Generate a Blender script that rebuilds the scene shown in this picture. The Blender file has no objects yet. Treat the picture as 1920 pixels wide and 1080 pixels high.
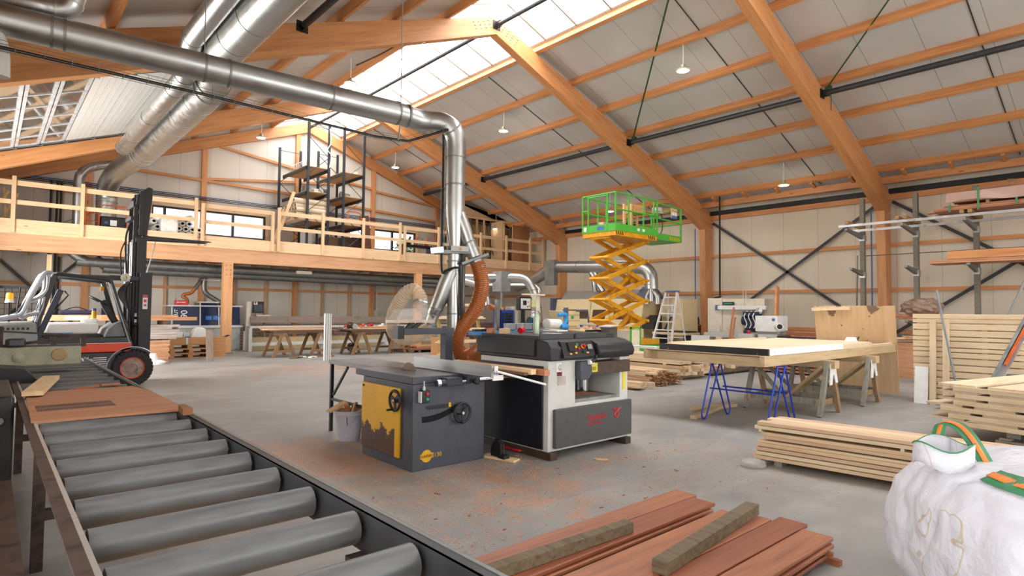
import bpy, bmesh, math, random
from mathutils import Vector, Matrix
random.seed(7)
C = bpy.context.scene.collection
PI = math.pi
R = math.radians
sc = bpy.context.scene

# ------------------------------------------------------------------ colour and materials
def lin(h):
    h = h.lstrip('#')
    o = []
    for i in (0, 2, 4):
        c = int(h[i:i+2], 16) / 255
        o.append(c/12.92 if c <= .04045 else ((c+.055)/1.055)**2.4)
    return (*o, 1)
class NT:
    def __init__(s, name):
        s.m = bpy.data.materials.new(name); s.m.use_nodes = True
        s.n = s.m.node_tree.nodes; s.l = s.m.node_tree.links
        s.b = s.n['Principled BSDF']; s.out = s.n['Material Output']
    def new(s, t, **k):
        n = s.n.new(t)
        for a, v in k.items():
            setattr(n, a, v)
        return n
    def link(s, a, b): s.l.new(a, b)
    def coord(s, scale=(1, 1, 1), which='Object', rot=(0, 0, 0)):
        tc = s.new('ShaderNodeTexCoord'); mp = s.new('ShaderNodeMapping')
        mp.inputs['Scale'].default_value = scale; mp.inputs['Rotation'].default_value = rot
        s.link(tc.outputs[which], mp.inputs[0]); return mp.outputs[0]
    def noise(s, vec, scale, detail=3, rough=.6):
        n = s.new('ShaderNodeTexNoise'); n.inputs['Scale'].default_value = scale
        n.inputs['Detail'].default_value = detail; n.inputs['Roughness'].default_value = rough
        s.link(vec, n.inputs['Vector']); return n.outputs['Fac']
    def ramp(s, fac, stops):
        r = s.new('ShaderNodeValToRGB'); e = r.color_ramp.elements
        while len(e) < len(stops): e.new(.5)
        for el, (p, c) in zip(e, stops):
            el.position = p; el.color = c if not isinstance(c, str) else lin(c)
        s.link(fac, r.inputs[0]); return r.outputs[0]
    def mix(s, fac, a, b, mode='MIX'):
        n = s.new('ShaderNodeMix', data_type='RGBA', blend_type=mode)
        for sock, v in ((n.inputs[0], fac), (n.inputs[6], a), (n.inputs[7], b)):
            if hasattr(v, 'links'): s.link(v, sock)
            elif isinstance(v, str): sock.default_value = lin(v)
            else: sock.default_value = v
        return n.outputs[2]
    def math(s, op, a, b=None, c=None):
        n = s.new('ShaderNodeMath', operation=op)
        for i, v in enumerate((a, b, c)):
            if v is None: continue
            if hasattr(v, 'links'): s.link(v, n.inputs[i])
            else: n.inputs[i].default_value = v
        return n.outputs[0]
    def col(s, v):
        if hasattr(v, 'links'): s.link(v, s.b.inputs['Base Color'])
        else: s.b.inputs['Base Color'].default_value = lin(v) if isinstance(v, str) else v
    def bump(s, h, strength=.2, dist=.01):
        n = s.new('ShaderNodeBump'); n.inputs['Strength'].default_value = strength
        n.inputs['Distance'].default_value = dist
        s.link(h, n.inputs['Height']); s.link(n.outputs[0], s.b.inputs['Normal'])
    def set(s, **k):
        for a, v in k.items():
            s.b.inputs[a.replace('_', ' ')].default_value = v
    def vary(s, colour, amt=.25):
        oi = s.new('ShaderNodeObjectInfo'); hs = s.new('ShaderNodeHueSaturation')
        v = s.math('MULTIPLY_ADD', oi.outputs['Random'], amt, 1-amt/2)
        s.link(v, hs.inputs['Value']); s.link(colour, hs.inputs['Color']); return hs.outputs[0]
MATS = {}
def paint(name, c, rough=.45, metal=0, dirt=.12, scale=6, spec=.5):
    if name in MATS: return MATS[name]
    t = NT(name); v = t.coord(); f = t.noise(v, scale, 4)
    d = tuple(x*(1-2.2*dirt) for x in lin(c)[:3])+(1,)
    u = tuple(min(1, x*(1+dirt)) for x in lin(c)[:3])+(1,)
    t.col(t.ramp(f, [(.3, d), (.5, lin(c)), (.75, u)]))
    t.set(Roughness=rough, Metallic=metal); t.b.inputs['Specular IOR Level'].default_value = spec
    MATS[name] = t.m; return t.m
def wood(name, base, dark, axis='x', s=1.0, rough=.55, vary=.22, knots=True, contrast=1.0, tilt=0):
    if name in MATS: return MATS[name]
    t = NT(name)
    k = {'x': (.7, 9, 9), 'y': (9, .7, 9), 'z': (9, 9, .7)}[axis]
    oi = t.new('ShaderNodeObjectInfo'); tc = t.new('ShaderNodeTexCoord')
    add = t.new('ShaderNodeVectorMath', operation='MULTIPLY_ADD')
    t.link(oi.outputs['Random'], add.inputs[0]); add.inputs[1].default_value = (31, 17, 23)
    t.link(tc.outputs['Object'], add.inputs[2])
    src = add.outputs[0]
    if tilt:
        mr = t.new('ShaderNodeMapping'); mr.inputs['Rotation'].default_value = (0, tilt, 0); t.link(src, mr.inputs[0]); src = mr.outputs[0]
    mp = t.new('ShaderNodeMapping'); mp.inputs['Scale'].default_value = tuple(x*s for x in k)
    t.link(src, mp.inputs[0])
    f = t.noise(mp.outputs[0], 2.2, 5, .65)
    mid = tuple((a*.65+b*.35) for a, b in zip(lin(base), lin(dark)))
    w = .12/contrast
    c = t.ramp(f, [(.5-w*1.6, lin(dark)), (.5-w*.2, mid), (.5+w, lin(base))])
    f2 = t.noise(add.outputs[0], .9*s, 2)
    c = t.mix(t.math('MULTIPLY', f2, .5), c, tuple(x*1.12 for x in lin(base)[:3])+(1,))
    if knots:
        mp2 = t.new('ShaderNodeMapping'); mp2.inputs['Scale'].default_value = tuple((.5 if x < 1 else .22*x) for x in k)
        t.link(src, mp2.inputs[0])
        vo = t.new('ShaderNodeTexVoronoi'); vo.inputs['Scale'].default_value = 2.4*s
        t.link(mp2.outputs[0], vo.inputs['Vector'])
        kf = t.ramp(vo.outputs['Distance'], [(.035, (1, 1, 1, 1)), (.075, (0, 0, 0, 1))])
        c = t.mix(t.math('MULTIPLY', kf, .75), c, tuple(x*.35 for x in lin(dark)[:3])+(1,))
    if vary: c = t.vary(c, vary)
    t.col(c); t.set(Roughness=rough); t.bump(f, .12, .003)
    MATS[name] = t.m; return t.m
def metal(name, c, rough=.35, metallic=1.0, streak=None, blotch=.15):
    if name in MATS: return MATS[name]
    t = NT(name); v = t.coord(streak or (1, 1, 1)); f = t.noise(v, 5, 4)
    a = tuple(x*(1-blotch) for x in lin(c)[:3])+(1,); b = tuple(min(1, x*(1+blotch)) for x in lin(c)[:3])+(1,)
    t.col(t.ramp(f, [(.35, a), (.65, b)])); t.set(Metallic=metallic)
    t.link(t.ramp(f, [(.3, (rough*.8,)*3+(1,)), (.7, (rough*1.25,)*3+(1,))]), t.b.inputs['Roughness'])
    MATS[name] = t.m; return t.m
def glow(name, c, strength):
    if name in MATS: return MATS[name]
    t = NT(name); t.col(c); t.b.inputs['Emission Color'].default_value = lin(c)
    t.set(Emission_Strength=strength); MATS[name] = t.m; return t.m

# ------------------------------------------------------------------ mesh building
class MB:
    def __init__(s): s.v = []; s.f = []
    def add(s, vs, fs):
        o = len(s.v); s.v += [tuple(v) for v in vs]; s.f += [tuple(i+o for i in f) for f in fs]; return s
    def box(s, lo, hi):
        a, b, c = lo; d, e, f = hi
        return s.add([(a,b,c),(d,b,c),(d,e,c),(a,e,c),(a,b,f),(d,b,f),(d,e,f),(a,e,f)],
                     [(3,2,1,0),(4,5,6,7),(0,1,5,4),(1,2,6,5),(2,3,7,6),(3,0,4,7)])
    def cbox(s, c, d, rz=0, m=None):
        M_ = m or Matrix.Rotation(rz, 3, 'Z')
        vs = []
        for z in (-1, 1):
            for x, y in ((-1,-1),(1,-1),(1,1),(-1,1)):
                vs.append(Vector(c)+M_ @ Vector((x*d[0]/2, y*d[1]/2, z*d[2]/2)))
        return s.add(vs, [(3,2,1,0),(4,5,6,7),(0,1,5,4),(1,2,6,5),(2,3,7,6),(3,0,4,7)])
    def bar(s, p, q, w, h, up=(0, 0, 1)):
        p = Vector(p); q = Vector(q); d = (q-p).normalized(); up = Vector(up)
        if abs(d.dot(up)) > .98: up = Vector((0, 1, 0)) if abs(d.y) < .9 else Vector((1, 0, 0))
        x = d.cross(up).normalized(); y = x.cross(d).normalized()
        vs = []
        for e in (p, q):
            for a, b in ((-1,-1),(1,-1),(1,1),(-1,1)):
                vs.append(e+x*(a*w/2)+y*(b*h/2))
        return s.add(vs, [(0,1,2,3),(7,6,5,4),(0,4,5,1),(1,5,6,2),(2,6,7,3),(3,7,4,0)])
    def tube(s, pts, r, n=12, caps=True, closed=False):
        pts = [Vector(p) for p in pts]; N = len(pts)
        rs = r if isinstance(r, (list, tuple)) else [r]*N
        t0 = (pts[1]-pts[0]).normalized()
        ref = Vector((0, 0, 1)) if abs(t0.z) < .9 else Vector((1, 0, 0))
        x = t0.cross(ref).normalized(); vs = []; fs = []
        for i, p in enumerate(pts):
            if closed: t = (pts[(i+1) % N]-pts[i-1])
            else: t = (pts[min(i+1, N-1)]-pts[max(i-1, 0)])
            if t.length < 1e-9: t = t0
            t.normalize()
            x = (x - t*x.dot(t)); x.normalize(); y = t.cross(x)
            for k in range(n):
                a = 2*PI*k/n; vs.append(p+(x*math.cos(a)+y*math.sin(a))*rs[i])
        for i in range(N if closed else N-1):
            j = (i+1) % N
            for k in range(n):
                l = (k+1) % n; fs.append((i*n+k, i*n+l, j*n+l, j*n+k))
        if caps and not closed:
            fs.append(tuple(range(n-1, -1, -1))); fs.append(tuple((N-1)*n+k for k in range(n)))
        return s.add(vs, fs)
    def cyl(s, p, q, r, n=16, r2=None): return s.tube([p, q], [r, r if r2 is None else r2], n)
    def lathe(s, prof, c=(0, 0, 0), axis=(0, 0, 1), n=20, caps=True):
        ax = Vector(axis).normalized(); ref = Vector((1, 0, 0)) if abs(ax.x) < .9 else Vector((0, 1, 0))
        x = (ref-ax*ref.dot(ax)).normalized(); y = ax.cross(x); c = Vector(c); vs = []; fs = []
        for r, z in prof:
            for k in range(n):
                a = 2*PI*k/n; vs.append(c+ax*z+(x*math.cos(a)+y*math.sin(a))*r)
        for i in range(len(prof)-1):
            for k in range(n):
                l = (k+1) % n; fs.append((i*n+k, i*n+l, (i+1)*n+l, (i+1)*n+k))
        if caps: fs.append(tuple(range(n-1, -1, -1))); fs.append(tuple((len(prof)-1)*n+k for k in range(n)))
        return s.add(vs, fs)
    def prism(s, poly, lo, hi, ax='y'):
        f = {'x': lambda u, v, w: (w, u, v), 'y': lambda u, v, w: (u, w, v), 'z': lambda u, v, w: (u, v, w)}[ax]
        n = len(poly); vs = [f(u, v, lo) for u, v in poly]+[f(u, v, hi) for u, v in poly]
        fs = [tuple(range(n)), tuple(range(2*n-1, n-1, -1))]
        for i in range(n):
            j = (i+1) % n; fs.append((i, i+n, j+n, j))
        return s.add(vs, fs)
    def torus(s, c, r, t, axis=(0, 0, 1), n=24, m=8):
        ax = Vector(axis).normalized(); ref = Vector((1, 0, 0)) if abs(ax.x) < .9 else Vector((0, 1, 0))
        x = (ref-ax*ref.dot(ax)).normalized(); y = ax.cross(x)
        return s.tube([Vector(c)+(x*math.cos(2*PI*k/n)+y*math.sin(2*PI*k/n))*r for k in range(n)], t, m, closed=True)
    def grid(s, fn, nu, nv):
        vs = [fn(i/nu, j/nv) for i in range(nu+1) for j in range(nv+1)]
        fs = [(i*(nv+1)+j, (i+1)*(nv+1)+j, (i+1)*(nv+1)+j+1, i*(nv+1)+j+1) for i in range(nu) for j in range(nv)]
        return s.add(vs, fs)
    def move(s, m):
        s.v = [tuple(m @ Vector(v)) for v in s.v]; return s
    def build(s, name, mat, parent=None, bev=0, smooth=True, ang=35, solid=0, local=False, origin=None):
        me = bpy.data.meshes.new(name)
        if parent is not None:
            off = Vector((0, 0, 0)) if local else world_loc(parent)
        elif local: off = Vector((0, 0, 0))
        elif origin is not None: off = Vector(origin)
        else:
            xs = [v[0] for v in s.v]; ys = [v[1] for v in s.v]; zs = [v[2] for v in s.v]
            off = Vector(((min(xs)+max(xs))/2, (min(ys)+max(ys))/2, min(zs)))
        me.from_pydata([Vector(v)-off for v in s.v], [], s.f)
        bm = bmesh.new(); bm.from_mesh(me); bmesh.ops.recalc_face_normals(bm, faces=bm.faces)
        bm.to_mesh(me); bm.free()
        o = bpy.data.objects.new(name, me); C.objects.link(o)
        for m_ in (mat if isinstance(mat, (list, tuple)) else [mat]): me.materials.append(m_)
        if parent is not None: o.parent = parent
        else: o.location = off
        if parent is not None and not local: o.location = (0, 0, 0)
        if smooth:
            me.polygons.foreach_set('use_smooth', [True]*len(me.polygons)); me.set_sharp_from_angle(angle=R(ang))
        if bev:
            b = o.modifiers.new('edge', 'BEVEL'); b.width = bev; b.segments = 2; b.limit_method = 'ANGLE'; b.angle_limit = R(40)
        if solid:
            b = o.modifiers.new('skin', 'SOLIDIFY'); b.thickness = solid
        return o
LOC = {}
def world_loc(o):
    v = Vector((0, 0, 0)); p = o
    while p is not None: v += Vector(p.location); p = p.parent
    return v
def tag(o, label=None, cat=None, group=None, kind=None):
    if label: o['label'] = label
    if cat: o['category'] = cat
    if group: o['group'] = group
    if kind: o['kind'] = kind
    return o
def thing(name, label, cat, loc=(0, 0, 0), rz=0, group=None):
    o = bpy.data.objects.new(name, None); C.objects.link(o); o.empty_display_size = .1
    o.location = loc; o.rotation_euler = (0, 0, rz); return tag(o, label, cat, group)
KIDS = None
def dup(src, loc=None, rz=None, label=None, group=None):
    def rec(o, parent):
        c = o.copy(); C.objects.link(c)
        if parent is not None: c.parent = parent
        for ch in list(o.children): rec(ch, c)
        return c
    r_ = rec(src, None)
    if loc is not None: r_.location = loc
    if rz is not None: r_.rotation_euler = (0, 0, rz) if not isinstance(rz, (tuple, list)) else rz
    if label: r_['label'] = label
    if group: r_['group'] = group
    return r_
def struct(o):
    o['kind'] = 'structure'; return o
def B(*boxes):
    m = MB()
    for lo, hi in boxes: m.box(lo, hi)
    return m
def txt(s, size, mat, parent, m4, name='lettering', ext=.001, sx=1.0, align='LEFT', shear=0):
    cu = bpy.data.curves.new(name, 'FONT'); cu.body = s; cu.size = size; cu.extrude = ext; cu.align_x = align; cu.shear = shear
    tmp = bpy.data.objects.new('tmp_text', cu); C.objects.link(tmp)
    dg = bpy.context.evaluated_depsgraph_get(); me = bpy.data.meshes.new_from_object(tmp.evaluated_get(dg))
    bpy.data.objects.remove(tmp); bpy.data.curves.remove(cu)
    me.name = name; me.transform(Matrix.Diagonal((sx, 1, 1, 1))); me.transform(m4)
    if parent is not None: me.transform(Matrix.Translation(-world_loc(parent)))
    o = bpy.data.objects.new(name, me); C.objects.link(o); me.materials.append(mat); o.parent = parent
    return o
def frame4(origin, xdir, ydir):
    x = Vector(xdir).normalized(); y = Vector(ydir).normalized(); z = x.cross(y)
    m = Matrix((x, y, z)).transposed().to_4x4(); m.translation = Vector(origin); return m

# ------------------------------------------------------------------ camera
H = 1.6
yaw, pitch, roll, F = R(41.547), R(2.209), R(.580), 1112.4
fw = Vector((math.sin(yaw)*math.cos(pitch), math.cos(yaw)*math.cos(pitch), math.sin(pitch)))
rt = Vector((math.cos(yaw), -math.sin(yaw), 0)); up = rt.cross(fw)
r_ = rt*math.cos(roll)+up*math.sin(roll); u_ = up*math.cos(roll)-rt*math.sin(roll)
cam = bpy.data.cameras.new('camera'); co = bpy.data.objects.new('camera', cam); C.objects.link(co)
cam.sensor_width = 36; cam.lens = F/1920*36; cam.clip_start = .05; cam.clip_end = 300
mm = Matrix((r_, u_, -fw)).transposed().to_4x4(); mm.translation = Vector((0, 0, H)); co.matrix_world = mm
sc.camera = co
# ------------------------------------------------------------------ materials used by the building
ORG = wood('glulam_orange_x', '#d2955f', '#b06c3c', 'x', .6, .5, .10)
ORXR = wood('glulam_orange_falling', '#d2955f', '#b06c3c', 'x', .6, .5, .10, tilt=-.3805)
ORXL = wood('glulam_orange_rising', '#d2955f', '#b06c3c', 'x', .6, .5, .10, tilt=.3805)
ORY = wood('glulam_orange_y', '#d4955e', '#b26e3f', 'y', .6, .5, .12)
ORZ = wood('glulam_orange_z', '#d79a66', '#b67245', 'z', .6, .5, .10)
PINX = wood('fresh_pine_x', '#e8c8a0', '#d3a678', 'x', .8, .6, .12)
PINY = wood('fresh_pine_y', '#e2c097', '#cba071', 'y', .8, .6, .12)
PINZ = wood('fresh_pine_z', '#e5c49b', '#d0a578', 'z', .8, .6, .12)
MEZ = wood('mezzanine_glulam', '#d6a67c', '#bb8258', 'x', .6, .55, .06)
STEEL = paint('dark_grey_steel', '#3a3b3d', .45, .3)
BLACK = paint('black_paint', '#161618', .45)
GALV = metal('galvanised_steel', '#b9bab8', .36, 1.0, None, .03)
GALVD = metal('dull_galvanised_steel', '#8d8f8c', .5, .9)
ALU = metal('aluminium', '#d5d7d8', .32, .9, None, .06)
WHITE = paint('white_paint', '#e8e8e4', .45, 0, .04)
BLUEP = paint('blue_air_pipe', '#2f5f98', .4)

def panel_wall(name, c, axis, pitch=1.1, fine=True):
    t = NT(name); tc = t.new('ShaderNodeTexCoord'); sp = t.new('ShaderNodeSeparateXYZ')
    t.link(tc.outputs['Object'], sp.inputs[0]); u = sp.outputs[axis]
    def saw(p): return t.math('ABSOLUTE', t.math('SUBTRACT', t.math('FRACT', t.math('DIVIDE', u, p)), .5))
    joint = t.math('GREATER_THAN', saw(pitch), .4955)
    nz = t.noise(t.coord((.6, .6, .25)), 1.4, 3)
    d = tuple(x*.93 for x in lin(c)[:3])+(1,)
    base = t.ramp(nz, [(.3, d), (.7, lin(c))])
    t.col(t.mix(t.math('MULTIPLY', joint, .55), base, '#4c463e'))
    if fine:
        rib = t.math('SMOOTH_MIN', t.math('MULTIPLY', saw(.045), 2), .8, .3)
        t.bump(rib, .35, .0025)
    t.set(Roughness=.42); return t.m
WALLY = panel_wall('cream_panel_cladding', '#ddd2bd', 'Y', 1.225)
WALLX = panel_wall('ivory_panel_cladding', '#d9d2c6', 'X', 1.1)
def roof_mat():
    t = NT('grey_roof_panel'); tc = t.new('ShaderNodeTexCoord'); sp = t.new('ShaderNodeSeparateXYZ')
    t.link(tc.outputs['Object'], sp.inputs[0]); u = sp.outputs['Y']
    f = t.math('ABSOLUTE', t.math('SUBTRACT', t.math('FRACT', t.math('DIVIDE', t.math('ADD', u, .96), 1.22)), .5))
    j = t.math('GREATER_THAN', f, .494)
    n = t.noise(t.coord((.5, .5, .5)), 1.2, 3)
    t.col(t.mix(t.math('MULTIPLY', j, .6), t.ramp(n, [(.3, '#bdbab6'), (.7, '#c9c6c2')]), '#3c3833'))
    t.set(Roughness=.5); return t.m
ROOF = roof_mat()
def floor_mat():
    t = NT('dusty_concrete'); tc = t.new('ShaderNodeTexCoord'); v = tc.outputs['Object']
    n1 = t.noise(v, .55, 5, .6); n2 = t.noise(v, 5, 5, .65); n3 = t.noise(v, 60, 2)
    c = t.ramp(n1, [(.28, '#7b7977'), (.5, '#93908c'), (.72, '#a5a19b')])
    c = t.mix(t.math('MULTIPLY', n2, .5), c, '#85817c')
    # pale trowel streaks towards the assembly table
    mp = t.new('ShaderNodeMapping'); mp.inputs['Scale'].default_value = (.7, 1.5, 1); mp.inputs['Rotation'].default_value = (0, 0, .5)
    t.link(v, mp.inputs[0]); n4 = t.noise(mp.outputs[0], 1.6, 5)
    c = t.mix(t.ramp(n4, [(.5, (0, 0, 0, 1)), (.7, (.4, .4, .4, 1))]), c, '#b5aea3')
    # red-brown wood dust: drifts around the saw, planer and far gangway
    def blob(x, y, r0, r1, sx=1, sy=1):
        d = t.new('ShaderNodeVectorMath', operation='SUBTRACT'); t.link(v, d.inputs[0]); d.inputs[1].default_value = (x, y, 0)
        e = t.new('ShaderNodeVectorMath', operation='MULTIPLY'); t.link(d.outputs[0], e.inputs[0]); e.inputs[1].default_value = (sx, sy, 1)
        l = t.new('ShaderNodeVectorMath', operation='LENGTH'); t.link(e.outputs[0], l.inputs[0])
        mr = t.new('ShaderNodeMapRange'); mr.inputs[1].default_value = r0; mr.inputs[2].default_value = r1
        mr.inputs[3].default_value = 1; mr.inputs[4].default_value = 0; t.link(l.outputs['Value'], mr.inputs[0]); return mr.outputs[0]
    near = t.math('MAXIMUM', blob(3.6, 4.0, .3, 2.7), t.math('MULTIPLY', blob(2.6, 6.2, .3, 2.4, 1, .8), 1.25))
    near = t.math('MAXIMUM', near, t.math('MULTIPLY', blob(6.3, 3.4, .2, 2.0), .75))
    far = t.math('MULTIPLY', blob(7.5, 15.5, 1, 8, .8, 1.3), .95)
    cov = t.math('MAXIMUM', near, far)
    mp = t.new('ShaderNodeMapping'); mp.inputs['Scale'].default_value = (1.5, 2.4, 1); mp.inputs['Rotation'].default_value = (0, 0, -.6)
    t.link(v, mp.inputs[0]); nd = t.noise(mp.outputs[0], 1.9, 9, .74)
    m = t.math('ADD', nd, t.math('MULTIPLY', t.math('SUBTRACT', cov, 1), .36))
    mask = t.ramp(m, [(.42, (0, 0, 0, 1)), (.54, (.8, .8, .8, 1))])
    mask = t.math('MULTIPLY', mask, t.ramp(t.noise(v, 26, 4, .7), [(.36, (.25, .25, .25, 1)), (.56, (1, 1, 1, 1))]))
    mask = t.math('MULTIPLY', mask, t.math('GREATER_THAN', cov, .02))
    dust = t.ramp(n3, [(.35, '#a5714f'), (.65, '#cb9873')])
    c = t.mix(mask, c, dust)
    t.col(c); t.link(t.ramp(n1, [(.3, (.42,)*3+(1,)), (.7, (.6,)*3+(1,))]), t.b.inputs['Roughness'])
    t.bump(n3, .05, .002); return t.m
FLOOR = floor_mat()
def brick_mat():
    t = NT('pale_pink_brickwork'); tc = t.new('ShaderNodeTexCoord'); sp = t.new('ShaderNodeSeparateXYZ'); cb = t.new('ShaderNodeCombineXYZ')
    t.link(tc.outputs['Object'], sp.inputs[0])
    t.link(t.math('ADD', sp.outputs['X'], sp.outputs['Y']), cb.inputs[0]); t.link(sp.outputs['Z'], cb.inputs[1])
    b = t.new('ShaderNodeTexBrick'); t.link(cb.outputs[0], b.inputs['Vector'])
    for k, c in (('Color1', '#bfa394'), ('Color2', '#ab8d7e'), ('Mortar', '#3b2f2b')): b.inputs[k].default_value = lin(c)
    b.inputs['Scale'].default_value = 1; b.inputs['Brick Width'].default_value = .3; b.inputs['Row Height'].default_value = .115
    b.inputs['Mortar Size'].default_value = .009; b.inputs['Bias'].default_value = 0
    t.col(b.outputs['Color']); t.set(Roughness=.85); return t.m
BRICK = brick_mat()

# ------------------------------------------------------------------ the shed
XL, XR, YF, YB, RX = -1.1, 22.2, -7.0, 25.8, 10.55
def zb(x): return 9.942-.365*abs(x-RX)          # underside of the purlins
def zr(x): return 9.416-.40*abs(x-RX)           # underside of the rafters
CE = .21
struct(B(((XL-.3, YF-.3, -.2), (XR+.3, YB+.3, 0))).build('floor', FLOOR, smooth=False, origin=(0, 0, 0)))
ez = zb(XR)+CE+.15
struct(B(((XR, YF, .92), (XR+.2, YB, ez))).build('wall_right', WALLY, smooth=False, origin=(0, 0, 0)))
struct(B(((XR-.06, YF, 0), (XR+.2, YB, .92))).build('wall_right_plinth', BRICK, smooth=False, origin=(0, 0, 0)))
struct(B(((XR-.09, YF, .92), (XR-.001, YB, .96))).build('trim_1', GALVD, smooth=False))
# gable wall with two window openings
def gable(y0, y1, holes, name, mat):
    m = MB(); xs = sorted({XL, XR, RX, *[h[0] for h in holes], *[h[1] for h in holes]})
    for a, b in zip(xs, xs[1:]):
        za, zc = zb(a)+CE+.1, zb(b)+CE+.1
        cuts = sorted([(h[2], h[3]) for h in holes if h[0] <= a and h[1] >= b]); z = 0
        for lo, hi in cuts:
            m.box((a, y0, z), (b, y1, lo)); z = hi
        m.prism([(a, z), (b, z), (b, zc), (a, za)], y0, y1, 'y')
    return struct(m.build(name, mat, smooth=False, origin=(0, 0, 0)))
W1, W2 = (4.58, 8.78, 4.49, 5.48), (12.6, 16.25, 4.49, 5.48)
gable(YB, YB+.2, [W1, W2], 'wall_back', WALLX)
gable(YF-.2, YF, [(3, 19, .3, 5.2)], 'wall_front', WALLX)
struct(B(((XL, YB-.08, 0), (XR-.06, YB, .92))).build('wall_back_plinth', BRICK, smooth=False, origin=(0, 0, 0)))
# left wall with the tall door opening and a second one nearer the street
m = MB()
for a, b, lo in ((YF, -5.5, 0), (-5.5, 3.5, 4.6), (3.5, 13.9, 0), (13.9, 19.9, 4.75), (19.9, YB, 0)):
    m.box((XL-.2, a, lo), (XL, b, ez))
struct(m.build('wall_left', WALLY, smooth=False, origin=(0, 0, 0)))
# roof slabs, ridge skylight
SK = 1.52
for side, nm in ((1, 'ceiling_right'), (-1, 'ceiling_left')):
    m = MB(); xe = XR+.4 if side == 1 else XL-.4; xi = RX+side*SK
    m.prism([(xi, zb(xi)+CE), (xe, zb(xe)+CE), (xe, zb(xe)+CE+.12), (xi, zb(xi)+CE+.12)], YF-.3, YB+.3, 'y')
    struct(m.build(nm, ROOF, smooth=False, origin=(0, 0, 0)))
def skyglass():
    t = NT('opal_skylight_sheet'); tr = t.new('ShaderNodeBsdfTransparent'); tl = t.new('ShaderNodeBsdfTranslucent'); mx = t.new('ShaderNodeMixShader')
    tl.inputs[0].default_value = (.95, .95, .95, 1); mx.inputs[0].default_value = .35
    t.link(tr.outputs[0], mx.inputs[1]); t.link(tl.outputs[0], mx.inputs[2]); t.link(mx.outputs[0], t.out.inputs[0]); return t.m
def clear_glass(name, tint=(.97, .98, .98), refl=.08):
    t = NT(name); tr = t.new('ShaderNodeBsdfTransparent'); gl = t.new('ShaderNodeBsdfGlossy'); mx = t.new('ShaderNodeMixShader')
    tr.inputs[0].default_value = (*tint, 1); gl.inputs['Roughness'].default_value = .02; fr = t.new('ShaderNodeFresnel'); fr.inputs[0].default_value = 1.45
    t.link(t.math('MAXIMUM', fr.outputs[0], refl), mx.inputs[0]); t.link(tr.outputs[0], mx.inputs[1]); t.link(gl.outputs[0], mx.inputs[2]); t.link(mx.outputs[0], t.out.inputs[0]); return t.m
OPAL = skyglass(); GLASS = clear_glass('window_glass')
sk = struct(thing('window_3', None, None, (RX, 9, 9.9)))
for side in (1, -1):
    xi = RX+side*SK
    m = MB(); m.prism([(RX, zb(RX)+CE), (xi, zb(xi)+CE), (xi, zb(xi)+CE+.02), (RX, zb(RX)+CE+.02)], YF, YB, 'y')
    m.build('pane', OPAL, sk, smooth=False)
    m = MB(); y = -6.15
    while y < YB:
        m.bar((RX, y, zb(RX)+CE-.03), (xi, y, zb(xi)+CE-.03), .035, .05); y += 1.225
    m.build('glazing_bars', paint('bronze_glazing_bar', '#8a7560', .5), sk, smooth=False)
m = MB(); y = -6.15
while y < YB:
    for dx in (.12, -.12): m.bar((RX+dx, y, zb(RX)+.02), (RX-dx*3.2, y+.1, zb(RX)-.05), .02, .02)
    y += 1.225
# grey ridge tube just under the skylight, clamped between the frames
FR = (6.28, 12.68, 20.8)
FW = .27
segs = ((-6.9, 6.28), (6.28+FW, 12.68), (12.68+FW, 20.8), (20.8+FW, YB))
for x, dz, r, pr in ((RX, -.28, .06, 1), (16.62, -.22, .075, 1), (5.0, -.13, .075, 0)):
    for a, b in segs:
        if x == 5.0 and a > 12: continue
        z = zb(x)+dz
        o = struct(MB().tube([(x, a+.12, z), (x, b-.12, z)], r, 10).build('brace_tube', STEEL))
        e = MB()
        for yy, s in ((a, 1), (b, -1)):
            e.box((x-.13, min(yy, yy+s*.02), z-.12), (x+.13, max(yy, yy+s*.02), z+.12))
            e.box((x-.02, min(yy, yy+s*.2), z-.1), (x+.02, max(yy, yy+s*.2), z+.1))
            e.cyl((x-.08, yy+s*.14, z), (x+.08, yy+s*.14, z), .025, 8)
        e.build('end_bracket', BLACK, o)
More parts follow.
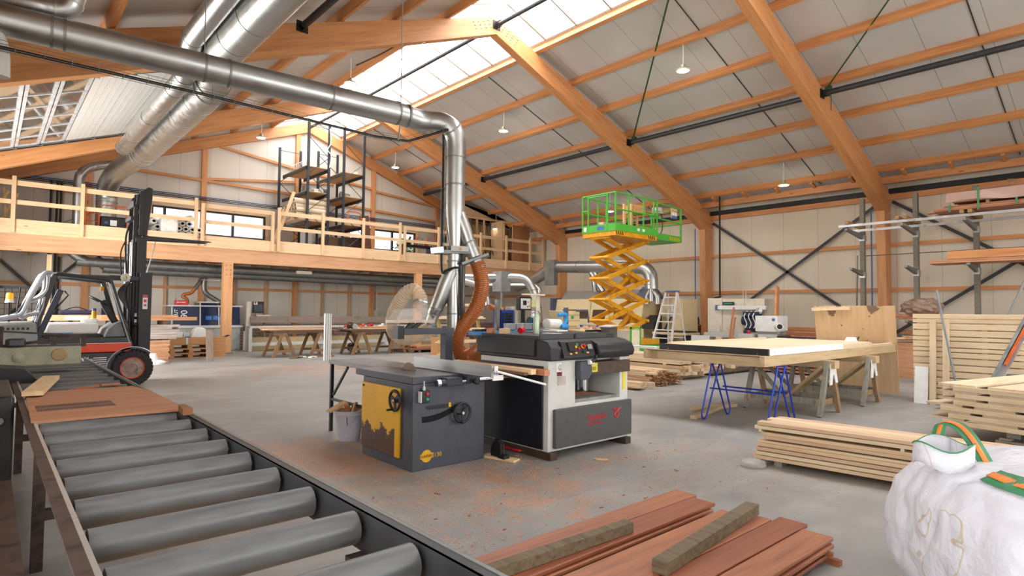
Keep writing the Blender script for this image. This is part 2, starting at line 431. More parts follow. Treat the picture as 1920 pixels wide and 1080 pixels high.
# frames: two rafters and two columns each
for k, y in enumerate(FR+(-1.9,)):
    for side in (1, -1):
        def X(d): return RX+side*d
        xe, xc = (XR, 21.6) if side == 1 else (XL, XL+.6)
        dE = abs(xc-RX); dO = abs(xe-RX)
        poly = [(X(0), zr(X(0))-.0), (X(.0), zb(X(0))-.03), (X(dO-.02), zb(xe)-.03), (X(dO-.02), 4.55), (X(dE), zr(xc)-.02), (X(dE-.35), zr(X(dE-.35))), (X(.6), zr(X(.6)))]
        ra = struct(MB().prism(poly, y, y+FW, 'y').build('rafter', ORXR if side == 1 else ORXL, origin=(X(5), y, 0), bev=.008, smooth=False))
        col = struct(MB().prism([(xc+side*.16, 0), (xe-side*.02, 0), (xe-side*.02, zr(xc)-.03), (xc, zr(xc)-.03)] if side == 1 else
                                [(xe+.02, 0), (xc-.16, 0), (xc, zr(xc)-.03), (xe+.02, zr(xc)-.03)], y+.005, y+FW-.005, 'y').build('column', ORZ, origin=(xc, y, 0), bev=.008, smooth=False))
        bm_ = MB()
        for i in range(4):
            for j in range(3):
                xx = X(.2+i*.17+j*.05); bm_.lathe([(.028, 0), (.024, .012), (.012, .02), (0.001, .021)], (xx, y-.002, zr(xx)+.22+j*.1), (0, -1, 0), 8)
        for i in range(7):
            for j in range(2):
                xx = X(dO-.12-j*.12); bm_.lathe([(.024, 0), (.02, .012), (.001, .02)], (xx, y-.002, 5.55-i*.16), (0, -1, 0), 7)
        for i in range(4):
            for j in range(2):
                xx = X(dO-.35-i*.13); bm_.lathe([(.024, 0), (.02, .012), (.001, .02)], (xx, y-.002, 5.75-j*.13+i*.05), (0, -1, 0), 7)
        bm_.build('bolt_heads', GALV, ra)
# rafters against the back gable
for side in (1, -1):
    xe = XR if side == 1 else XL
    struct(MB().prism([(RX, zb(RX)-.48), (RX, zb(RX)-.02), (xe, zb(xe)-.02), (xe, zb(xe)-.48)], YB-.2, YB-.01, 'y').build('rafter', ORXR if side == 1 else ORXL, smooth=False))
# purlins run the length of the shed on top of the rafters
for side in (1, -1):
    for d in (1.59, 3.16, 4.61, 6.05, 7.55, 9.0, 10.45):
        x = RX+side*d; z = zb(x)
        if side == -1 and d > 7: segy = ((YF, 25.8),)
        else: segy = ((YF, 25.8),)
        for a, b in segy:
            c, s_ = math.cos(math.atan(.365)), math.sin(math.atan(.365))*side
            w, h = .12, .21
            q = [(-w/2, 0), (w/2, 0), (w/2, h), (-w/2, h)]
            poly = [(x+u*c+v*s_, z-u*s_+v*c-.01) for u, v in q]
            struct(MB().prism(poly, a, b, 'y').build('purlin', ORY, smooth=False, bev=.006))
# eave beam, black flashing and wall rails on the long wall
for (z, w, h) in ((5.37, .14, .18), (3.83, .1, .12), (2.36, .1, .12), (.99, .1, .12)):
    for a, b in ((YF, 6.28), (6.28+FW, 12.68), (12.68+FW, 20.8), (20.8+FW, YB)):
        struct(B(((XR-w, a, z), (XR-.001, b, z+h))).build('wall_rail', ORY, smooth=False))
for a, b in ((YF, 6.28), (6.28+FW, 12.68), (12.68+FW, 20.8)):
    struct(B(((XR-.2, a, 5.56), (XR-.005, b, 5.72))).build('eave_channel', paint('black_channel', '#1d2022', .5), smooth=False))
    struct(B(((XR-.85, a, 5.78), (XR-.73, b, 6.0))).build('eave_beam', ORY, smooth=False))
    n = max(1, round((b-a)/1.25))
    for i in range(n):
        yy = a+(i+.45)*(b-a)/n
        struct(MB().bar((XR-1.2, yy, 6.10), (XR-.62, yy, 5.92), .09, .1).build('eave_block', ORG, smooth=False))
    struct(MB().tube([(XR-1.05, a, 6.2), (XR-1.05, b, 6.2)], .02, 8).build('air_pipe', BLUEP))
    struct(MB().tube([(XR-.98, a, 6.16), (XR-.98, b, 6.16)], .03, 8).build('cable_conduit', BLACK))
# diagonal steel bracing on the long wall
for p, q in (((12.6, 5.25), (6.6, 1.0)), ((6.65, 5.25), (12.6, 1.0)), ((6.2, 5.3), (.2, 1.2)), ((6.2, .98), (.2, 5.2))):
    struct(MB().bar((XR-.13, p[0], p[1]), (XR-.13, q[0], q[1]), .1, .012, (1, 0, 0)).build('wall_brace', STEEL, smooth=False))
# gable posts, rails and diagonals
GX = [2.6, 6.35, 10.1, 13.8, 17.5]
for x in GX:
    top = zb(x)-.3
    struct(B(((x-.1, YB-.14, 0), (x+.1, YB-.001, top))).build('gable_post', ORZ, smooth=False))
for x in (3.9, 5.1, 7.6, 8.85, 11.35, 12.65, 15.1, 16.4, 18.8, 20.1):
    struct(B(((x-.05, YB-.1, 0), (x+.05, YB-.001, 3.3))).build('gable_stud', wood('stud_wood_z', '#c9a27c', '#a97c53', 'z', .8), smooth=False))
for a, b in zip([XL]+GX, GX+[XR-.6]):
    for z in ((2.33,) if a < 21 else ()):
        struct(B(((a+.1, YB-.12, z), (b-.1, YB-.004, z+.1))).build('gable_rail', ORG, smooth=False))
for p, q in (((3.5, 6.72), (9.9, 6.6)), ((6.45, 6.75), (11.8, 7.35)), ((6.9, 8.15), (10.0, 7.75)), ((10.2, 6.55), (17.4, 6.2)), ((-1, 5.75), (2.5, 5.6)), ((13.9, 7.3), (17.3, 7.0)), ((10.2, 7.75), (13.7, 7.4))):
    struct(MB().bar((p[0], YB-.07, p[1]), (q[0], YB-.07, q[1]), .1, .1).build('gable_rail', ORG, smooth=False))
# gable windows
ANTH = paint('anthracite_frame', '#23282d', .4)
for n, (a, b, lo, hi), mull in ((1, W1, (5.02, 7.5)), (2, W2, (14.93,))):
    w = struct(thing('window_%d' % n, None, None, ((a+b)/2, YB, lo)))
    m = B(((a, YB-.02, lo), (b, YB+.1, lo+.06)), ((a, YB-.02, hi-.06), (b, YB+.1, hi)), ((a, YB-.02, lo+.06), (a+.06, YB+.1, hi-.06)), ((b-.06, YB-.02, lo+.06), (b, YB+.1, hi-.06)))
    for x in mull: m.box((x-.04, YB-.02, lo+.06), (x+.04, YB+.1, hi-.06))
    m.build('window_frame', ANTH, w, smooth=False)
    B(((a+.05, YB+.04, lo+.05), (b-.05, YB+.05, hi-.05))).build('pane', GLASS, w, smooth=False)
    m = B(((a-.12, YB-.1, lo-.1), (b+.12, YB-.001, lo)), ((a-.12, YB-.1, hi), (b+.12, YB-.001, hi+.1)), ((a-.12, YB-.1, lo), (a, YB-.001, hi)), ((b, YB-.1, lo), (b+.12, YB-.001, hi)))
    m.build('window_casing', PINX, w, smooth=False)
# compressed-air and cable lines along the gable
for z, r, mt in ((5.98, .02, BLUEP), (5.92, .018, BLACK), (5.86, .018, STEEL)):
    struct(MB().tube([(XL, YB-.18, z), (18.6, YB-.18, z)], r, 8).build('air_pipe', mt))
# steel cross bracing low on the gable near the door
for p, q in (((.2, .9), (2.4, 3.2)), ((2.4, .9), (.2, 3.2))):
    struct(MB().bar((p[0], YB-.2, p[1]), (q[0], YB-.2, q[1]), .1, .012, (0, 1, 0)).build('wall_brace', STEEL, smooth=False))

# ------------------------------------------------------------------ mezzanine
MY = 22.4
struct(B(((XL, MY, 3.2), (21.95, MY+.2, 3.72))).build('mezzanine_beam', MEZ, smooth=False, bev=.01))
struct(B(((XL, MY+.2, 3.55), (XR-.1, YB-.16, 3.72))).build('mezzanine_deck', wood('deck_board', '#c99b6c', '#a87a4d', 'x', .6), smooth=False))
m = MB()
for i in range(28):
    x = XL+.5+i*.8
    m.box((x, MY+.2, 3.3), (x+.09, YB-.16, 3.55))
struct(m.build('mezzanine_joists', PINY, smooth=False))
struct(B(((XL, MY-.04, 3.70), (22.05, MY-.001, 4.0))).build('mezzanine_fascia', PINX, smooth=False))
struct(B(((6.24, MY-.02, .02), (6.56, MY+.22, 3.2))).build('mezzanine_post', wood('post_pine', '#dfa876', '#c58652', 'z', .7), smooth=False, bev=.01))
struct(B(((14.2, MY-.02, .02), (14.5, MY+.22, 3.2))).build('mezzanine_post', wood('post_pine', '', '', 'z'), smooth=False, bev=.01))
for zz in (2.92, 3.05, 3.16):
    pass
m = MB()
for ix in (6.33, 6.47):
    for iz in (2.78, 2.95, 3.12): m.lathe([(.02, 0), (.02, .015), (.001, .02)], (ix, MY-.02, iz), (0, -1, 0), 8)
m.box((6.18, MY-.06, 0), (6.62, MY+.26, .02))
struct(m.build('post_hardware', GALVD))
# ------------------------------------------------------------------ shared object materials
ROLLER = metal('scuffed_roller_steel', '#77797a', .42, .5, (1, 5, 5), .12)
RUSTY = paint('rusty_channel', '#4a3a33', .6, .3, .3, 12)
ANTH2 = paint('anthracite_machine_paint', '#43454f', .5, 0, .08, 9)
CAST = metal('cast_iron_table', '#6e6b6c', .42, .8, None, .2)
YEL = paint('worn_yellow_paint', '#e0a60a', .5, 0, .06)
PLBLK = paint('black_textured_plastic', '#1c1c1f', .5, 0, .1, 30)
RED = paint('red_plastic', '#c8192a', .35)
GREEN = paint('green_plastic', '#0d8f63', .35)
LGREY = paint('light_grey_machine', '#c9c8c2', .45, 0, .05)
DGREY = paint('dark_grey_panel', '#4b4b4b', .5, 0, .1, 10)
NAVY = paint('near_black_panel', '#1b1c22', .4, 0, .12, 4)
BROWNM = paint('oil_browned_steel', '#4c3a2d', .5, .2, .2, 14)
SPRUCE = wood('sawn_spruce_y', '#dfb684', '#b98a55', 'y', 1.0, .6, .2)
def hose_mat(name, a, b, alpha=1.0):
    t = NT(name); t.col(a); t.set(Roughness=.3)
    t.b.inputs['Specular IOR Level'].default_value = .6
    if alpha < 1: t.b.inputs['Alpha'].default_value = alpha
    MATS[name] = t.m; return t.m
HOSE = hose_mat('amber_rubber_hose', '#a85d27', '#8a4a20')
CLEARH = hose_mat('milky_hose', '#dcc6a8', '#caa', .5)
CLEARP = hose_mat('clear_acrylic', '#d8cfc9', '#ccc', .3)
def smooth_path(pts, n=8):
    pts = [Vector(p) for p in pts]; out = []
    for i in range(len(pts)-1):
        p0 = pts[max(i-1, 0)]; p1 = pts[i]; p2 = pts[i+1]; p3 = pts[min(i+2, len(pts)-1)]
        for k in range(n):
            t = k/n
            out.append(.5*((2*p1)+(p2-p0)*t+(2*p0-5*p1+4*p2-p3)*t*t+(3*p1-p0-3*p2+p3)*t**3))
    out.append(pts[-1]); return out
def corrugated(pts, r, pitch=.022, amp=.006, n=18):
    p = smooth_path(pts, 14); L = [0]
    for a, b in zip(p, p[1:]): L.append(L[-1]+(b-a).length)
    N = int(L[-1]/pitch*3); q = []; rs = []; j = 0
    for i in range(N+1):
        d = L[-1]*i/N
        while j < len(L)-2 and L[j+1] < d: j += 1
        f = (d-L[j])/max(1e-9, L[j+1]-L[j]); q.append(p[j].lerp(p[j+1], f)); rs.append(r+amp*(1 if i % 3 == 0 else -.4))
    return MB().tube(q, rs, n, False)
def ring(c, d, r, t=.01, w=.02, n=22):
    return MB().cyl(Vector(c)-Vector(d).normalized()*w/2, Vector(c)+Vector(d).normalized()*w/2, r+t, n)
def handwheel(parent, c, axis, r, name='handwheel'):
    a = Vector(axis).normalized(); c = Vector(c)
    m = MB().torus(c+a*.05, r, .014, a, 28, 10).cyl(c, c+a*.065, .026, 14)
    ref = Vector((0, 0, 1)); x = a.cross(ref).normalized()
    for k in range(3):
        t = 2*PI*k/3+.4; d = x*math.cos(t)+ref*math.sin(t); m.bar(c+a*.05, c+a*.05+d*r, .035, .012, a)
    w = m.build(name, PLBLK, parent)
    k = c+a*.05+(x*math.cos(-1.2)+ref*math.sin(-1.2))*r
    MB().cyl(k, k+a*.07, .011, 10).build('crank_grip', PLBLK, w)
    MB().cyl(c+a*.064, c+a*.07, .014, 12).build('hub_cap', ALU, w)
    return w

# ------------------------------------------------------------------ roller conveyor
CX0, CX1, CZ, RR = .25, 1.03, .88, .057
cv = thing('roller_conveyor', 'long grey steel roller conveyor with dark angle-iron side rails', 'conveyor', (.64, 4, 0))
for x, nm in ((CX0, 'side_rail'), (CX1, 'side_rail')):
    s = 1 if x == CX1 else -1
    m = B(((x, .2, .74), (x+s*.008, 10.3, .885)), ((min(x, x+s*.05), .2, .878), (max(x, x+s*.05), 10.3, .886)))
    rl = m.build(nm, RUSTY if s == -1 else STEEL, cv, smooth=False)
    B(((x-.009 if s == -1 else x+.03, .2, .8845), (x+.006 if s == -1 else x+.045, 10.3, .8885))).build('worn_edge', ALU if s == -1 else GALVD, rl, smooth=False)
yk = 1.21
while yk < 10.3:
    if not 4.7 < yk < 5.85:
        r = MB().cyl((CX0+.02, yk, CZ-RR), (CX1-.02, yk, CZ-RR), RR, 20).build('roller', ROLLER, cv)
        MB().cyl((CX0, yk, CZ-RR), (CX1, yk, CZ-RR), .012, 8).build('axle', GALVD, r)
    yk += .383
for y in (1.9, 4.6, 7.4, 9.9):
    m = B(((CX0+.0, y, 0), (CX0+.06, y+.06, .74)), ((CX1-.06, y, 0), (CX1, y+.06, .74)), ((CX0+.06, y, .3), (CX1-.06, y+.06, .36)))
    m.build('leg_frame', RUSTY, cv, smooth=False)
PLY = wood('redbrown_plywood', '#b07a58', '#8c5a40', 'x', .5, .6, .1, False)
pl = MB().prism([(.23, 4.66), (1.07, 4.62), (1.06, 5.75), (1.0, 6.2), (.26, 6.2)], .882, .9, 'z').build('plywood_sheet', PLY, smooth=False)
tag(pl, 'worn red-brown plywood sheet lying across the conveyor rollers', 'plywood sheet')
for a, b in ((5.05, 5.17), (5.2, 5.33)):
    B(((.28, a, .8995), (.72, b, .9015))).build('dark_strip', paint('dark_brown_strip', '#5f4035', .6), pl, smooth=False)
WB = wood('whitewood_y', '#e3c49a', '#c8a06d', 'y', .8, .6, .12, False)
o = MB().bar((.29, 5.85, .93), (.5, 7.3, .91), .13, .035).build('board_offcut', WB, smooth=False); tag(o, 'short pale board lying along the conveyor beyond the plywood sheet', 'board')
o = MB().bar((.55, 6.25, .893), (.78, 6.45, .893), .02, .015).build('wood_stick', wood('red_hardwood_y', '#b56a44', '#8a4a2e', 'y', 1), smooth=False); tag(o, 'thin red wooden stick on a roller beside the pale board', 'stick')
o = MB().bar((.8, 6.5, .893), (.95, 6.52, .893), .06, .012).build('wood_scrap', MATS['red_hardwood_y'], smooth=False); tag(o, 'small red wood scrap on the conveyor edge past the plywood', 'scrap')
o = MB().prism([(1.0, 4.4), (1.06, 4.4), (1.06, 4.62), (1.02, 4.62)], .886, .93, 'z').build('wood_block', wood('orange_offcut', '#8c5a38', '#6a4026', 'x', 1), smooth=False); tag(o, 'small orange-brown wood block at the plywood corner', 'block')
# timber stacked under the near end of the conveyor
for i, (x, z, rz) in enumerate(((.32, .08, .02), (.5, .08, -.03), (.68, .08, .03), (.42, .14, .1), (.62, .14, -.04))):
    o = MB().cbox((x+.05, 2.55, z), (.16, 2.2, .05), rz).build('timber_plank', SPRUCE, smooth=False)
    tag(o, 'yellow plank lying on the floor under the conveyor', 'plank', 'planks under the conveyor')
o = MB().bar((-.2, 2.75, .19), (1.15, 2.55, .19), .2, .04).build('timber_plank', SPRUCE, smooth=False); tag(o, 'yellow plank lying crosswise on top of the planks under the conveyor', 'plank')
o = MB().bar((-.3, 2.35, .19), (1.1, 2.2, .19), .16, .04).build('timber_plank', SPRUCE, smooth=False); tag(o, 'second yellow crosswise plank under the conveyor, nearer the open end', 'plank')
for i, (a, b, z0, z1) in enumerate(((-.62, -.42, 0, .6), (-.4, -.2, 0, .5), (-.18, .02, 0, .42))):  # dark timbers added to carry the shade beside the conveyor
    o = B(((a, 3.1, z0), (b, 7.2-.4*i, z1))).build('dark_filler_baulk', paint('shade_dark_timber', '#2c221c', .8, 0, .3, 6), smooth=False); tag(o, ['tallest', 'middle', 'lowest'][i]+' dark timber baulk added to darken the floor beside the roller conveyor', 'baulk')
for y in (1.8, 3.2):
    o = B(((.2, y, 0), (.95, y+.08, .055))).build('bearer', SPRUCE, smooth=False); tag(o, 'timber bearer on the floor under the conveyor planks', 'bearer', 'bearers under the conveyor')
o = B(((.06, 1.3, 0), (.14, 4.4, .62))).build('dark_plank', RUSTY, smooth=False); tag(o, 'dark brown plank standing on edge beside the conveyor side rail', 'plank')

# green-grey crosscut machine at the far end of the conveyor
OLIVE = paint('olive_grey_machine', '#a3a086', .5, 0, .12, 8)
cm = thing('crosscut_machine', 'olive-grey crosscut saw machine beyond the roller conveyor', 'machine', (.3, 8.3, 0))
B(((-.6, 8.2, .96), (.82, 8.55, 1.16))).build('beam_housing', OLIVE, cm, bev=.01, smooth=False)
MB().lathe([(.07, 0), (.06, .012), (.001, .014)], (.62, 8.2, 1.07), (0, -1, 0), 20).build('inspection_cover', paint('tan_cover', '#a58a5e', .6), cm)
MB().lathe([(.05, 0), (.05, .02), (.02, .03)], (.28, 8.2, 1.05), (0, -1, 0), 16).build('bearing_cap', OLIVE, cm)
B(((-.6, 8.12, .9), (.2, 8.5, .97)), ((-.6, 8.3, 0), (-.2, 8.9, .9))).build('body', paint('dark_olive_body', '#55523f', .6, 0, .2), cm, smooth=False)
B(((-.1, 8.25, 1.16), (.83, 8.5, 1.175))).build('top_plate', STEEL, cm, smooth=False)
m = MB().bar((.05, 8.3, 1.16), (.83, 8.3, 1.26), .03, .03)
for x, h in ((.1, .22), (.55, .1), (.82, .13)): m.box((x, 8.28, 1.15), (x+.05, 8.33, 1.16+h))
m.bar((.1, 8.3, 1.33), (.84, 8.3, 1.27), .02, .02)
m.build('guard_rail', RUSTY, cm, smooth=False)
MB().lathe([(.04, 0), (.04, .12), (.03, .14)], (.05, 8.32, 1.3), (0, 0, 1), 14).build('yellow_knob', paint('bright_yellow', '#e5b400', .5), cm)
MB().cbox((.25, 8.2, 1.21), (.16, .1, .09), .2).build('clamp_block', STEEL, cm, bev=.02)
MB().prism([(.1, .86), (.42, .86), (.3, 1.0), (.1, 1.02)], 7.3, 7.75, 'y').build('chute', BLACK, cm, smooth=False)
MB().lathe([(.001, .03), (.025, .03), (.028, .0), (.06, -.01), (.06, -.1)], (.1, 5.6, .78), (0, -1, 0), 14).build('adjusting_knob', paint('chrome_dirty', '#9a9a98', .3, .9), cm)
B(((-.25, 5.6, .2), (.18, 6.9, .95))).build('gearbox', paint('greasy_black', '#26221f', .5, 0, .3), cm, bev=.02)

# ------------------------------------------------------------------ table saw
sw = thing('table_saw', 'dark grey cast-iron table saw with worn yellow side door', 'table saw', (3.65, 5.57, 0))
B(((3.19, 5.06, 0), (4.10, 6.09, .857))).build('cabinet', ANTH2, sw, bev=.006)
MB().prism([(3.2, 5.08), (4.16, 5.08), (4.16, 6.28), (3.2, 6.28)], .857, .93, 'z').build('table_top', CAST, sw, bev=.006)
B(((3.195, 5.075, .862), (4.165, 5.079, .926)), ((3.193, 5.08, .862), (3.199, 6.28, .926))).build('table_rim', ANTH2, sw, smooth=False)
def yellow_rust():
    t = NT('yellow_paint_flaked_to_rust'); v = t.coord(); sp = t.new('ShaderNodeSeparateXYZ'); tc = t.new('ShaderNodeTexCoord'); t.link(tc.outputs['Object'], sp.inputs[0])
    z = sp.outputs['Z']; n = t.noise(v, 5, 5, .7)
    low = t.math('LESS_THAN', t.math('ADD', z, t.math('MULTIPLY', t.math('SUBTRACT', n, .5), .55)), .34)
    keep = t.math('LESS_THAN', sp.outputs['Y'], -.21)
    spot = t.math('GREATER_THAN', t.noise(v, 16, 2), .72)
    f = t.math('MAXIMUM', t.math('MULTIPLY', low, t.math('SUBTRACT', 1, keep)), t.math('MULTIPLY', spot, .7))
    t.col(t.mix(f, t.ramp(t.noise(v, 3), [(.3, '#dba008'), (.7, '#e8b31a')]), t.ramp(n, [(.3, '#3a2018'), (.7, '#5f3a28')])))
    t.set(Roughness=.5); return t.m
yd = B(((3.165, 5.28, .10), (3.19, 6.07, .80))).build('side_door', yellow_rust(), sw, bev=.004)
MB().lathe([(.012, 0), (.012, .01), (.004, .012)], (3.165, 6.03, .765), (-1, 0, 0), 10).build('door_screw', RUSTY, yd)
MB().lathe([(.016, 0), (.016, .01), (.004, .012)], (3.165, 5.35, .765), (-1, 0, 0), 10).build('door_screw', RUSTY, yd)
handwheel(sw, (3.165, 5.28, .685), (-1, 0, 0), .1)
handwheel(sw, (3.765, 5.06, .53), (0, -1, 0), .1)
# tilt slot with scale
arc = [(3.30+.42*i/12, .50+.10*(i/12-.12)**2*1.2) for i in range(13)]
MB().prism([(x, z-.03) for x, z in arc]+[(x, z+.03) for x, z in reversed(arc)], 5.056, 5.0605, 'y').build('tilt_slot', paint('slot_black', '#060607', .9), sw, smooth=False)
sc_ = B(((3.34, 5.0555, .61), (3.66, 5.0605, .635))).build('tilt_scale', PLBLK, sw, smooth=False)
B(((3.62, 5.053, .6), (3.65, 5.057, .645))).build('pointer', YEL, sc_, smooth=False)
m = MB()
for i in range(10): m.box((3.36+i*.026, 5.053, .596), (3.375+i*.026, 5.056, .618))
m.build('scale_teeth', BLACK, sc_, smooth=False)
sb = B(((3.265, 5.0, .675), (3.35, 5.06, .80))).build('switch_box', BLACK, sw, bev=.006)
B(((3.25, 5.01, .68), (3.266, 5.06, .79))).build('box_side', LGREY, sb)
for z, mt, nm in ((.765, RED, 'stop_button'), (.712, GREEN, 'start_button')):
    MB().lathe([(.017, 0), (.017, .012), (.013, .016)], (3.318, 5.0, z), (0, -1, 0), 16).build(nm, mt, sb)
MB().lathe([(.014, 0), (.014, .03), (.006, .04), (.006, .09)], (3.3, 5.03, .8), (0, 0, 1), 12).build('cable_gland', LGREY, sb)
# maker's badge: round yellow sun behind a banner
bd = MB().lathe([(.062, 0), (.062, .003)], (3.36, 5.06, .135), (0, -1, 0), 28).box((3.285, 5.056, .112), (3.44, 5.0605, .16)).build('badge', YEL, sw)
txt('HARWI', .042, BLACK, bd, frame4((3.29, 5.0545, .121), (1, 0, 0), (0, 0, 1)), 'lettering', .0008, 1.0)
txt('130', .062, YEL, sw, frame4((3.45, 5.0585, .113), (1, 0, 0), (0, 0, 1)), 'model_number', .0008)
# rip fence, rails and blade
fn = MB().bar((3.78, 4.55, .998), (3.78, 5.98, .998), .012, .125).bar((3.83, 4.55, .96), (3.83, 5.98, .96), .08, .05).build('rip_fence', metal('brushed_fence', '#a5a6a7', .4, .85, (1, .3, 8), .08), sw, smooth=False)
MB().bar((3.79, 4.55, .93), (3.92, 4.55, .93), .02, .05).box((3.8, 4.53, .985), (3.84, 4.55, 1.05)).build('fence_end', WHITE, fn, smooth=False)
MB().cyl((3.5, 4.985, .865), (4.75, 4.985, .865), .022, 14).build('guide_rail', metal('polished_rail', '#cfd0d1', .22), sw)
m = B(((3.52, 4.95, .83), (3.72, 5.06, .91)), ((3.78, 4.95, .84), (3.95, 5.03, .93)))
m.cyl((3.40, 4.975, .865), (3.52, 4.975, .865), .033, 14)
m.build('fence_carriage', paint('dark_blue_grey', '#2b2d3a', .5), sw, bev=.006)
MB().cyl((3.41, 4.974, .865), (3.45, 4.974, .865), .036, 16).build('end_sleeve', ALU, sw)
MB().lathe([(.01, 0), (.01, .03), (.032, .03), (.034, .06), (.02, .07)], (3.86, 4.95, .86), (0, -1, 0), 8).build('clamp_knob', PLBLK, sw)
MB().cyl((4.42, 4.985, .865), (4.5, 4.985, .865), .034, 14).build('rail_stop', STEEL, sw)
MB().tube([(3.80, 4.5, 1.0), (4.40, 4.42, .835)], .012, 10).build('feed_rod', WHITE, sw)
bl = MB(); P_ = []
for i in range(80):
    a = 2*PI*i/80; r = .175 if i % 2 else .162; P_.append((5.72+r*math.cos(a), .845+r*math.sin(a)))
bl.prism(P_, 3.548, 3.552, 'x').build('saw_blade', metal('brown_blade', '#6b5648', .45, .8), sw, smooth=False)
B(((4.165, 5.3, .895), (4.56, 6.2, .925))).build('side_table', CAST, sw, smooth=False)
# outfeed table with angle-iron legs
B(((3.42, 6.29, .88), (3.98, 7.5, .93))).build('outfeed_table', CAST, sw, bev=.004)
m = B(((3.43, 7.44, 0), (3.47, 7.48, .88)), ((3.93, 7.44, 0), (3.97, 7.48, .88)))
m.bar((3.45, 7.44, .42), (3.45, 6.1, .42), .03, .03).bar((3.45, 7.4, .48), (3.45, 7.0, .87), .025, .025)
m.build('outfeed_leg', PLBLK, sw, smooth=False)
# boards lying on the side table
for i, (x, z, a, b, w, h, mt, lb) in enumerate((
        (4.30, .965, 4.5, 5.95, .07, .055, 'pine', 'pale beam lying behind the rip fence of the table saw'),
        (4.42, .955, 4.42, 5.9, .075, .06, 'red', 'short red-brown beam lying beside the pale one at the table saw'),
        (4.24, .942, 4.55, 5.6, .05, .03, 'dark', 'thin dark board beneath the pale beam at the table saw'))):
    mt = {'pine': WB, 'red': wood('meranti_y', '#c58560', '#a05f3d', 'y', 1), 'dark': wood('walnut_y', '#8a5a44', '#6a402e', 'y', 1)}[mt]
    o = MB().bar((x, a, z), (x+.06, b, z), w, h).build('beam_offcut', mt, smooth=False, bev=.002); tag(o, lb, 'beam')

# saw guard: column, arm, acrylic hood
gd = thing('saw_guard', 'overhead saw guard with clear acrylic hood on dark grey arm', 'saw guard', (4.55, 6.42, 0))
B(((4.49, 6.36, 0), (4.61, 6.48, 1.30))).build('column', ANTH2, gd, bev=.005)
B(((3.86, 6.36, 1.29), (4.63, 6.46, 1.37))).build('arm', ANTH2, gd, bev=.005)
MB().bar((3.9, 6.40, 1.33), (4.02, 6.40, 1.45), .05, .04, (0, 1, 0)).bar((3.97, 6.38, 1.33), (4.12, 6.38, 1.45), .05, .03, (0, 1, 0)).box((3.78, 6.36, 1.24), (3.87, 6.48, 1.4)).build('swivel_bracket', BLACK, gd, smooth=False)
hd = MB(); y0, y1 = 6.3, 6.5
hd.prism([(3.70, 1.45), (4.26, 1.45), (4.16, 1.62), (4.0, 1.62), (3.80, 1.60)], y0, y1, 'y').build('hood', CLEARP, gd, smooth=False)
B(((3.69, y0-.008, 1.44), (4.27, y1+.008, 1.475))).build('hood_brush', CLEARH, gd, smooth=False)
MB().cyl((4.10, 6.4, 1.60), (4.14, 6.4, 1.70), .1, 24).build('hood_spout', CLEARP, gd)
ring((4.14, 6.4, 1.70), (.3, 0, 1), .1).build('hose_clip', GALV, gd)
hs = corrugated([(4.13, 6.4, 1.66), (4.12, 6.41, 1.76), (4.06, 6.46, 1.85), (3.99, 6.56, 1.79), (3.95, 6.68, 1.64), (3.96, 6.80, 1.46), (4.06, 6.92, 1.30), (4.26, 7.02, 1.22), (4.5, 7.09, 1.22), (4.66, 7.12, 1.29), (4.76, 7.13, 1.36)], .088, .03, .005).build('flexible_hose', CLEARH)
tag(hs, 'milky ribbed hose curving from the acrylic saw hood', 'hose')

# ------------------------------------------------------------------ planer-thicknesser
pn = thing('planer', 'black and grey planer thicknesser beside the table saw', 'planer', (5.26, 5.1, 0))
m = B(((4.57, 5.66, .08), (5.95, 5.72, 1.08)), ((4.57, 4.55, .08), (5.0, 5.66, 1.08)), ((5.80, 4.55, .08), (5.95, 5.66, 1.08)), ((5.0, 4.55, .08), (5.8, 5.66, .57)), ((4.995, 4.7, 1.0), (5.81, 5.66, 1.08)))
m.build('body', LGREY, pn, bev=.006)
B(((4.545, 4.62, .10), (4.57, 5.72, 1.0))).build('side_panel', NAVY, pn, bev=.004)
B(((4.64, 4.50, .115), (5.97, 4.548, .535))).build('lower_panel', DGREY, pn, bev=.008)
txt('Robland', .092, RED, pn, frame4((5.16, 4.497, .365), (1, 0, 0), (0, 0, 1)), 'maker_name', .001, 1.05)
txt('PRO 630', .05, RED, pn, frame4((5.16, 4.497, .305), (1, 0, 0), (0, 0, 1)), 'model_name', .001, 1.25, 'LEFT', .3)
lg = MB().torus((5.67, 4.497, .38), .034, .009, (0, 1, 0), 20, 6)
for s in (-1, 1): lg.tube([(5.67+s*.015, 4.497, .415), (5.67+s*.03, 4.497, .445), (5.67+s*.075, 4.497, .455)], .01, 6)
lg.build('maker_emblem', RED, pn)
for y in (4.5, 5.6):
    pass
for a in (4.56, 5.85): B(((a, 4.5, 0), (a+.1, 5.75, .079))).build('skid', BROWNM, pn, smooth=False)
# thicknesser throat
B(((5.0, 4.6, .57), (5.8, 5.64, .60))).build('throat_floor', paint('dusty_bed', '#8d8a86', .7, 0, .2), pn, smooth=False)
B(((5.02, 4.52, .875), (5.96, 5.6, 1.02))).build('feed_table', BROWNM, pn, bev=.004)
MB().cyl((5.48, 4.85, .59), (5.48, 4.85, .88), .045, 22).build('lifting_column', metal('chromed_column', '#dfdfdf', .12), pn)
m = MB()
for i in range(9): m.box((5.05+i*.08, 5.0, .6), (5.09+i*.08, 5.02, .875))
m.build('throat_curtain', paint('dusty_blue_curtain', '#8f979c', .7, 0, .25, 9), pn, smooth=False)
MB().prism([(5.0, .60), (5.75, .60), (5.6, .62), (5.3, .655), (5.05, .64)], 4.75, 5.0, 'y').build('chip_heap', paint('wood_chips', '#6b4a36', .9, 0, .5, 60), pn)
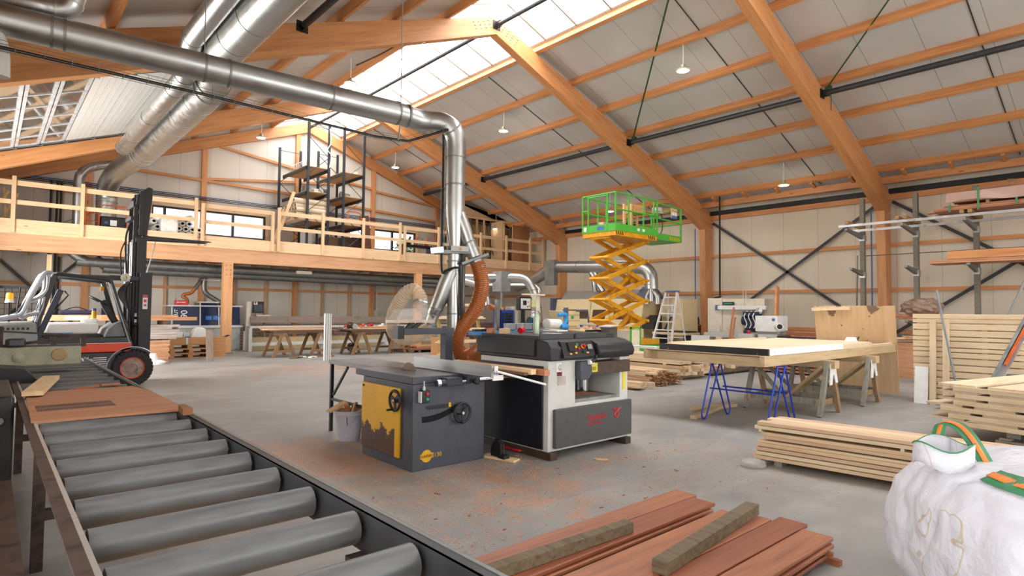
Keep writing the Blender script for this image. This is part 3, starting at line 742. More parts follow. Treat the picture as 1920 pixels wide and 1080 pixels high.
# upper casing
pr = [(4.5, 1.06), (4.5, 1.20), (4.56, 1.265), (4.66, 1.285), (5.73, 1.285), (5.73, 1.06)]
MB().prism(pr, 4.55, 5.93, 'x').build('upper_casing', PLBLK, pn, bev=.012)
B(((4.53, 4.74, 1.1), (4.56, 5.75, 1.285))).build('casing_side', PLBLK, pn, bev=.008)
B(((4.58, 4.72, 1.283), (5.15, 5.72, 1.325)), ((5.17, 4.72, 1.283), (5.9, 5.72, 1.335))).build('planer_table', paint('charcoal_table', '#2c2d2e', .4, .3), pn, bev=.004)
tf = MB()
for x in (4.6, 5.18): tf.box((x, 4.715, 1.29), (x+.55, 4.73, 1.345))
tf.build('table_lip', STEEL, pn, smooth=False)
# rounded front bulge right of the control panel
MB().prism([(4.44, 1.08), (4.42, 1.15), (4.46, 1.23), (4.56, 1.27), (4.66, 1.285), (4.66, 1.08)], 5.27, 5.93, 'x').build('cutter_cover', PLBLK, pn, bev=.02)
cp = MB().prism([(4.455, 1.085), (4.445, 1.095), (4.52, 1.27), (4.6, 1.27), (4.6, 1.085)], 4.72, 5.235, 'x').build('control_panel', paint('panel_charcoal', '#232326', .4), pn, bev=.008)
def cpp(x, t, lift=.0):   # point on the sloping control panel
    return (x, 4.445+(4.52-4.445)*t-.0-lift*.92, 1.095+(1.27-1.095)*t+lift*.39)
nrm = (0, -.92, .39)
def stud(x, t, r, mt, nm, h=.014):
    MB().lathe([(r, 0), (r, h*.7), (r*.8, h)], cpp(x, t), nrm, 16).build(nm, mt, cp)
def plate(x, t, w, h, mt, nm, d=.01):
    c = Vector(cpp(x, t)); MB().bar(c, c+Vector(nrm)*d, w, h, (0, .39, .92)).build(nm, mt, cp, smooth=False)
plate(4.85, .62, .085, .10, BLACK, 'key_block', .02)
for x, t, mt in ((4.935, .62, YEL), (4.962, .75, GREEN), (4.978, .52, RED)):
    plate(x, t, .026, .028, mt, 'push_button', .012)
stud(5.055, .64, .026, YEL, 'stop_collar', .012); stud(5.058, .65, .022, RED, 'emergency_stop', .04)
stud(5.03, .3, .014, BLACK, 'selector_knob', .02)
dp = None
plate(5.165, .58, .095, .085, BLACK, 'display_bezel', .008); plate(5.165, .6, .072, .055, paint('grey_lcd', '#9aa09a', .3), 'display', .011)
for x, t in ((4.83, .22), (4.92, .26), (5.11, .25)): plate(x, t, .035, .018, YEL, 'warning_sticker', .003)
# feed controls and stickers on the front
MB().lathe([(.035, 0), (.035, .012), (.024, .018), (.018, .03)], (4.745, 4.55, .985), (0, -1, 0), 18).build('dial', LGREY, pn)
MB().cbox((4.73, 4.548, .985), (.08, .01, .1)).build('dial_plate', WHITE, pn, smooth=False)
B(((4.705, 4.544, .89), (4.775, 4.55, .945))).build('red_label', paint('dark_label', '#2a0d0d', .5), pn, smooth=False)
txt('CE', .05, RED, pn, frame4((4.71, 4.543, .9), (1, 0, 0), (0, 0, 1)), 'ce_mark', .001)
B(((4.71, 4.545, .79), (4.84, 4.55, .885))).build('rating_plate', paint('faded_plate', '#b9aca4', .5), pn, smooth=False)
MB().prism([(5.0, .83), (5.14, .83), (5.2, .9), (5.2, .98), (5.14, 1.04), (5.0, 1.04)], 4.47, 4.55, 'y').build('feed_guard', ANTH2, pn, bev=.01)
lv = MB().tube([(5.16, 4.45, 1.03), (5.22, 4.44, 1.06), (5.23, 4.44, 1.11)], [.022, .016, .02], 10).build('lever', PLBLK, pn)
MB().cyl((5.12, 4.46, 1.03), (5.19, 4.46, 1.02), .026, 12).build('lever_hub', WHITE, lv)
B(((5.21, 4.512, .905), (5.34, 4.52, 1.01))).build('safety_sticker', paint('warning_yellow', '#d7c926', .5), pn, smooth=False)
txt('<00', .06, BLACK, pn, frame4((5.215, 4.511, .925), (1, 0, 0), (0, 0, 1)), 'sticker_symbols', .0006)
B(((5.845, 4.543, .66), (5.895, 4.55, .875))).build('height_scale', paint('scale_yellow', '#d9c832', .5), pn, smooth=False)
for x, y in ((4.63, 5.55), (4.68, 5.55)): pass
MB().cyl((5.0, 5.7, 1.12), (5.2, 5.95, 1.12), .12, 20).build('dust_port', PLBLK, pn)
# things lying on the planer table
ZT = 1.327
cn = thing('spray_can', 'pale green spray can standing on the planer table', 'spray can', (4.93, 5.12, ZT))
MB().lathe([(.036, 0), (.037, .005), (.037, .20), (.03, .22), (.014, .23)], (4.93, 5.12, ZT), n=20).build('can_body', paint('spray_can_green', '#b7c7ae', .35, .2, .15, 30), cn)
MB().lathe([(.012, .23), (.012, .262), (.008, .27)], (4.93, 5.12, ZT), n=12).build('nozzle', LGREY, cn)
o = MB().lathe([(.038, 0), (.038, .05), (.03, .065), (.001, .066)], (0, 0, 0), (.9, .2, .25), 18).build('red_beaker', RED, local=True); o.location = (4.745, 5.2, ZT+.04); tag(o, 'red plastic beaker lying on the planer table', 'beaker')
o = MB().lathe([(.028, 0), (.028, .09), (.012, .11), (.012, .13)], (4.85, 5.28, ZT), n=16).build('glass_bottle', CLEARP); tag(o, 'small clear bottle standing behind the red beaker on the planer', 'bottle')
for x, y, s, mt, lb in ((4.72, 5.45, .09, WB, 'pale wood block beside the red beaker on the planer'), (4.64, 5.62, .07, MATS['meranti_y'], 'brown wood block at the back corner of the planer')):
    o = MB().cbox((x, y, ZT+.03), (s*1.6, s, .06), .5).build('wood_block', mt, smooth=False); tag(o, lb, 'block')
o = MB().cbox((5.08, 5.0, ZT+.01), (.14, .2, .004), .3).build('paper_sheet', WHITE, smooth=False); tag(o, 'white paper sheet next to the spray can on the planer', 'paper')
o = MB().cbox((5.6, 5.45, ZT+.02), (.26, .22, .02), .2).build('paper_pad', WHITE, smooth=False, bev=.004); tag(o, 'white paper pad on the middle of the planer table', 'paper')
# jig and red crowbar on the floor between the machines
jg = thing('push_jig', 'black quadrant jig with wooden base on the floor by the planer', 'jig', (4.2, 4.95, 0))
MB().cbox((4.22, 4.92, .012), (.12, .42, .022), .25).build('wooden_base', WB, jg, smooth=False)
MB().prism([(4.88, .024), (5.04, .024), (5.04, .1), (4.98, .19), (4.92, .2), (4.88, .16)], 4.18, 4.2, 'x').tube([(4.22, 4.86, .05), (4.22, 4.88, .16), (4.22, 4.93, .21), (4.22, 5.0, .2), (4.22, 5.06, .12)], .012, 8).box((4.16, 4.8, .024), (4.24, 4.9, .06)).build('quadrant', BLACK, jg)
cb = MB().tube(smooth_path([(4.45, 5.3, .05), (4.5, 5.2, .045), (4.53, 5.05, .03), (4.6, 4.92, .025), (4.66, 4.86, .025)]), .014, 10).build('red_crowbar', RED); tag(cb, 'red metal bar lying on the floor beside the planer skid', 'crowbar')
o = MB().cbox((5.03, 4.2, .006), (.05, .16, .008), .7).build('wood_chip', SPRUCE, smooth=False); tag(o, 'single pale wood chip on the floor before the planer', 'wood chip')
# bucket of offcuts
bk = thing('offcut_bucket', 'white plastic bucket full of offcuts beside the table saw', 'bucket', (3.0, 6.2, 0))
bx, by = 3.40, 6.85
MB().lathe([(.14, 0), (.165, .30), (.175, .33), (.178, .36), (.16, .36), (.15, .3), (.13, .03)], (bx, by, 0), n=28).build('pail', paint('dusty_white_pail', '#c9c7d2', .5, 0, .1), bk)
MB().torus((bx, by, .315), .172, .008, n=28, m=6).build('rim', LGREY, bk)
MB().tube([(bx-.1, by-.145, .3), (bx-.1, by-.165, .2)], .004, 6).build('handle', BLACK, bk)
for i in range(7):
    a = i*.9; o = MB().bar((bx+.05*math.cos(a), by+.05*math.sin(a), .2), (bx+.12*math.cos(a+.5), by+.12*math.sin(a+.5), .40+.03*(i % 3)), .07, .02).build('wood_offcut', SPRUCE if i % 2 else MATS['meranti_y'], smooth=False)
    tag(o, 'wood offcut standing in the white bucket', 'offcut', 'offcuts in the bucket')
o = MB().prism([(-.12, 0), (.11, .1), (.13, .07), (-.1, -.01)], -.06, .06, 'y').build('wood_wedge', SPRUCE, local=True, smooth=False); o.location = (bx-.17, by-.02, .37); tag(o, 'long wood wedge lying across the rim of the white bucket', 'wedge')
o = MB().lathe([(.08, 0), (.1, .05), (.1, .16), (.05, .24), (.03, .27)], (3.62, 6.72, 0), n=18).build('brown_jug', paint('brown_jug', '#7a4424', .4)); tag(o, 'brown jug on the floor between the bucket and the saw', 'jug')

# ------------------------------------------------------------------ main extraction duct
def dpt(e, z, f=0):  # lateral offset e across the duct drop, f towards the back
    return (5.0+.7485*e+.663*f, 6.9-.663*e+.7485*f, z)
du = thing('extraction_duct', 'long silver extraction duct running overhead and dropping between saw and planer', 'duct', (5.0, 6.9, 0))
MB().tube([(-1.0, 7.4, 4.3), (4.16, 7.1, 4.3)], .155, 28).build('straight_run', GALV, du)
el = smooth_path([(4.14, 7.1, 4.3), (4.3, 7.11, 4.3), (4.5, 7.12, 4.29), (4.66, 7.08, 4.29), (4.8, 6.98, 4.28), (4.91, 6.92, 4.22), (4.98, 6.9, 4.1), (5.0, 6.9, 3.95), (5.0, 6.9, 3.8)], 6)
MB().tube(el, .15, 28).build('swan_elbow', GALV, du)
MB().tube([dpt(0, 3.85), dpt(0, 3.15), dpt(0, 3.0), dpt(.01, 2.5)], [.142, .142, .142, .1], 28).build('drop_pipe', GALV, du)
for c, d, r in (((4.14, 7.1, 4.3), (1, -.05, 0), .155), ((4.3, 7.1, 4.3), (1, -.05, 0), .152), ((4.93, 6.91, 4.2), (.7, 0, -.7), .15), ((5, 6.9, 3.8), (0, 0, 1), .142), ((5, 6.9, 3.4), (0, 0, 1), .142), ((5, 6.9, 2.5), (0, 0, 1), .1),
                ((3.2, 7.16, 4.3), (1, -.06, 0), .155), ((1.75, 7.24, 4.3), (1, -.06, 0), .155), ((2.0, 7.225, 4.3), (1, -.06, 0), .155), ((.5, 7.31, 4.3), (1, -.06, 0), .155), ((.4, 7.315, 4.3), (1, -.06, 0), .155)):
    ring(c, d, r, .006, .025).build('pipe_clamp', GALVD, du)
MB().tube([dpt(.06, 2.98), dpt(.16, 2.72), dpt(.2, 2.6), dpt(.295, 2.36)], [.1, .1, .095, .095], 24).build('branch_pipe', GALV, du)
ring(dpt(.21, 2.57), (.36, -.3, -.92), .095, .008, .02).build('pipe_clamp', GALVD, du)
b0 = Vector(dpt(.315, 2.33)); dr = (Vector(dpt(.295, 2.36))-Vector(dpt(.06, 2.98))).normalized()
side = Vector((.7485, -.663, 0)); s2 = dr.cross(Vector((.663, .7485, 0))).normalized()
gt = MB().bar(b0-s2*.2, b0+s2*.2, .28, .035, dr).build('slide_gate', GALVD, du, smooth=False)
MB().cyl(b0, b0+dr*.14, .1, 24).build('hose_collar', GALV, du)
# pneumatic slide gate on the main drop
g2 = MB().bar(dpt(-.3, 2.43), dpt(.24, 2.43), .2, .05).build('slide_gate', GALVD, du, smooth=False)
MB().bar(dpt(-.32, 2.44, -.08), dpt(-.14, 2.46, -.08), .07, .08).build('pneumatic_cylinder', ALU, g2, smooth=False)
MB().bar(dpt(-.03, 2.475, -.12), dpt(.22, 2.465, -.12), .05, .075).build('gate_actuator', LGREY, g2, smooth=False)
c0 = Vector(dpt(.1, 2.47, -.148)); a_ = MB().prism([(-.022, -.02), (.022, -.02), (0, .022)], -.001, .001, 'y')
a_.move(Matrix.Translation(c0) @ Matrix.Rotation(R(-41.5), 4, 'Z')).build('warning_triangle', paint('warning_orange', '#f0a020', .5), g2, smooth=False)
MB().tube([dpt(0, 2.4), dpt(0, 2.2), dpt(-.02, 2.15)], [.1, .1, .1], 22).build('lower_neck', GALV, du)
ring(dpt(0, 2.3), (0, 0, 1), .1, .006, .02).build('pipe_clamp', GALVD, du)
MB().tube([dpt(-.02, 2.16), dpt(-.1, 1.97), dpt(-.24, 1.63), dpt(-.275, 1.55), dpt(-.285, 1.53), dpt(-.315, 1.42), dpt(-.335, 1.36)], [.11, .125, .1, .1, .085, .085, .085], 22).build('lower_branch', GALV, du)
for e, z, r in ((-.245, 1.62, .1), (-.285, 1.53, .088), (-.32, 1.40, .085)):
    ring(dpt(e, z), (-.2*.75, .2*.66, -1), r, .006, .02).build('pipe_clamp', GALVD, du)
corrugated([dpt(-.335, 1.39), dpt(-.36, 1.30), dpt(-.4, 1.24)], .085, .03, .004).build('hose_stub', CLEARH, du)
MB().tube([dpt(0, 2.2), dpt(0, 0)], .09, 20).build('lower_pipe', GALV, du)
ring(dpt(0, 1.55), (0, 0, 1), .09, .006, .02).build('pipe_clamp', GALVD, du)
MB().tube([dpt(-.02, 1.0), dpt(-.12, .8), dpt(-.3, .45), dpt(-.4, .1)], [.07, .075, .085, .09], 16).build('floor_branch', GALV, du)
st = MB().bar(dpt(.13, 0, .02), dpt(.13, 2.5, .02), .05, .04, (1, 0, 0)).build('support_post', GALVD, du, smooth=False)
MB().cbox(Vector(dpt(.13, .012, .02)), (.16, .16, .02)).build('foot_plate', GALVD, st, smooth=False)
for x in (1.75, 4.2): MB().tube([(x, 7.24-.06*(x-1.75), 4.45), (x, 7.24-.06*(x-1.75), 7.2 if x < 3 else 7.9)], .006, 6).build('hanger_rod', GALVD, du)
MB().bar((4.2, 7.1, 4.15), (4.2, 7.15, 3.95), .03, .008, (1, 0, 0)).bar((1.85, 7.23, 4.15), (1.85, 7.23, 3.95), .03, .008, (1, 0, 0)).build('tray_bracket', GALVD, du, smooth=False)
MB().tube(smooth_path([(-.3, 7.6, 4.58), (.25, 7.42, 4.56), (.42, 7.4, 4.56), (.52, 7.38, 4.6), (.56, 7.36, 4.7), (.60, 7.34, 5.0), (.62, 7.34, 5.3)], 6), .1, 22).build('upper_branch', GALV, du)
for c, d in (((.42, 7.4, 4.56), (1, 0, 0)), ((.545, 7.37, 4.66), (.3, 0, 1))): ring(c, d, .1, .012, .025).build('pipe_clamp', GALV, du)
MB().tube(smooth_path([(-.4, 7.45, 4.35), (-.1, 7.36, 4.22), (.0, 7.33, 4.05), (.02, 7.33, 3.75)]), .085, 16).build('side_branch', LGREY, du)
# brown hose
hp = [(-.04+.365, 2.27), (.40, 2.0), (.39, 1.88), (.30, 1.62), (.16, 1.41), (.05, 1.2), (.055, 1.04), (.18, .95), (.33, .985)]
h = corrugated([dpt(.33, 2.29), dpt(.385, 2.1), dpt(.40, 1.92), dpt(.32, 1.64), dpt(.17, 1.42), dpt(.06, 1.22), dpt(.06, 1.05), dpt(.16, .96, -.05), dpt(.30, .97, -.15), dpt(.42, 1.06, -.35), (5.15, 5.95, 1.12)], .105, .026, .006, 20).build('brown_hose', HOSE)
tag(h, 'thick brown ribbed extraction hose looping down to the planer', 'hose')
# wire basket cable tray below the duct
TR = [(-.9, 7.2, 3.97), (.02, 7.19, 3.97), (1.74, 7.21, 3.97), (3.93, 7.33, 3.97), (4.40, 7.22, 3.97), (4.72, 6.92, 4.1), (4.82, 6.83, 4.14)]
def tray(pts, name, label, w=.1, h=.07, step=.2, upv=(0, 0, 1)):
    t = thing(name, label, 'cable tray', pts[0]); m = MB(); pts = [Vector(p) for p in pts]; U = Vector(upv)
    for p, q in zip(pts, pts[1:]):
        d = (q-p).normalized(); x = d.cross(U).normalized(); u = x.cross(d)
        for a, b in ((-w/2, 0), (0, 0), (w/2, 0), (-w/2, h), (w/2, h)): m.tube([p+x*a+u*b, q+x*a+u*b], .0028, 5)
        L = (q-p).length; n = max(1, int(L/step))
        for k in range(n):
            c = p+d*(L*(k+.5)/n); m.tube([c-x*w/2+u*h, c-x*w/2, c+x*w/2, c+x*w/2+u*h], .0026, 5)
    m.build('wire_basket', GALVD, t); return t
ct = tray(TR, 'cable_tray', 'thin wire cable tray with black cable hung beneath the silver duct')
MB().tube([(p[0], p[1], p[2]+.02) for p in TR], .016, 8).build('cable', BLACK, ct)
TV = [(*dpt(-.17, 4.1, -.05)[:2], 4.1), (*dpt(-.17, 2.15, -.05)[:2], 2.15)]
ctv = tray(TV, 'cable_tray', 'upright wire cable tray beside the silver duct drop', .09, .07, .2, (1, 0, 0))
MB().tube(smooth_path([(4.76, 6.88, 4.16), dpt(-.17, 4.0, -.05), dpt(-.17, 3.0, -.05), dpt(-.17, 2.2, -.05), dpt(-.1, 2.16, -.15), dpt(.05, 2.2, -.16), dpt(.1, 2.1, -.12), dpt(.12, 1.3, -.05)]), .016, 8).build('cable', BLACK, ctv)
ct3 = tray([dpt(.1, 2.25, -.05), dpt(.1, 1.0, -.05)], 'cable_tray', 'short upright wire tray on the post beneath the slide gate', .06, .04, .14, (1, 0, 0))
# ------------------------------------------------------------------ assembly table with half-built panel
TW = wood('workshop_beam_x', '#c6ac86', '#a2825a', 'x', .9, .6, .1)
TWY = wood('workshop_beam_y', '#c6ac86', '#a2825a', 'y', .9, .6, .1)
TWZ = wood('trestle_wood', '#a98c66', '#7a6142', 'z', .9, .65, .25)
GREYW = wood('weathered_grey_wood', '#8f8a7e', '#625c50', 'z', 1.1, .7, .15)
BLUEST = paint('blue_lacquered_tube', '#173aa8', .35, .2)
PALEX = wood('pale_boards_x', '#dfcbac', '#cbac82', 'x', .6, .55, .08, False)
at = thing('assembly_table', 'long wooden assembly table frame standing on blue and wooden trestles', 'table', (10.8, 4.7, .86))
B(((8.0, 3.80, .862), (13.62, 3.87, 1.012))).build('front_beam', TW, at, smooth=False, bev=.004)
B(((8.0, 5.73, .862), (13.62, 5.8, 1.0))).build('back_beam', TW, at, smooth=False, bev=.004)
B(((8.12, 3.89, .85), (8.18, 5.76, .985))).build('end_beam', TWY, at, smooth=False, bev=.004)
B(((13.56, 3.87, .862), (13.62, 5.7, 1.0))).build('end_beam', TWY, at, smooth=False, bev=.004)
m = MB()
for i in range(7): m.box((8.9+i*.7, 3.87, .87), (8.96+i*.7, 5.7, .99))
m.build('cross_rails', TWY, at, smooth=False)
B(((8.05, 3.9, 1.0), (13.6, 5.72, 1.012))).build('top_board', TW, at, smooth=False)
pa = thing('door_panel', 'half-built plank panel with black and white edge strips on the table', 'door panel', (9.5, 4.7, 1.012))
m = MB()
for i in range(9): m.box((8.14, 3.83+i*.192, 1.014), (12.2+.04*(i % 3), 3.83+i*.192+.188, 1.1))
m.build('planks', PALEX, pa, smooth=False)
B(((8.10, 3.80, 1.013), (8.14, 5.56, 1.105))).build('black_edge', BLACK, pa, smooth=False, bev=.002)
m = MB()
for y in (3.95, 5.4): m.lathe([(.007, 0), (.004, .003)], (8.10, y, 1.03), (-1, 0, 0), 8)
for x in (8.3, 9.1, 9.9, 10.3, 10.7): m.lathe([(.007, 0), (.004, .003)], (x, 3.79, 1.03+.03*(int(x*10) % 2)), (0, -1, 0), 8)
m.build('screw_heads', GALV, pa)
B(((8.141, 3.79, 1.013), (10.82, 3.829, 1.106))).build('white_edge', paint('white_primer', '#eeeeee', .5, 0, .03), pa, smooth=False, bev=.002)
B(((10.82, 3.80, 1.012), (12.24, 3.83, 1.09))).build('front_rail', PALEX, pa, smooth=False)
o = B(((8.02, 5.6, 1.013), (8.16, 6.2, 1.05))).build('white_sheet', WHITE, smooth=False); tag(o, 'white board end sticking out at the back of the assembly table', 'board')
o = MB().bar((8.3, 5.50, 1.114), (11.6, 5.50, 1.114), .06, .025).build('batten', PALEX, smooth=False); tag(o, 'long pale batten along the back edge of the half-built panel', 'batten')
o = B(((12.3, 3.9, 1.013), (13.9, 3.98, 1.03))).build('thin_lath', PALEX, smooth=False); tag(o, 'thin pale lath overhanging the end of the assembly table', 'lath')
o = MB().prism([(-.1, 0), (.1, 0), (.02, .07)], -.08, .08, 'y').build('folded_paper', WHITE, local=True, smooth=False); o.location = (12.15, 4.12, 1.101); tag(o, 'small folded white paper standing on the assembly table', 'paper')
tp = thing('clipboard', 'black clipboard with pen lying at the far end of the table', 'clipboard', (12.75, 4.1, 1.013))
MB().cbox((12.75, 4.1, 1.02), (.42, .24, .012), .1).build('board', BLACK, tp, smooth=False)
MB().bar((12.42, 4.15, 1.03), (12.5, 4.1, 1.17), .02, .02).build('pen', BLACK, tp)
# blue hairpin trestle
tb = thing('blue_trestle', 'blue tubular steel trestle under the black-edged table end', 'trestle', (8.5, 4.3, 0))
def hairpin(y, xs, parent):
    m = MB(); top = .855
    (a, b, c, d) = xs
    for x0, x1, x2 in ((a+.28, a, a+.52), (d-.28, d, d-.52)):
        s = 1 if x2 > x0 else -1
        m.tube([(x0, y, top), (x1-.02*s, y, .10), (x1-.01*s, y, .05), (x1+.03*s, y, .016), (x1+.075*s, y, .016), (x1+.11*s, y, .05), (x1+.16*s, y, .13), (x2, y, top)], .013, 8)
    m.build('hairpin_leg', BLUEST, parent)
hairpin(4.78, (8.06, 0, 0, 8.86), tb); hairpin(3.78, (8.06, 0, 0, 8.86), tb)
MB().tube([(8.28, 3.78, .46), (8.28, 4.78, .46)], .012, 8).build('cross_tube', BLUEST, tb)
MB().tube([(8.66, 3.78, .46), (8.66, 4.78, .46)], .012, 8).build('cross_tube', BLUEST, tb)
MB().bar((8.46, 3.7, .855), (8.46, 4.86, .855), .05, .012).build('top_rail', BLUEST, tb, smooth=False)
MB().torus((8.33, 4.25, .43), .025, .004, (0, 1, 0), 14, 5).build('hook_ring', GALV, tb)
# wooden trestles
def trestle(name, label, x, y0, y1, w=.78, h=.86, mats=(TWZ, GREYW), cut=True, group=None, thick=.09):
    t = thing(name, label, 'trestle', (x, (y0+y1)/2, 0), 0, group)
    for y, yi in ((y0, 1), (y1, -1)):
        for s in (-1, 1):
            MB().bar((x+s*w/2, y, .0), (x+s*.06, y, h-.02), .06, thick, (1, 0, 0)).build('leg', mats[1] if s == -1 else mats[0], t, smooth=False)
        MB().bar((x-w/2+.02, y+yi*.05, .2), (x+w/2-.02, y+yi*.05, .2), .03, .09).build('foot_rail', mats[0], t, smooth=False)
        if cut and yi == 1:
            MB().prism([(x-.09, h-.05), (x+.09, h-.05), (x+.2, h-.36), (x+.11, h-.36), (x+.04, h-.22), (x+.01, h-.22), (x-.03, h-.38), (x-.13, h-.38)], y-.06, y-.045, 'y').build('white_gusset', WHITE, t, smooth=False)
    B(((x-.09, y0-.12, h-.12), (x+.09, y1+.12, h))).build('top_beam', TWY, t, smooth=False)
    for s in (-1, 1):
        MB().bar((x+s*w/2*.8, y0+.03, .22), (x+s*w/2*.8, y1-.03, .22), .03, .1).build('long_rail', mats[1], t, smooth=False)
        MB().bar((x+s*.16, y0+.05, h-.1), (x+s*.30, (y0+y1)/2+.05*s, .24), .04, .09, (1, 0, 0)).build('brace', mats[0], t, smooth=False)
        MB().bar((x+s*.16, y1-.05, h-.1), (x+s*.30, (y0+y1)/2, .24), .04, .09, (1, 0, 0)).build('brace', mats[1], t, smooth=False)
    return t
trestle('wooden_trestle', 'weathered wooden trestle next to the blue one under the assembly table', 10.10, 3.75, 4.95)
trestle('wooden_trestle', 'weathered wooden trestle nearest the plywood sheet under the assembly table', 11.88, 3.72, 5.0)
for p, q in (((8.0, 4.9), (9.7, 5.25)), ((8.7, 5.35), (9.65, 5.1))):
    o = MB().bar((p[0], p[1], .03), (q[0], q[1], .03 if p[1] < 5 else .0301), .09, .055).build('floor_timber', TW, smooth=False); tag(o, 'loose timber lying on the floor behind the blue trestle' if p[1] < 5 else 'shorter loose timber lying against the wooden trestle foot', 'timber')
# leaning plywood sheet with paint marks
def ply_stain():
    t = NT('stained_plywood'); v = t.coord(); n = t.noise(t.coord((1, 6, .6)), 2, 4); n2 = t.noise(v, 3.1, 4, .6); n3 = t.noise(v, 9, 2)
    tc = t.new('ShaderNodeTexCoord'); sp = t.new('ShaderNodeSeparateXYZ'); t.link(tc.outputs['Object'], sp.inputs[0])
    base = t.ramp(n, [(.3, '#c9a57c'), (.7, '#d9b890')])
    hi = t.math('GREATER_THAN', t.math('ADD', t.math('MULTIPLY', t.math('SUBTRACT', n2, .5), 1.6), t.math('MULTIPLY', sp.outputs['Z'], .55)), 1.06)
    sp2 = t.math('GREATER_THAN', n3, .735)
    t.col(t.mix(t.math('MAXIMUM', hi, t.math('MULTIPLY', sp2, .7)), base, '#7d6450')); t.set(Roughness=.6); return t.m
ps = thing('plywood_sheet', 'large stained plywood sheet leaning upright behind the assembly table', 'plywood sheet', (13.9, 4.5, 0))
m = MB().bar((13.94, 4.6, .0), (13.68, 4.6, 1.78), 1.55, .018, (1, 0, 0)); m.build('sheet', ply_stain(), ps, smooth=False)
MB().bar((13.66, 4.65, 1.73), (13.66, 5.42, 1.70), .03, .07).build('top_batten', PALEX, ps, smooth=False)

# ------------------------------------------------------------------ slatted panels leaning on the rack
SLAT = wood('planed_spruce_y', '#dcc6a4', '#c8a87e', 'y', .8, .55, .1, False)
SLATZ = wood('planed_spruce_z', '#dcc6a4', '#c8a87e', 'z', .8, .55, .1, False)
def slat_panel(name, label, x, y0, y1, seed, lean=.0):
    rnd = random.Random(seed)
    t = thing(name, label, 'slatted panel', (x, (y0+y1)/2, 0)); z = 0.0; first = True
    while z < 1.6:
        h = rnd.choice((.06, .085, .1, .1)); h = min(h, 1.62-z)
        if h > .03: B(((x, y0, z+.001), (x+.03, y1, z+h))).build('slat', SLAT, t, smooth=False, bev=.003)
        z += h+.018
    for y in (y0-.45, y0-1.05, (y0+y1)/2, y1+.15): B(((x+.03, y-.045, 0), (x+.06, y+.045, 1.6))).build('batten', SLATZ, t, smooth=False)
    return t
slat_panel('slatted_panel', 'pale slatted fence panel standing upright with two loose boards before it', 12.86, 3.31, .2, 1)
slat_panel('slatted_panel', 'second pale slatted panel hidden close behind the front one', 12.96, 3.27, .2, 2)
for i, (y, h, x, w, mt, lb) in enumerate(((2.99, 1.52, 12.80, .1, SLATZ, 'upright pale board beside the white board against the slatted panel'),
                                      (2.79, 1.53, 12.78, .1, SLATZ, 'upright pale board closest to the grey rod against the slatted panel'),
                                      (3.17, .66, 12.79, .21, WHITE, 'short white board standing against the slatted panel'))):
    o = MB().bar((x-.06, y, .0), (x+.04, y, h), w, .022, (1, 0, 0)).build('upright_board', mt, smooth=False, bev=.002); tag(o, lb, 'board')
o = MB().cyl((12.6, 2.55, .0), (12.8, 2.92, 2.05), .018, 10).build('grey_rod', paint('grey_plastic_rod', '#7f868c', .4)); tag(o, 'thin grey rod leaning on the slatted panel', 'rod')
# stack of slatted panels on timbers, front edge turned a little
sp0 = Vector((9.36, 2.06, 0)); dx = Vector((-.22, -.975, 0)); dn = Vector((.975, -.22, 0))
for k in range(6):
    z = .20+k*.087; off = (.03, -.04, .05, -.1, -.12, -.1)[k]
    o0 = sp0+dx*(-off)*1.0
    if k == 5: lab = 'slatted panel lying on top of the flat stack by the big bag'
    else: lab = 'slatted panel lying flat within the stack beside the big bag'
    t = thing('flat_panel', lab, 'slatted panel', (o0.x, o0.y, z), 0, 'slatted panels lying in the flat stack')
    rail = MB().bar(o0+Vector((0, 0, z+.03)), o0+dx*2.6+Vector((0, 0, z+.03)), .05, .058).build('edge_rail', SLAT, t, smooth=False, bev=.003)
    for j, s in enumerate((.0, .55, 1.1, 1.7, 2.3)):
        a = o0+dx*(s+.03); MB().bar(a+Vector((0, 0, z+.072))+dn*.0, a+dn*2.4+dx*.0+Vector((0, 0, z+.072)), .42, .026).build('slat', wood('pinkgrey_spruce', '#d6c0a8', '#bca184', 'x', .7, .6, .1, False) if k < 5 else PALEX, t, smooth=False)
for i in range(3):
    a = sp0+dx*(.7+.35*i)+dn*.05
    o = MB().bar(a+Vector((0, 0, .165)), a+dn*1.9+Vector((0, 0, .165)), .14, .066).build('bearer_timber', GREYW, smooth=False); tag(o, 'grey timber bearer under the flat stack of slatted panels', 'bearer', 'bearers under the flat panel stack')
pt = thing('grey_pallet', 'weathered grey pallet under the flat stack of slatted panels', 'pallet', (9.9, 1.3, 0))
for s in (.1, .45, .8, 1.15):
    a = sp0+dx*(.55+s)-dn*.05; MB().bar(a+Vector((0, 0, .12)), a+dn*1.3+Vector((0, 0, .12)), .11, .022).build('deck_board', GREYW, pt, smooth=False)
for s in (.02, .6, 1.2):
    a = sp0+dx*.55+dn*s; MB().bar(a+Vector((0, 0, .09)), a+dx*1.3+Vector((0, 0, .09)), .1, .022).build('stringer', GREYW, pt, smooth=False)
    for q in (.05, .62, 1.2): MB().cbox(a+dx*q+Vector((0, 0, .04)), (.1, .14, .078), .2).build('block', GREYW, pt, smooth=False)

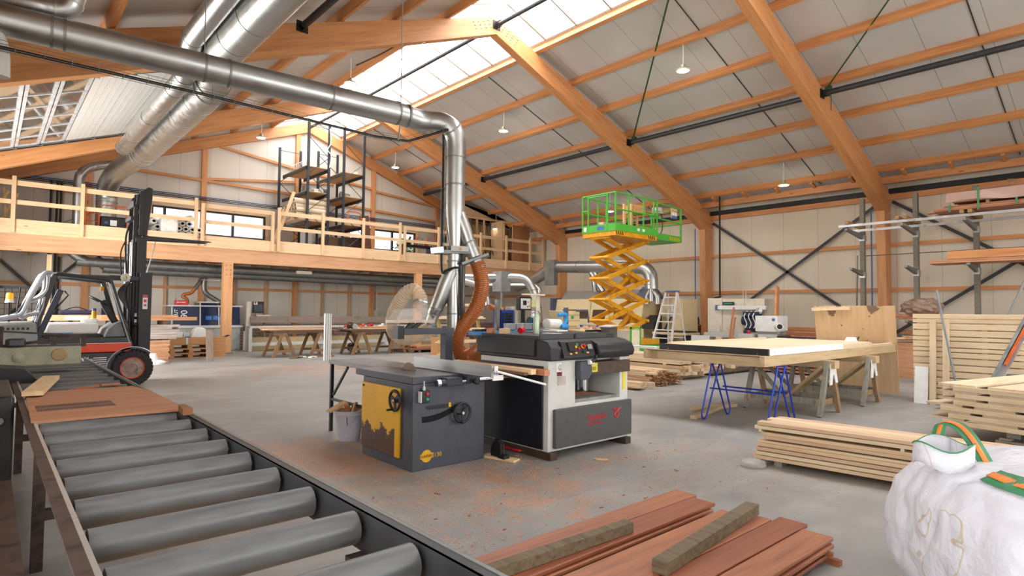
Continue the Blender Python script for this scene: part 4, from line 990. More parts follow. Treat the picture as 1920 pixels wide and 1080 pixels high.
# aluminium ladder leaning at the picture's edge
la = thing('aluminium_ladder', 'aluminium ladder leaning over the flat panel stack', 'ladder', (11.9, 1.5, 0))
L0, L1 = Vector((11.95, 2.2, .0)), Vector((12.62, 1.45, 1.95))
for s in (0, .34):
    v = Vector((.1, -.33, 0))*s/.34
    MB().bar(L0+v, L1+v, .13 if s == 0 else .08, .03, (.8, -.2, 0)).build('stile', ALU, la, smooth=False)
for k in range(4):
    p = L0.lerp(L1, .1+.25*k); MB().cyl(p, p+Vector((.1, -.33, 0)), .016, 8).build('rung', ALU, la)
MB().bar(L0.lerp(L1, .42)+Vector((-.03, 0, .0)), L0.lerp(L1, 1.0)+Vector((-.03, 0, 0)), .03, .05, (.8, -.2, 0)).build('orange_strip', paint('ladder_orange', '#c4581c', .4), la, smooth=False)
MB().bar(L0+Vector((-.03, .06, 0)), L1+Vector((-.03, .06, 0)), .05, .04, (.8, -.2, 0)).build('grey_edge', GALVD, la, smooth=False)

# ------------------------------------------------------------------ long stack of planed boards
rnd = random.Random(5)
LBM = [wood('planed_board_%s' % n, a, b, 'y', .7, .5, .1, False) for n, a, b in (('honey', '#dcc09a', '#c29a6e'), ('pale', '#e2cdab', '#cdae86'), ('rosy', '#d4b596', '#b98f6e'))]
base = None
ax = Vector((6.22, 3.08, 0)); ldir = Vector((.10, -1, 0)).normalized(); lx = Vector((1, .10, 0)).normalized()
rows = [(.075, 0.0, 0), (.118, .0, .01), (.163, .01, .0), (.205, .02, .03), (.235, .05, .05), (.28, .06, .08), (.318, .05, .06), (.385, .02, .02), (.425, .03, .04)]
for i, (z, o1, o2) in enumerate(rows):
    for j in range(4):
        s = rnd.uniform(-.02, .03)+o2+.04*(j % 2); a = ax+lx*(o1+.04+j*.13)+ldir*s; hh = .036 if i not in (4,) else .024
        o = MB().bar(a+Vector((0, 0, z)), a+ldir*3.6+Vector((0, 0, z)), .122, hh).build('planed_board', LBM[(i+j) % 3], smooth=False, bev=.003)
        if i == 8: tag(o, 'planed pale board in the top layer of the long stack', 'board', 'boards in the top layer of the long stack')
        else: tag(o, 'planed pale board below the top layer of the long stack', 'board', 'boards lower in the long stack')
for s in (.06, 1.35, 2.6):
    a = ax+ldir*s; o = MB().bar(a+lx*.02+Vector((0, 0, .3515)), a+lx*.58+Vector((0, 0, .3515)), .03, .028).build('sticker_lath', LBM[1], smooth=False); tag(o, 'small spacer lath between layers of the long board stack', 'lath', 'spacer laths in the long stack')
for s in (.25, 1.6, 2.9):
    a = ax+ldir*s; o = MB().bar(a+Vector((0, 0, .027))-lx*.0, a+lx*.6+Vector((0, 0, .027)), .08, .052).build('bearer_timber', GREYW, smooth=False); tag(o, 'dark bearer timber under the long board stack', 'bearer', 'bearers under the long stack')
o = MB().lathe([(.05, 0), (.13, .02), (.12, .06), (.05, .09)], (6.05, 3.0, 0), n=12).build('plastic_wrap', CLEARP); tag(o, 'crumpled clear plastic wrap at the front corner of the long stack', 'plastic wrap')

# ------------------------------------------------------------------ red hardwood decking boards in front
DK = [wood('red_decking_%d' % i, a, b, 'x', 1.0, .45, .12, False) for i, (a, b) in enumerate((('#a96b4b', '#7a422e'), ('#9a5a3b', '#693625'), ('#b0724f', '#804731')))]
ys = [(2.79, 2.60), (2.59, 2.395), (2.31, 2.13), (2.12, 1.95), (1.94, 1.745), (1.73, 1.535)]
xe = [4.30, 4.22, 4.16, 4.2, 4.30, 4.18]
for L, (zt, th) in enumerate(((.15, .026), (.117, .026), (.062, .026))):
    for i, (a, b) in enumerate(ys):
        dxe = (0, -.03, -.05)[L]-(.0, .03, .02)[(i+L) % 3]*(L > 0)
        yo = (0, -.015, .0)[L]
        if L == 2 and i in (0,): continue
        zz = zt-(.012 if (L == 0 and i == 2) else 0)
        o = B(((1.7, b+yo, zz-th), (xe[i]+dxe, a+yo, zz))).build('decking_board', DK[(i+L) % 3], smooth=False, bev=.006)
        if L == 0: tag(o, 'red-brown decking board lying on top of the low hardwood pile', 'board', 'top boards of the hardwood pile')
        else: tag(o, 'red-brown decking board under the top layer of the hardwood pile', 'board', 'lower boards of the hardwood pile')
for x in (2.0, 2.9, 3.6, 4.1):
    o = B(((x, 1.47, .0), (x+.04, 2.75+.12*(x < 3.5), .035))).build('sticker_lath', DK[1], smooth=False); tag(o, 'thin dark lath under the hardwood decking pile', 'lath', 'laths under the hardwood pile')
for x in (2.0, 3.0, 4.05):
    o = B(((x, 1.5, .064), (x+.03, 2.7, .089))).build('sticker_lath', DK[1], smooth=False); tag(o, 'thin dark lath between layers of the hardwood pile', 'lath', 'laths inside the hardwood pile')
OLDB = wood('dirty_bearer', '#76674f', '#3f3626', 'y', 1.6, .75, .1)
for p, q, w, h, lb in (((1.6, 2.53), (3.24, 2.46), .075, .07, 'dirty grey timber lying across the far side of the hardwood pile'), ((2.84, 1.95), (4.22, 2.10), .095, .075, 'dirty grey timber with green end on the near side of the pile')):
    o = MB().bar((*p, .151+h/2), (*q, .151+h/2), w, h).build('bearer_timber', OLDB, smooth=False, bev=.004); tag(o, lb, 'timber')

# ------------------------------------------------------------------ big white bag
def bag_mat():
    t = NT('woven_white_bag'); v = t.coord(); n = t.noise(v, 2.2, 5, .6); tc = t.new('ShaderNodeTexCoord'); sp = t.new('ShaderNodeSeparateXYZ'); t.link(tc.outputs['Object'], sp.inputs[0])
    w = t.noise(v, 3, 2); u = t.math('ADD', t.math('SUBTRACT', t.math('MULTIPLY', sp.outputs['X'], .7), t.math('MULTIPLY', sp.outputs['Y'], .7)), t.math('MULTIPLY', w, .05))
    ln = t.math('GREATER_THAN', t.math('ABSOLUTE', t.math('SUBTRACT', t.math('FRACT', t.math('DIVIDE', u, .26)), .5)), .495)
    t.col(t.mix(t.math('MULTIPLY', ln, .55), '#dcdce4', '#bfa765')); t.set(Roughness=.5)
    t.bump(t.ramp(n, [(.3, (0, 0, 0, 1)), (.7, (1, 1, 1, 1))]), .5, .05); return t.m
BAG = bag_mat()
import mathutils
bgt = thing('big_bag', 'big white woven bulk bag with green and orange lifting straps', 'bag', (3.95, .48, 0))
bc = Vector((4.0, .43, 0))
def bagpt(u, v, lift=0.0):
    a = 2*PI*u; t = v
    prof = [(.0, .001), (.0, .50), (.07, .60), (.25, .69), (.47, .715), (.66, .68), (.79, .58), (.86, .40), (.885, .2), (.88, .001)]
    f = t*(len(prof)-1); i = min(int(f), len(prof)-2); f -= i
    z = prof[i][0]*(1-f)+prof[i+1][0]*f; r = prof[i][1]*(1-f)+prof[i+1][1]*f
    sq = (abs(math.cos(a))**5+abs(math.sin(a))**5)**(-.2)
    r *= .35+.65*sq*.93
    p = Vector((math.cos(a)*r, math.sin(a)*r*.95, z))
    n1 = mathutils.noise.noise(p*2.1+Vector((3, 1, 7))); n2 = abs(mathutils.noise.noise(Vector((p.x*3.6+2, p.y*3.6, p.z*2.2+5))))
    n3 = abs(mathutils.noise.noise(Vector((p.x*7+9, p.y*7, p.z*4+1))))
    k = 1+.05*n1-.075*max(0, .22-n2)*2-.03*max(0, .18-n3)*2+lift
    if t > .02: p = Vector((p.x*k, p.y*k, max(.0, p.z*(1+(.05*n1-.05*max(0, .2-n2))*(z > .3)))+lift*.5))
    return bc+Matrix.Rotation(.75, 3, 'Z') @ p
MB().grid(bagpt, 150, 80).build('sack', BAG, bgt, ang=75)
def ribbon(pts, w, side, mt, name, parent, th=.004):
    pts = smooth_path(pts, 8); m = MB(); S = Vector(side).normalized()*w/2; n = len(pts)
    m.add([p-S for p in pts]+[p+S for p in pts], [(i, i+1, n+i+1, n+i) for i in range(n-1)])
    return m.build(name, mt, parent, solid=th)
SG, SO = paint('strap_green', '#3f8a5c', .6), paint('strap_orange', '#f08a38', .6)
V = Vector
def strap(pts, s, w, nm, parent):
    st_ = ribbon(pts, w, s, SG, nm, parent)
    ribbon([V(p)+V((-.012, -.004, .006)) for p in pts], w*.36, s, SO, 'orange_stripe', st_, .003)
cc = V((3.70, .83, .84))
MB().grid(lambda u, v: cc+V((.16*math.cos(2*PI*u), .13*math.sin(2*PI*u), .10*v+.018*math.sin(6*PI*u)))+V((.02*v, 0, 0)), 28, 3).build('collar', BAG, bgt, ang=80, solid=.004)
MB().tube([cc+V((.16*math.cos(2*PI*k/28)+.02, .13*math.sin(2*PI*k/28), .10+.018*math.sin(6*PI*k/28))) for k in range(28)], .004, 5, closed=True).build('collar_hem', SG, bgt)
def onbag(u0, v0, u1, v1, w, lift, mt, nm, parent):
    m = MB(); n = 40; vs = []
    for i in range(n+1):
        t = i/n; u = u0+(u1-u0)*t; v = v0+(v1-v0)*t
        vs += [bagpt(u, v-w/2, lift), bagpt(u, v+w/2, lift)]
    m.add(vs, [(2*i, 2*i+1, 2*i+3, 2*i+2) for i in range(n)]); return m.build(nm, mt, parent, solid=.003)
bs = onbag(.30, .75, .50, .70, .085, .02, SG, 'lifting_strap', bgt)
onbag(.30, .75, .50, .70, .03, .028, SO, 'orange_stripe', bs)
strap([(3.95, .93, .84), (3.93, .90, .96), (3.90, .87, 1.02), (3.87, .80, 1.02), (3.86, .74, .96), (3.87, .68, .84)], (.75, -.6, .2), .075, 'lifting_loop', bgt)

# ------------------------------------------------------------------ lumber piles behind the planer
LM = [wood('rough_lumber_%d' % i, a, b, 'y', .9, .6, .12, False) for i, (a, b) in enumerate((('#dcc3a0', '#bf9c72'), ('#d0b08a', '#ac865c'), ('#e3d0b3', '#c9ad86'), ('#c4916c', '#9f6a49')))]
def lumber(x0, x1, y0, L, z0, rows, bw, bh, label, group, mats, seed, jit=.12, gap=None):
    rnd = random.Random(seed); z = z0
    protos = [MB().box((0, 0, 0), (bw-.006, L, bh-.004)).build('sawn_board', LM[k], local=True, smooth=False) for k in mats]
    used = [False]*len(protos)
    n = int((x1-x0)/bw)
    for r in range(rows):
        if gap and r == gap: z += .035
        for c in range(n):
            k = rnd.randrange(len(protos)); p = protos[k]
            if not used[k]: o = p; used[k] = True
            else: o = p.copy(); C.objects.link(o)
            o.location = (x0+c*bw, y0+rnd.uniform(-jit, jit), z); tag(o, label, 'board', group)
        z += bh
    for u, p in zip(used, protos):
        if not u: bpy.data.objects.remove(p)
    return z
for y in (8.1, 9.6, 11.0):
    o = B(((12.3, y, 0), (13.75, y+.1, .105))).build('bearer_timber', TW, smooth=False); tag(o, 'brown block timber under the pale sawn lumber pile', 'bearer', 'bearers under the pale lumber pile')
zt = lumber(12.3, 13.7, 7.85, 3.6, .107, 3, .14, .075, 'sawn pale board in the lower pack of the pile behind the planer', 'boards of the lower lumber pack', (0, 1, 2), 3)
for y in (8.3, 9.4, 10.6):
    o = B(((12.32, y, zt), (13.68, y+.07, zt+.03))).build('sticker_lath', LM[0], smooth=False); tag(o, 'spacer lath between the two packs of the pale lumber pile', 'lath', 'spacers in the pale lumber pile')
zt = lumber(12.35, 13.5, 7.95, 3.4, zt+.03, 2, .14, .06, 'sawn pale board in the upper pack of the pile behind the planer', 'boards of the upper lumber pack', (0, 2), 4, .1)
zt = lumber(12.4, 12.95, 9.0, 2.6, zt, 2, .13, .05, 'short pale board topping the pile behind the planer', 'boards topping the lumber pile', (0, 2), 6, .1)
BARK = wood('dark_end_lumber', '#a97c55', '#6b472d', 'y', 1.2, .7, .2, False)
for y in (7.9, 9.3):
    o = B(((10.85, y, 0), (11.7, y+.08, .058))).build('bearer_timber', TW, smooth=False); tag(o, 'bearer under the low brown lumber heap', 'bearer', 'bearers under the brown lumber heap')
lumber(10.88, 11.6, 7.7, 3.0, .06, 6, .10, .045, 'brown sawn board with ragged end in the low heap behind the planer', 'boards of the brown lumber heap', (3, 1, 0), 8, .16)
ch = MB(); rnd = random.Random(3)
for i in range(260):
    x = rnd.uniform(10.9, 11.75); z = rnd.uniform(0, .30)*(1-.5*abs(x-11.2)); y = 7.62-rnd.uniform(-.02, .16)*(1-z)
    ch.cbox((x, y, z+.012), (rnd.uniform(.02, .07), rnd.uniform(.02, .09), .012), rnd.uniform(0, 3))
o = ch.build('shaving_heap', BARK, smooth=False); tag(o, 'heap of dark wood shavings against the brown lumber ends', 'shavings', None, 'stuff')
for i, (x, z) in enumerate(((9.95, .05), (10.08, .05), (10.21, .05), (9.98, .088), (10.12, .088), (10.22, .088), (10.0, .126), (10.14, .126))):
    o = MB().box((x, 7.35+.03*(i % 3), z), (x+.12, 9.5, z+.034)).build('sawn_board', LM[i % 3], smooth=False); tag(o, 'thin sawn board in the small low pile closest to the planer', 'board', 'boards of the small low pile')
for y in (7.6, 9.0):
    o = B(((9.9, y, 0), (10.4, y+.06, .049))).build('bearer_timber', LM[3], smooth=False); tag(o, 'reddish bearer under the small low pile', 'bearer', 'bearers under the small pile')
o = MB().cbox((10.42, 7.4, .07), (.06, .22, .14), .4).build('end_block', LM[2], smooth=False); tag(o, 'pale end block standing at the small low pile', 'block')
# dark pallet with offcuts under the table
pt = thing('dark_pallet', 'dark pallet with offcuts on the floor beyond the assembly table', 'pallet', (14.6, 8.4, 0))
B(((13.8, 7.9, .04), (16.2, 8.7, .08))).build('deck', wood('dark_pallet_wood', '#5b4a3a', '#3b2f25', 'x', 1), pt, smooth=False)
B(((13.9, 7.95, 0), (14.0, 8.65, .04)), ((15.0, 7.95, 0), (15.1, 8.65, .04)), ((16.0, 7.95, 0), (16.1, 8.65, .04))).build('skid', MATS['dark_pallet_wood'], pt, smooth=False)
for i in range(9):
    x = 14.0+i*.24; o = MB().cbox((x, 8.3+.1*(i % 3), .13), (.3, .12, .09), i*.7).build('wood_offcut', LM[i % 4], smooth=False); tag(o, 'wood offcut on the dark pallet beyond the assembly table', 'offcut', 'offcuts on the dark pallet')
for i in range(10):
    x = 16.0+(i % 2)*.5; z = .04+.09*(i//2)
    o = MB().box((x, 5.4, z), (x+.42, 8.0, z+.06)).build('dark_board', DK[i % 3], smooth=False); tag(o, 'dark red board stacked on laths beyond the wooden trestles', 'board', 'dark boards beyond the trestles')
for z in (.0, .1, .19, .28, .37):
    for y in (5.6, 7.7):
        o = B(((15.98, y, z), (16.95, y+.05, z+.04 if z == 0 else z+.03))).build('sticker_lath', LM[1], smooth=False); tag(o, 'spacer lath in the dark board stack beyond the trestles', 'lath', 'spacers in the dark board stack')
# ------------------------------------------------------------------ scissor lift
LG = paint('lift_green', '#4fae3a', .4, 0, .06); LY = paint('lift_yellow', '#d99a16', .45, 0, .12, 7)
sl = thing('scissor_lift', 'raised scissor lift with green platform and yellow arms', 'scissor lift', (14.4, 11.3, 0))
X0, X1, Y0, Y1, ZD = 13.4, 15.42, 10.68, 11.93, 3.94
B(((13.3, 10.8, .22), (15.75, 11.8, .62))).build('chassis', LG, sl, bev=.02)
B(((13.35, 10.78, .62), (15.7, 11.82, .78))).build('base_frame', LY, sl, bev=.01)
for x in (13.65, 15.35):
    for y in (10.76, 11.84): MB().lathe([(.12, -.05), (.2, -.05), (.21, 0), (.2, .05), (.12, .05)], (x, y, .21), (0, 1, 0), 20).build('wheel', BLACK, sl)
txt('00', .14, WHITE, sl, frame4((14.1, 10.795, .42), (1, 0, 0), (0, 0, 1)), 'marking', .001)
zs = [.72+i*.618 for i in range(6)]; zs[-1] = 3.78
for i in range(5):
    for y, q in ((11.13, 1), (11.62, -1)):
        a, b = zs[i], zs[i+1]
        MB().bar((13.5, y-.04*q, a), (15.4, y-.04*q, b), .05, .13, (0, 0, 1)).build('scissor_arm', LY, sl, bev=.006, smooth=False)
        MB().bar((13.5, y+.04*q, b), (15.4, y+.04*q, a), .05, .13, (0, 0, 1)).build('scissor_arm', LY, sl, bev=.006, smooth=False)
for i in range(1, 6):
    for x in (13.5, 15.4):
        MB().cyl((x, 10.98, zs[i]), (x, 11.72, zs[i]), .05, 12).build('pivot_pin', LY, sl)
for i in range(5): MB().cyl((14.45, 11.02, (zs[i]+zs[i+1])/2), (14.45, 11.7, (zs[i]+zs[i+1])/2), .03, 10).build('centre_pin', LY, sl)
for i in (0, 2): MB().cyl((14.1, 11.38, zs[i]+.15), (15.1, 11.38, zs[i+1]+.25), .07, 12).build('hydraulic_ram', LY, sl)
for i in (1, 3): MB().prism([(14.9, zs[i]-.05), (15.3, zs[i]-.1), (15.25, zs[i]+.15), (15.0, zs[i]+.3)], 11.3, 11.33, 'y').build('gusset', LY, sl, smooth=False)
B(((X0, Y0, 3.80), (X1, Y1, ZD))).build('deck_frame', LY, sl, bev=.005, smooth=False)
B(((X0+.03, Y0+.03, ZD), (X1, Y1-.03, ZD+.03))).build('deck', LG, sl, smooth=False)
t_ = MB()
t_.box((X0-.01, Y0-.012, ZD), (X1, Y0+.012, ZD+.21)).box((X0-.012, Y0, ZD), (X0+.012, Y1, ZD+.21)).box((X0, Y1-.012, ZD), (X1, Y1+.012, ZD+.21))
t_.build('toe_board', LG, sl, smooth=False)
hz = MB()
for i in range(4):
    hz.prism([(X0+.05+i*.09, 3.82), (X0+.09+i*.09, 3.82), (X0+.05+i*.09, 3.92), (X0+.01+i*.09, 3.92)], Y0-.004, Y0+.004, 'y')
    hz.prism([(X1-.42+i*.09, 3.82), (X1-.38+i*.09, 3.82), (X1-.42+i*.09, 3.92), (X1-.46+i*.09, 3.92)], Y0-.004, Y0+.004, 'y')
hz.build('hazard_stripes', BLACK, sl, smooth=False)
def rail(pts, r=.024, nm='guard_rail'): MB().tube(pts, r, 8).build(nm, LG, sl)
zt_, zm = 5.04, 4.56
for z in (zt_, zm):
    rail([(X0, Y0, z), (X1+.05, Y0, z)]); rail([(X0, Y1, z), (X1+.05, Y1, z)])
rail([(X0, Y0, zt_), (X0, Y1, zt_)]); rail([(X0, Y0+.3, zt_-.05), (X0, Y1-.22, zt_-.05)], .018, 'gate_bar'); rail([(X0, Y1-.22, 4.6), (X0, Y1, 4.6)], .02)
for x, y in ((X0, Y0), (X0, Y1), (X0, Y1-.22), (X0, Y0+.3), (X0+.7, Y1), (X0+.6, Y0), (X0+1.1, Y1), (X1-.7, Y0), (X1, Y0), (X1, Y1), (X1-.1, Y0+.05)):
    MB().bar((x, y, ZD), (x, y, zt_), .045, .03).build('rail_post', LG, sl, smooth=False)
# extension deck
XE = 16.82
B(((X1, Y0+.08, 3.86), (XE, Y1-.08, 3.93))).build('extension_deck', LG, sl, smooth=False)
B(((X1, Y0+.05, 3.86), (XE, Y0+.08, 4.06)), ((X1, Y1-.08, 3.86), (XE, Y1-.05, 4.06)), ((XE-.03, Y0+.08, 3.86), (XE, Y1-.08, 4.06))).build('extension_toe_board', LG, sl, smooth=False)
hz = MB()
for i in range(5): hz.prism([(XE-.62+i*.12, 3.9), (XE-.56+i*.12, 3.9), (XE-.62+i*.12, 4.0), (XE-.68+i*.12, 4.0)], Y0+.044, Y0+.05, 'y')
hz.build('hazard_stripes', YEL, sl, smooth=False)
for y in (Y0+.06, Y1-.06):
    rail([(X1, y, zt_-.04), (XE, y, zt_-.09)]); rail([(X1, y, zm-.03), (XE, y, zm-.08)])
for z in (zt_-.09, zm-.08): rail([(XE, Y0+.06, z), (XE, Y1-.06, z)])
for y in (Y0+.06, Y1-.06): MB().bar((XE, y, 3.86), (XE, y, zt_-.09), .045, .045).build('rail_post', LG, sl, smooth=False)
cbx = B(((XE-.5, Y0+.08, 4.62), (XE-.18, Y0+.1, 4.95))).build('sign_board', paint('faded_sign', '#d8c9a8', .5), sl, smooth=False)
B(((XE-.5, Y0+.074, 4.62), (XE-.18, Y0+.081, 4.7))).build('blue_label', paint('label_blue', '#4a68b0', .5), cbx, smooth=False)
B(((XE-.48, Y0+.074, 4.83), (XE-.2, Y0+.081, 4.88))).build('orange_band', paint('label_orange', '#e2982e', .5), cbx, smooth=False)
for x in (XE-.46, XE-.32): B(((x, Y0+.074, 4.72), (x+.1, Y0+.081, 4.81))).build('white_label', WHITE, cbx, smooth=False)
B(((XE-.95, Y0+.3, 4.83), (XE-.7, Y0+.5, 4.95)), ((XE-1.02, Y0+.25, 4.76), (XE-.72, Y0+.45, 4.79))).build('control_box', LGREY, sl, smooth=False)
MB().tube(smooth_path([(XE-.75, Y0+.3, 4.75), (XE-.75, Y0+.25, 4.5), (XE-.85, Y0+.2, 4.2), (XE-1.1, Y0+.15, 3.98)]), .014, 8).build('control_cable', BLACK, sl)
for a, b, nm, mt in ((X0+.32, X0+.33, 'label', None),): pass
B(((X0-.016, Y0+.42, ZD+.05), (X0-.012, Y0+.68, ZD+.16))).build('blue_label', MATS['label_blue'], sl, smooth=False)
B(((X0-.016, Y1-.16, ZD+.05), (X0-.012, Y1-.06, ZD+.17))).build('white_label', WHITE, sl, smooth=False)
for x in (X0+1.0, X0+1.25): B(((x, Y0-.016, ZD+.07), (x+.12, Y0-.012, ZD+.15))).build('white_label', WHITE, sl, smooth=False)
WPZ = wood('lift_timber', '#d9a979', '#b98252', 'z', .9, .6, .1, False); WPX = wood('lift_timber_x', '#cf9a66', '#a8744a', 'x', .9, .6, .1)
for x, y, w, lb in ((14.6, 11.3, .07, 'upright timber standing closest to the lift gate'), (14.75, 11.15, .06, 'upright timber standing midway on the lift platform'), (15.1, 11.4, .07, 'shorter upright timber under the block on the lift'), (15.25, 11.3, .06, 'shorter upright timber closest to the extension deck')):
    z1 = 4.94 if x < 15 else 4.66
    o = B(((x, y, ZD+.03), (x+w, y+w, z1))).build('timber_post', WPZ, smooth=False); tag(o, lb, 'timber')
o = B(((14.85, 11.1, 4.66), (15.4, 11.5, 4.92))).build('timber_block', WPX, smooth=False); tag(o, 'large timber block on uprights on the scissor lift platform', 'timber block')
o = B(((13.5, 11.2, ZD+.03), (13.75, 11.4, ZD+.3))).build('carton', paint('pinkish_carton', '#d8b59a', .6), smooth=False); tag(o, 'small carton at the gate end of the lift platform', 'carton')

# ------------------------------------------------------------------ step ladder
ld = thing('step_ladder', 'white aluminium step ladder standing beside the scissor lift', 'ladder', (16.6, 11.1, 0))
WAL = paint('white_aluminium', '#e9e9e6', .35, .2, .03)
def LP(t, y, off=0): return (16.35+.28*t+off, y, 2.3*t)
for s in (-1, 1):
    MB().bar((16.35, 11.28+s*.42, 0), (16.63, 10.96+s*.2, 2.28), .03, .09, (1, 0, 0)).build('stile', WAL, ld, smooth=False)
    MB().bar((17.35, 11.28+s*.4-.1, 0), (16.72, 10.96+s*.18, 2.22), .025, .04, (1, 0, 0)).build('rear_leg', WAL, ld, smooth=False)
for k in range(8):
    t = (k+.9)/8.6; w = .42-.22*t; c = 11.28-.32*t
    MB().cbox((16.35+.28*t, c, 2.28*t), (.10, 2*w, .03)).build('tread', WAL, ld, smooth=False)
B(((16.56, 10.74, 2.26), (16.78, 11.18, 2.31))).build('blue_top_tray', paint('tray_blue', '#4a6f9e', .4), ld, bev=.01)
for t in (.35, .7): MB().bar((17.35-.63*t, 11.18-.22*t-.38+.2*t, 2.22*t), (17.35-.63*t, 11.18-.22*t+.38-.2*t, 2.22*t), .02, .02).build('rear_brace', WAL, ld, smooth=False)

# ------------------------------------------------------------------ long profile machine by the wall
BEIGE = paint('beige_machine', '#d3bd93', .45, 0, .05); SLATEB = paint('slate_blue_panel', '#47506a', .45); GREYR = paint('grey_hood_roof', '#857d77', .5)
IV = paint('ivory_machine', '#ddd3c0', .45, 0, .05)
cnc = thing('moulding_machine', 'long beige machine with dark windows behind the scissor lift', 'machine', (18.4, 15, 0))
B(((17.8, 12.9, 0), (19.3, 17.4, 1.05))).build('base', BEIGE, cnc, bev=.02)
MB().prism([(17.75, 1.05), (17.95, 2.1), (19.3, 2.1), (19.3, 1.05)], 13.0, 17.4, 'y').build('hood', BEIGE, cnc, bev=.02)
MB().prism([(18.0, 2.1), (18.3, 2.45), (19.2, 2.45), (19.3, 2.1)], 13.4, 17.2, 'y').build('hood_roof', GREYR, cnc, smooth=False)
B(((17.7, 17.4, .1), (19.3, 17.55, 2.15))).build('end_panel', SLATEB, cnc, smooth=False)
DW = paint('brown_tinted_window', '#4a3b33', .12)
for y0, y1 in ((15.6, 17.0), (14.7, 15.35), (13.5, 14.3)):
    MB().prism([(17.80, 1.32), (17.905, 1.86), (17.93, 1.86), (17.84, 1.32)], y0, y1, 'y').build('window_panel', DW, cnc, smooth=False)
for y in (15.48, 14.5): MB().bar((17.77, y, 1.15), (17.93, y, 2.05), .012, .02, (1, 0, 0)).build('door_seam', paint('seam_brown', '#8d7a58', .5), cnc, smooth=False)
B(((17.55, 14.7, .75), (17.76, 16.7, 1.08))).build('blue_apron', paint('strong_blue', '#1f56a8', .45), cnc, smooth=False)
MB().prism([(17.7, 1.0), (18.2, 1.0), (18.2, 1.5), (17.7, 1.2)], 12.4, 12.9, 'y').build('outfeed_hood', paint('black_brush', '#22201e', .6), cnc, smooth=False)
MB().prism([(17.9, 2.1), (18.5, 2.55), (19.1, 2.1)], 12.85, 13.45, 'y').build('pointed_hood', SLATEB, cnc, smooth=False)
# electric cabinet and bench beside it
ec = thing('electric_cabinet', 'beige electric cabinet between scissor lift and step ladder', 'cabinet', (19.2, 12.7, 0))
B(((18.6, 11.8, 0), (19.6, 12.75, 2.1))).build('body', BEIGE, ec, bev=.015)
B(((18.57, 11.85, .1), (18.6, 12.7, 2.05))).build('door', BEIGE, ec, bev=.004)
MB().bar((18.56, 12.2, 1.45), (18.56, 12.2, 1.75), .1, .06, (1, 0, 0)).cyl((18.5, 12.2, 1.6), (18.56, 12.2, 1.9), .05, 10).build('plug_box', LGREY, ec, smooth=False)
MB().tube(smooth_path([(18.5, 12.2, 1.45), (18.4, 12.35, 1.1), (18.3, 12.4, .8)]), .03, 8).build('power_cable', BLACK, ec)
bn = thing('steel_bench', 'grey steel bench with dark top behind the step ladder', 'bench', (17.9, 12.0, 0))
B(((17.55, 11.0, .84), (18.4, 12.35, .92))).build('bench_top', BEIGE, bn, smooth=False)
B(((17.6, 11.05, .92), (18.3, 12.3, .97))).build('dark_top', BLACK, bn, smooth=False)
for y in (11.1, 12.2): B(((17.65, y, 0), (18.3, y+.08, .84))).build('leg', STEEL, bn, smooth=False)
MB().tube(smooth_path([(17.7, 12.15, .55), (17.65, 11.9, .4), (17.7, 11.6, .5), (17.7, 11.3, .6)]), .05, 8).build('bench_hose', BLACK, bn)
sb_ = thing('orange_box', 'orange-red box on the wall ledge near the column by the step ladder', 'box', (21.9, 13.65, 1.11))
o = B(((21.6, 13.0, 1.085), (22.1, 14.0, 1.109))).build('wall_ledge', ORY, smooth=False); struct(o)
B(((21.75, 13.4, 1.11), (22.05, 13.9, 1.35))).build('carton', paint('orange_carton', '#c8552c', .6), sb_, smooth=False)
o = MB().lathe([(.05, 0), (.05, .22), (.03, .28), (.03, .32)], (21.95, 13.2, 1.11), n=12).build('dark_bottle', STEEL); tag(o, 'dark bottle standing beside the orange-red box on the ledge', 'bottle')

# white machine on the wall side of the column
wm = thing('white_bandsaw', 'ivory machine cabinet with blue motor against the long wall', 'machine', (20, 10.3, 0))
B(((19.5, 10.8, 0), (20.4, 11.35, 2.13))).build('tall_cabinet', IV, wm, bev=.01)
B(((19.55, 9.28, .6), (20.3, 10.8, 2.1))).build('upper_body', IV, wm, bev=.01)
B(((19.35, 9.15, 1.72), (19.52, 10.92, 1.86))).build('beam', WHITE, wm, bev=.006)
B(((19.34, 10.88, 1.70), (19.5, 10.96, 1.88))).build('beam_end', paint('end_blue', '#3a4f96', .4), wm, smooth=False)
B(((19.48, 10.35, 1.88), (19.56, 10.75, 1.99))).build('sign_plate', BLACK, wm, smooth=False)
B(((19.47, 10.4, 1.92), (19.485, 10.7, 1.95))).build('sign_stripe', GREEN, wm, smooth=False)
mm = MB().cyl((19.4, 9.55, 1.35), (19.4, 9.95, 1.35), .16, 16).box((19.25, 9.4, 1.1), (19.5, 9.8, 1.3)).box((19.2, 9.35, 1.5), (19.5, 9.85, 1.65))
mm.build('motor', paint('motor_navy', '#1f2f52', .4), wm)
MB().lathe([(.11, 0), (.11, .05), (.05, .06)], (19.36, 9.35, 1.68), (-1, 0, 0), 18).build('pulley', ALU, wm)
B(((19.2, 9.5, .98), (19.45, 9.8, 1.1))).build('blade_guide', BLACK, wm, smooth=False)
for y in (9.45, 9.6, 9.75): MB().tube(smooth_path([(19.3, y, 1.68), (19.15, y+.04, 1.5), (19.25, y, 1.25), (19.2, y+.03, 1.1)]), .018, 6).build('coolant_hose', WHITE, wm)
MB().tube([(19.52, 10.86, 1.7), (19.5, 10.86, .7)], .01, 6).build('cable', BLACK, wm)
B(((17.3, 8.6, .84), (18.4, 10.2, .98))).build('machine_table', LGREY, wm, smooth=False)
B(((17.4, 9.9, 0), (17.5, 10.1, .84)), ((18.2, 8.7, 0), (18.3, 8.9, .84)), ((17.4, 8.7, 0), (17.5, 8.9, .84))).build('table_legs', LGREY, wm, smooth=False)
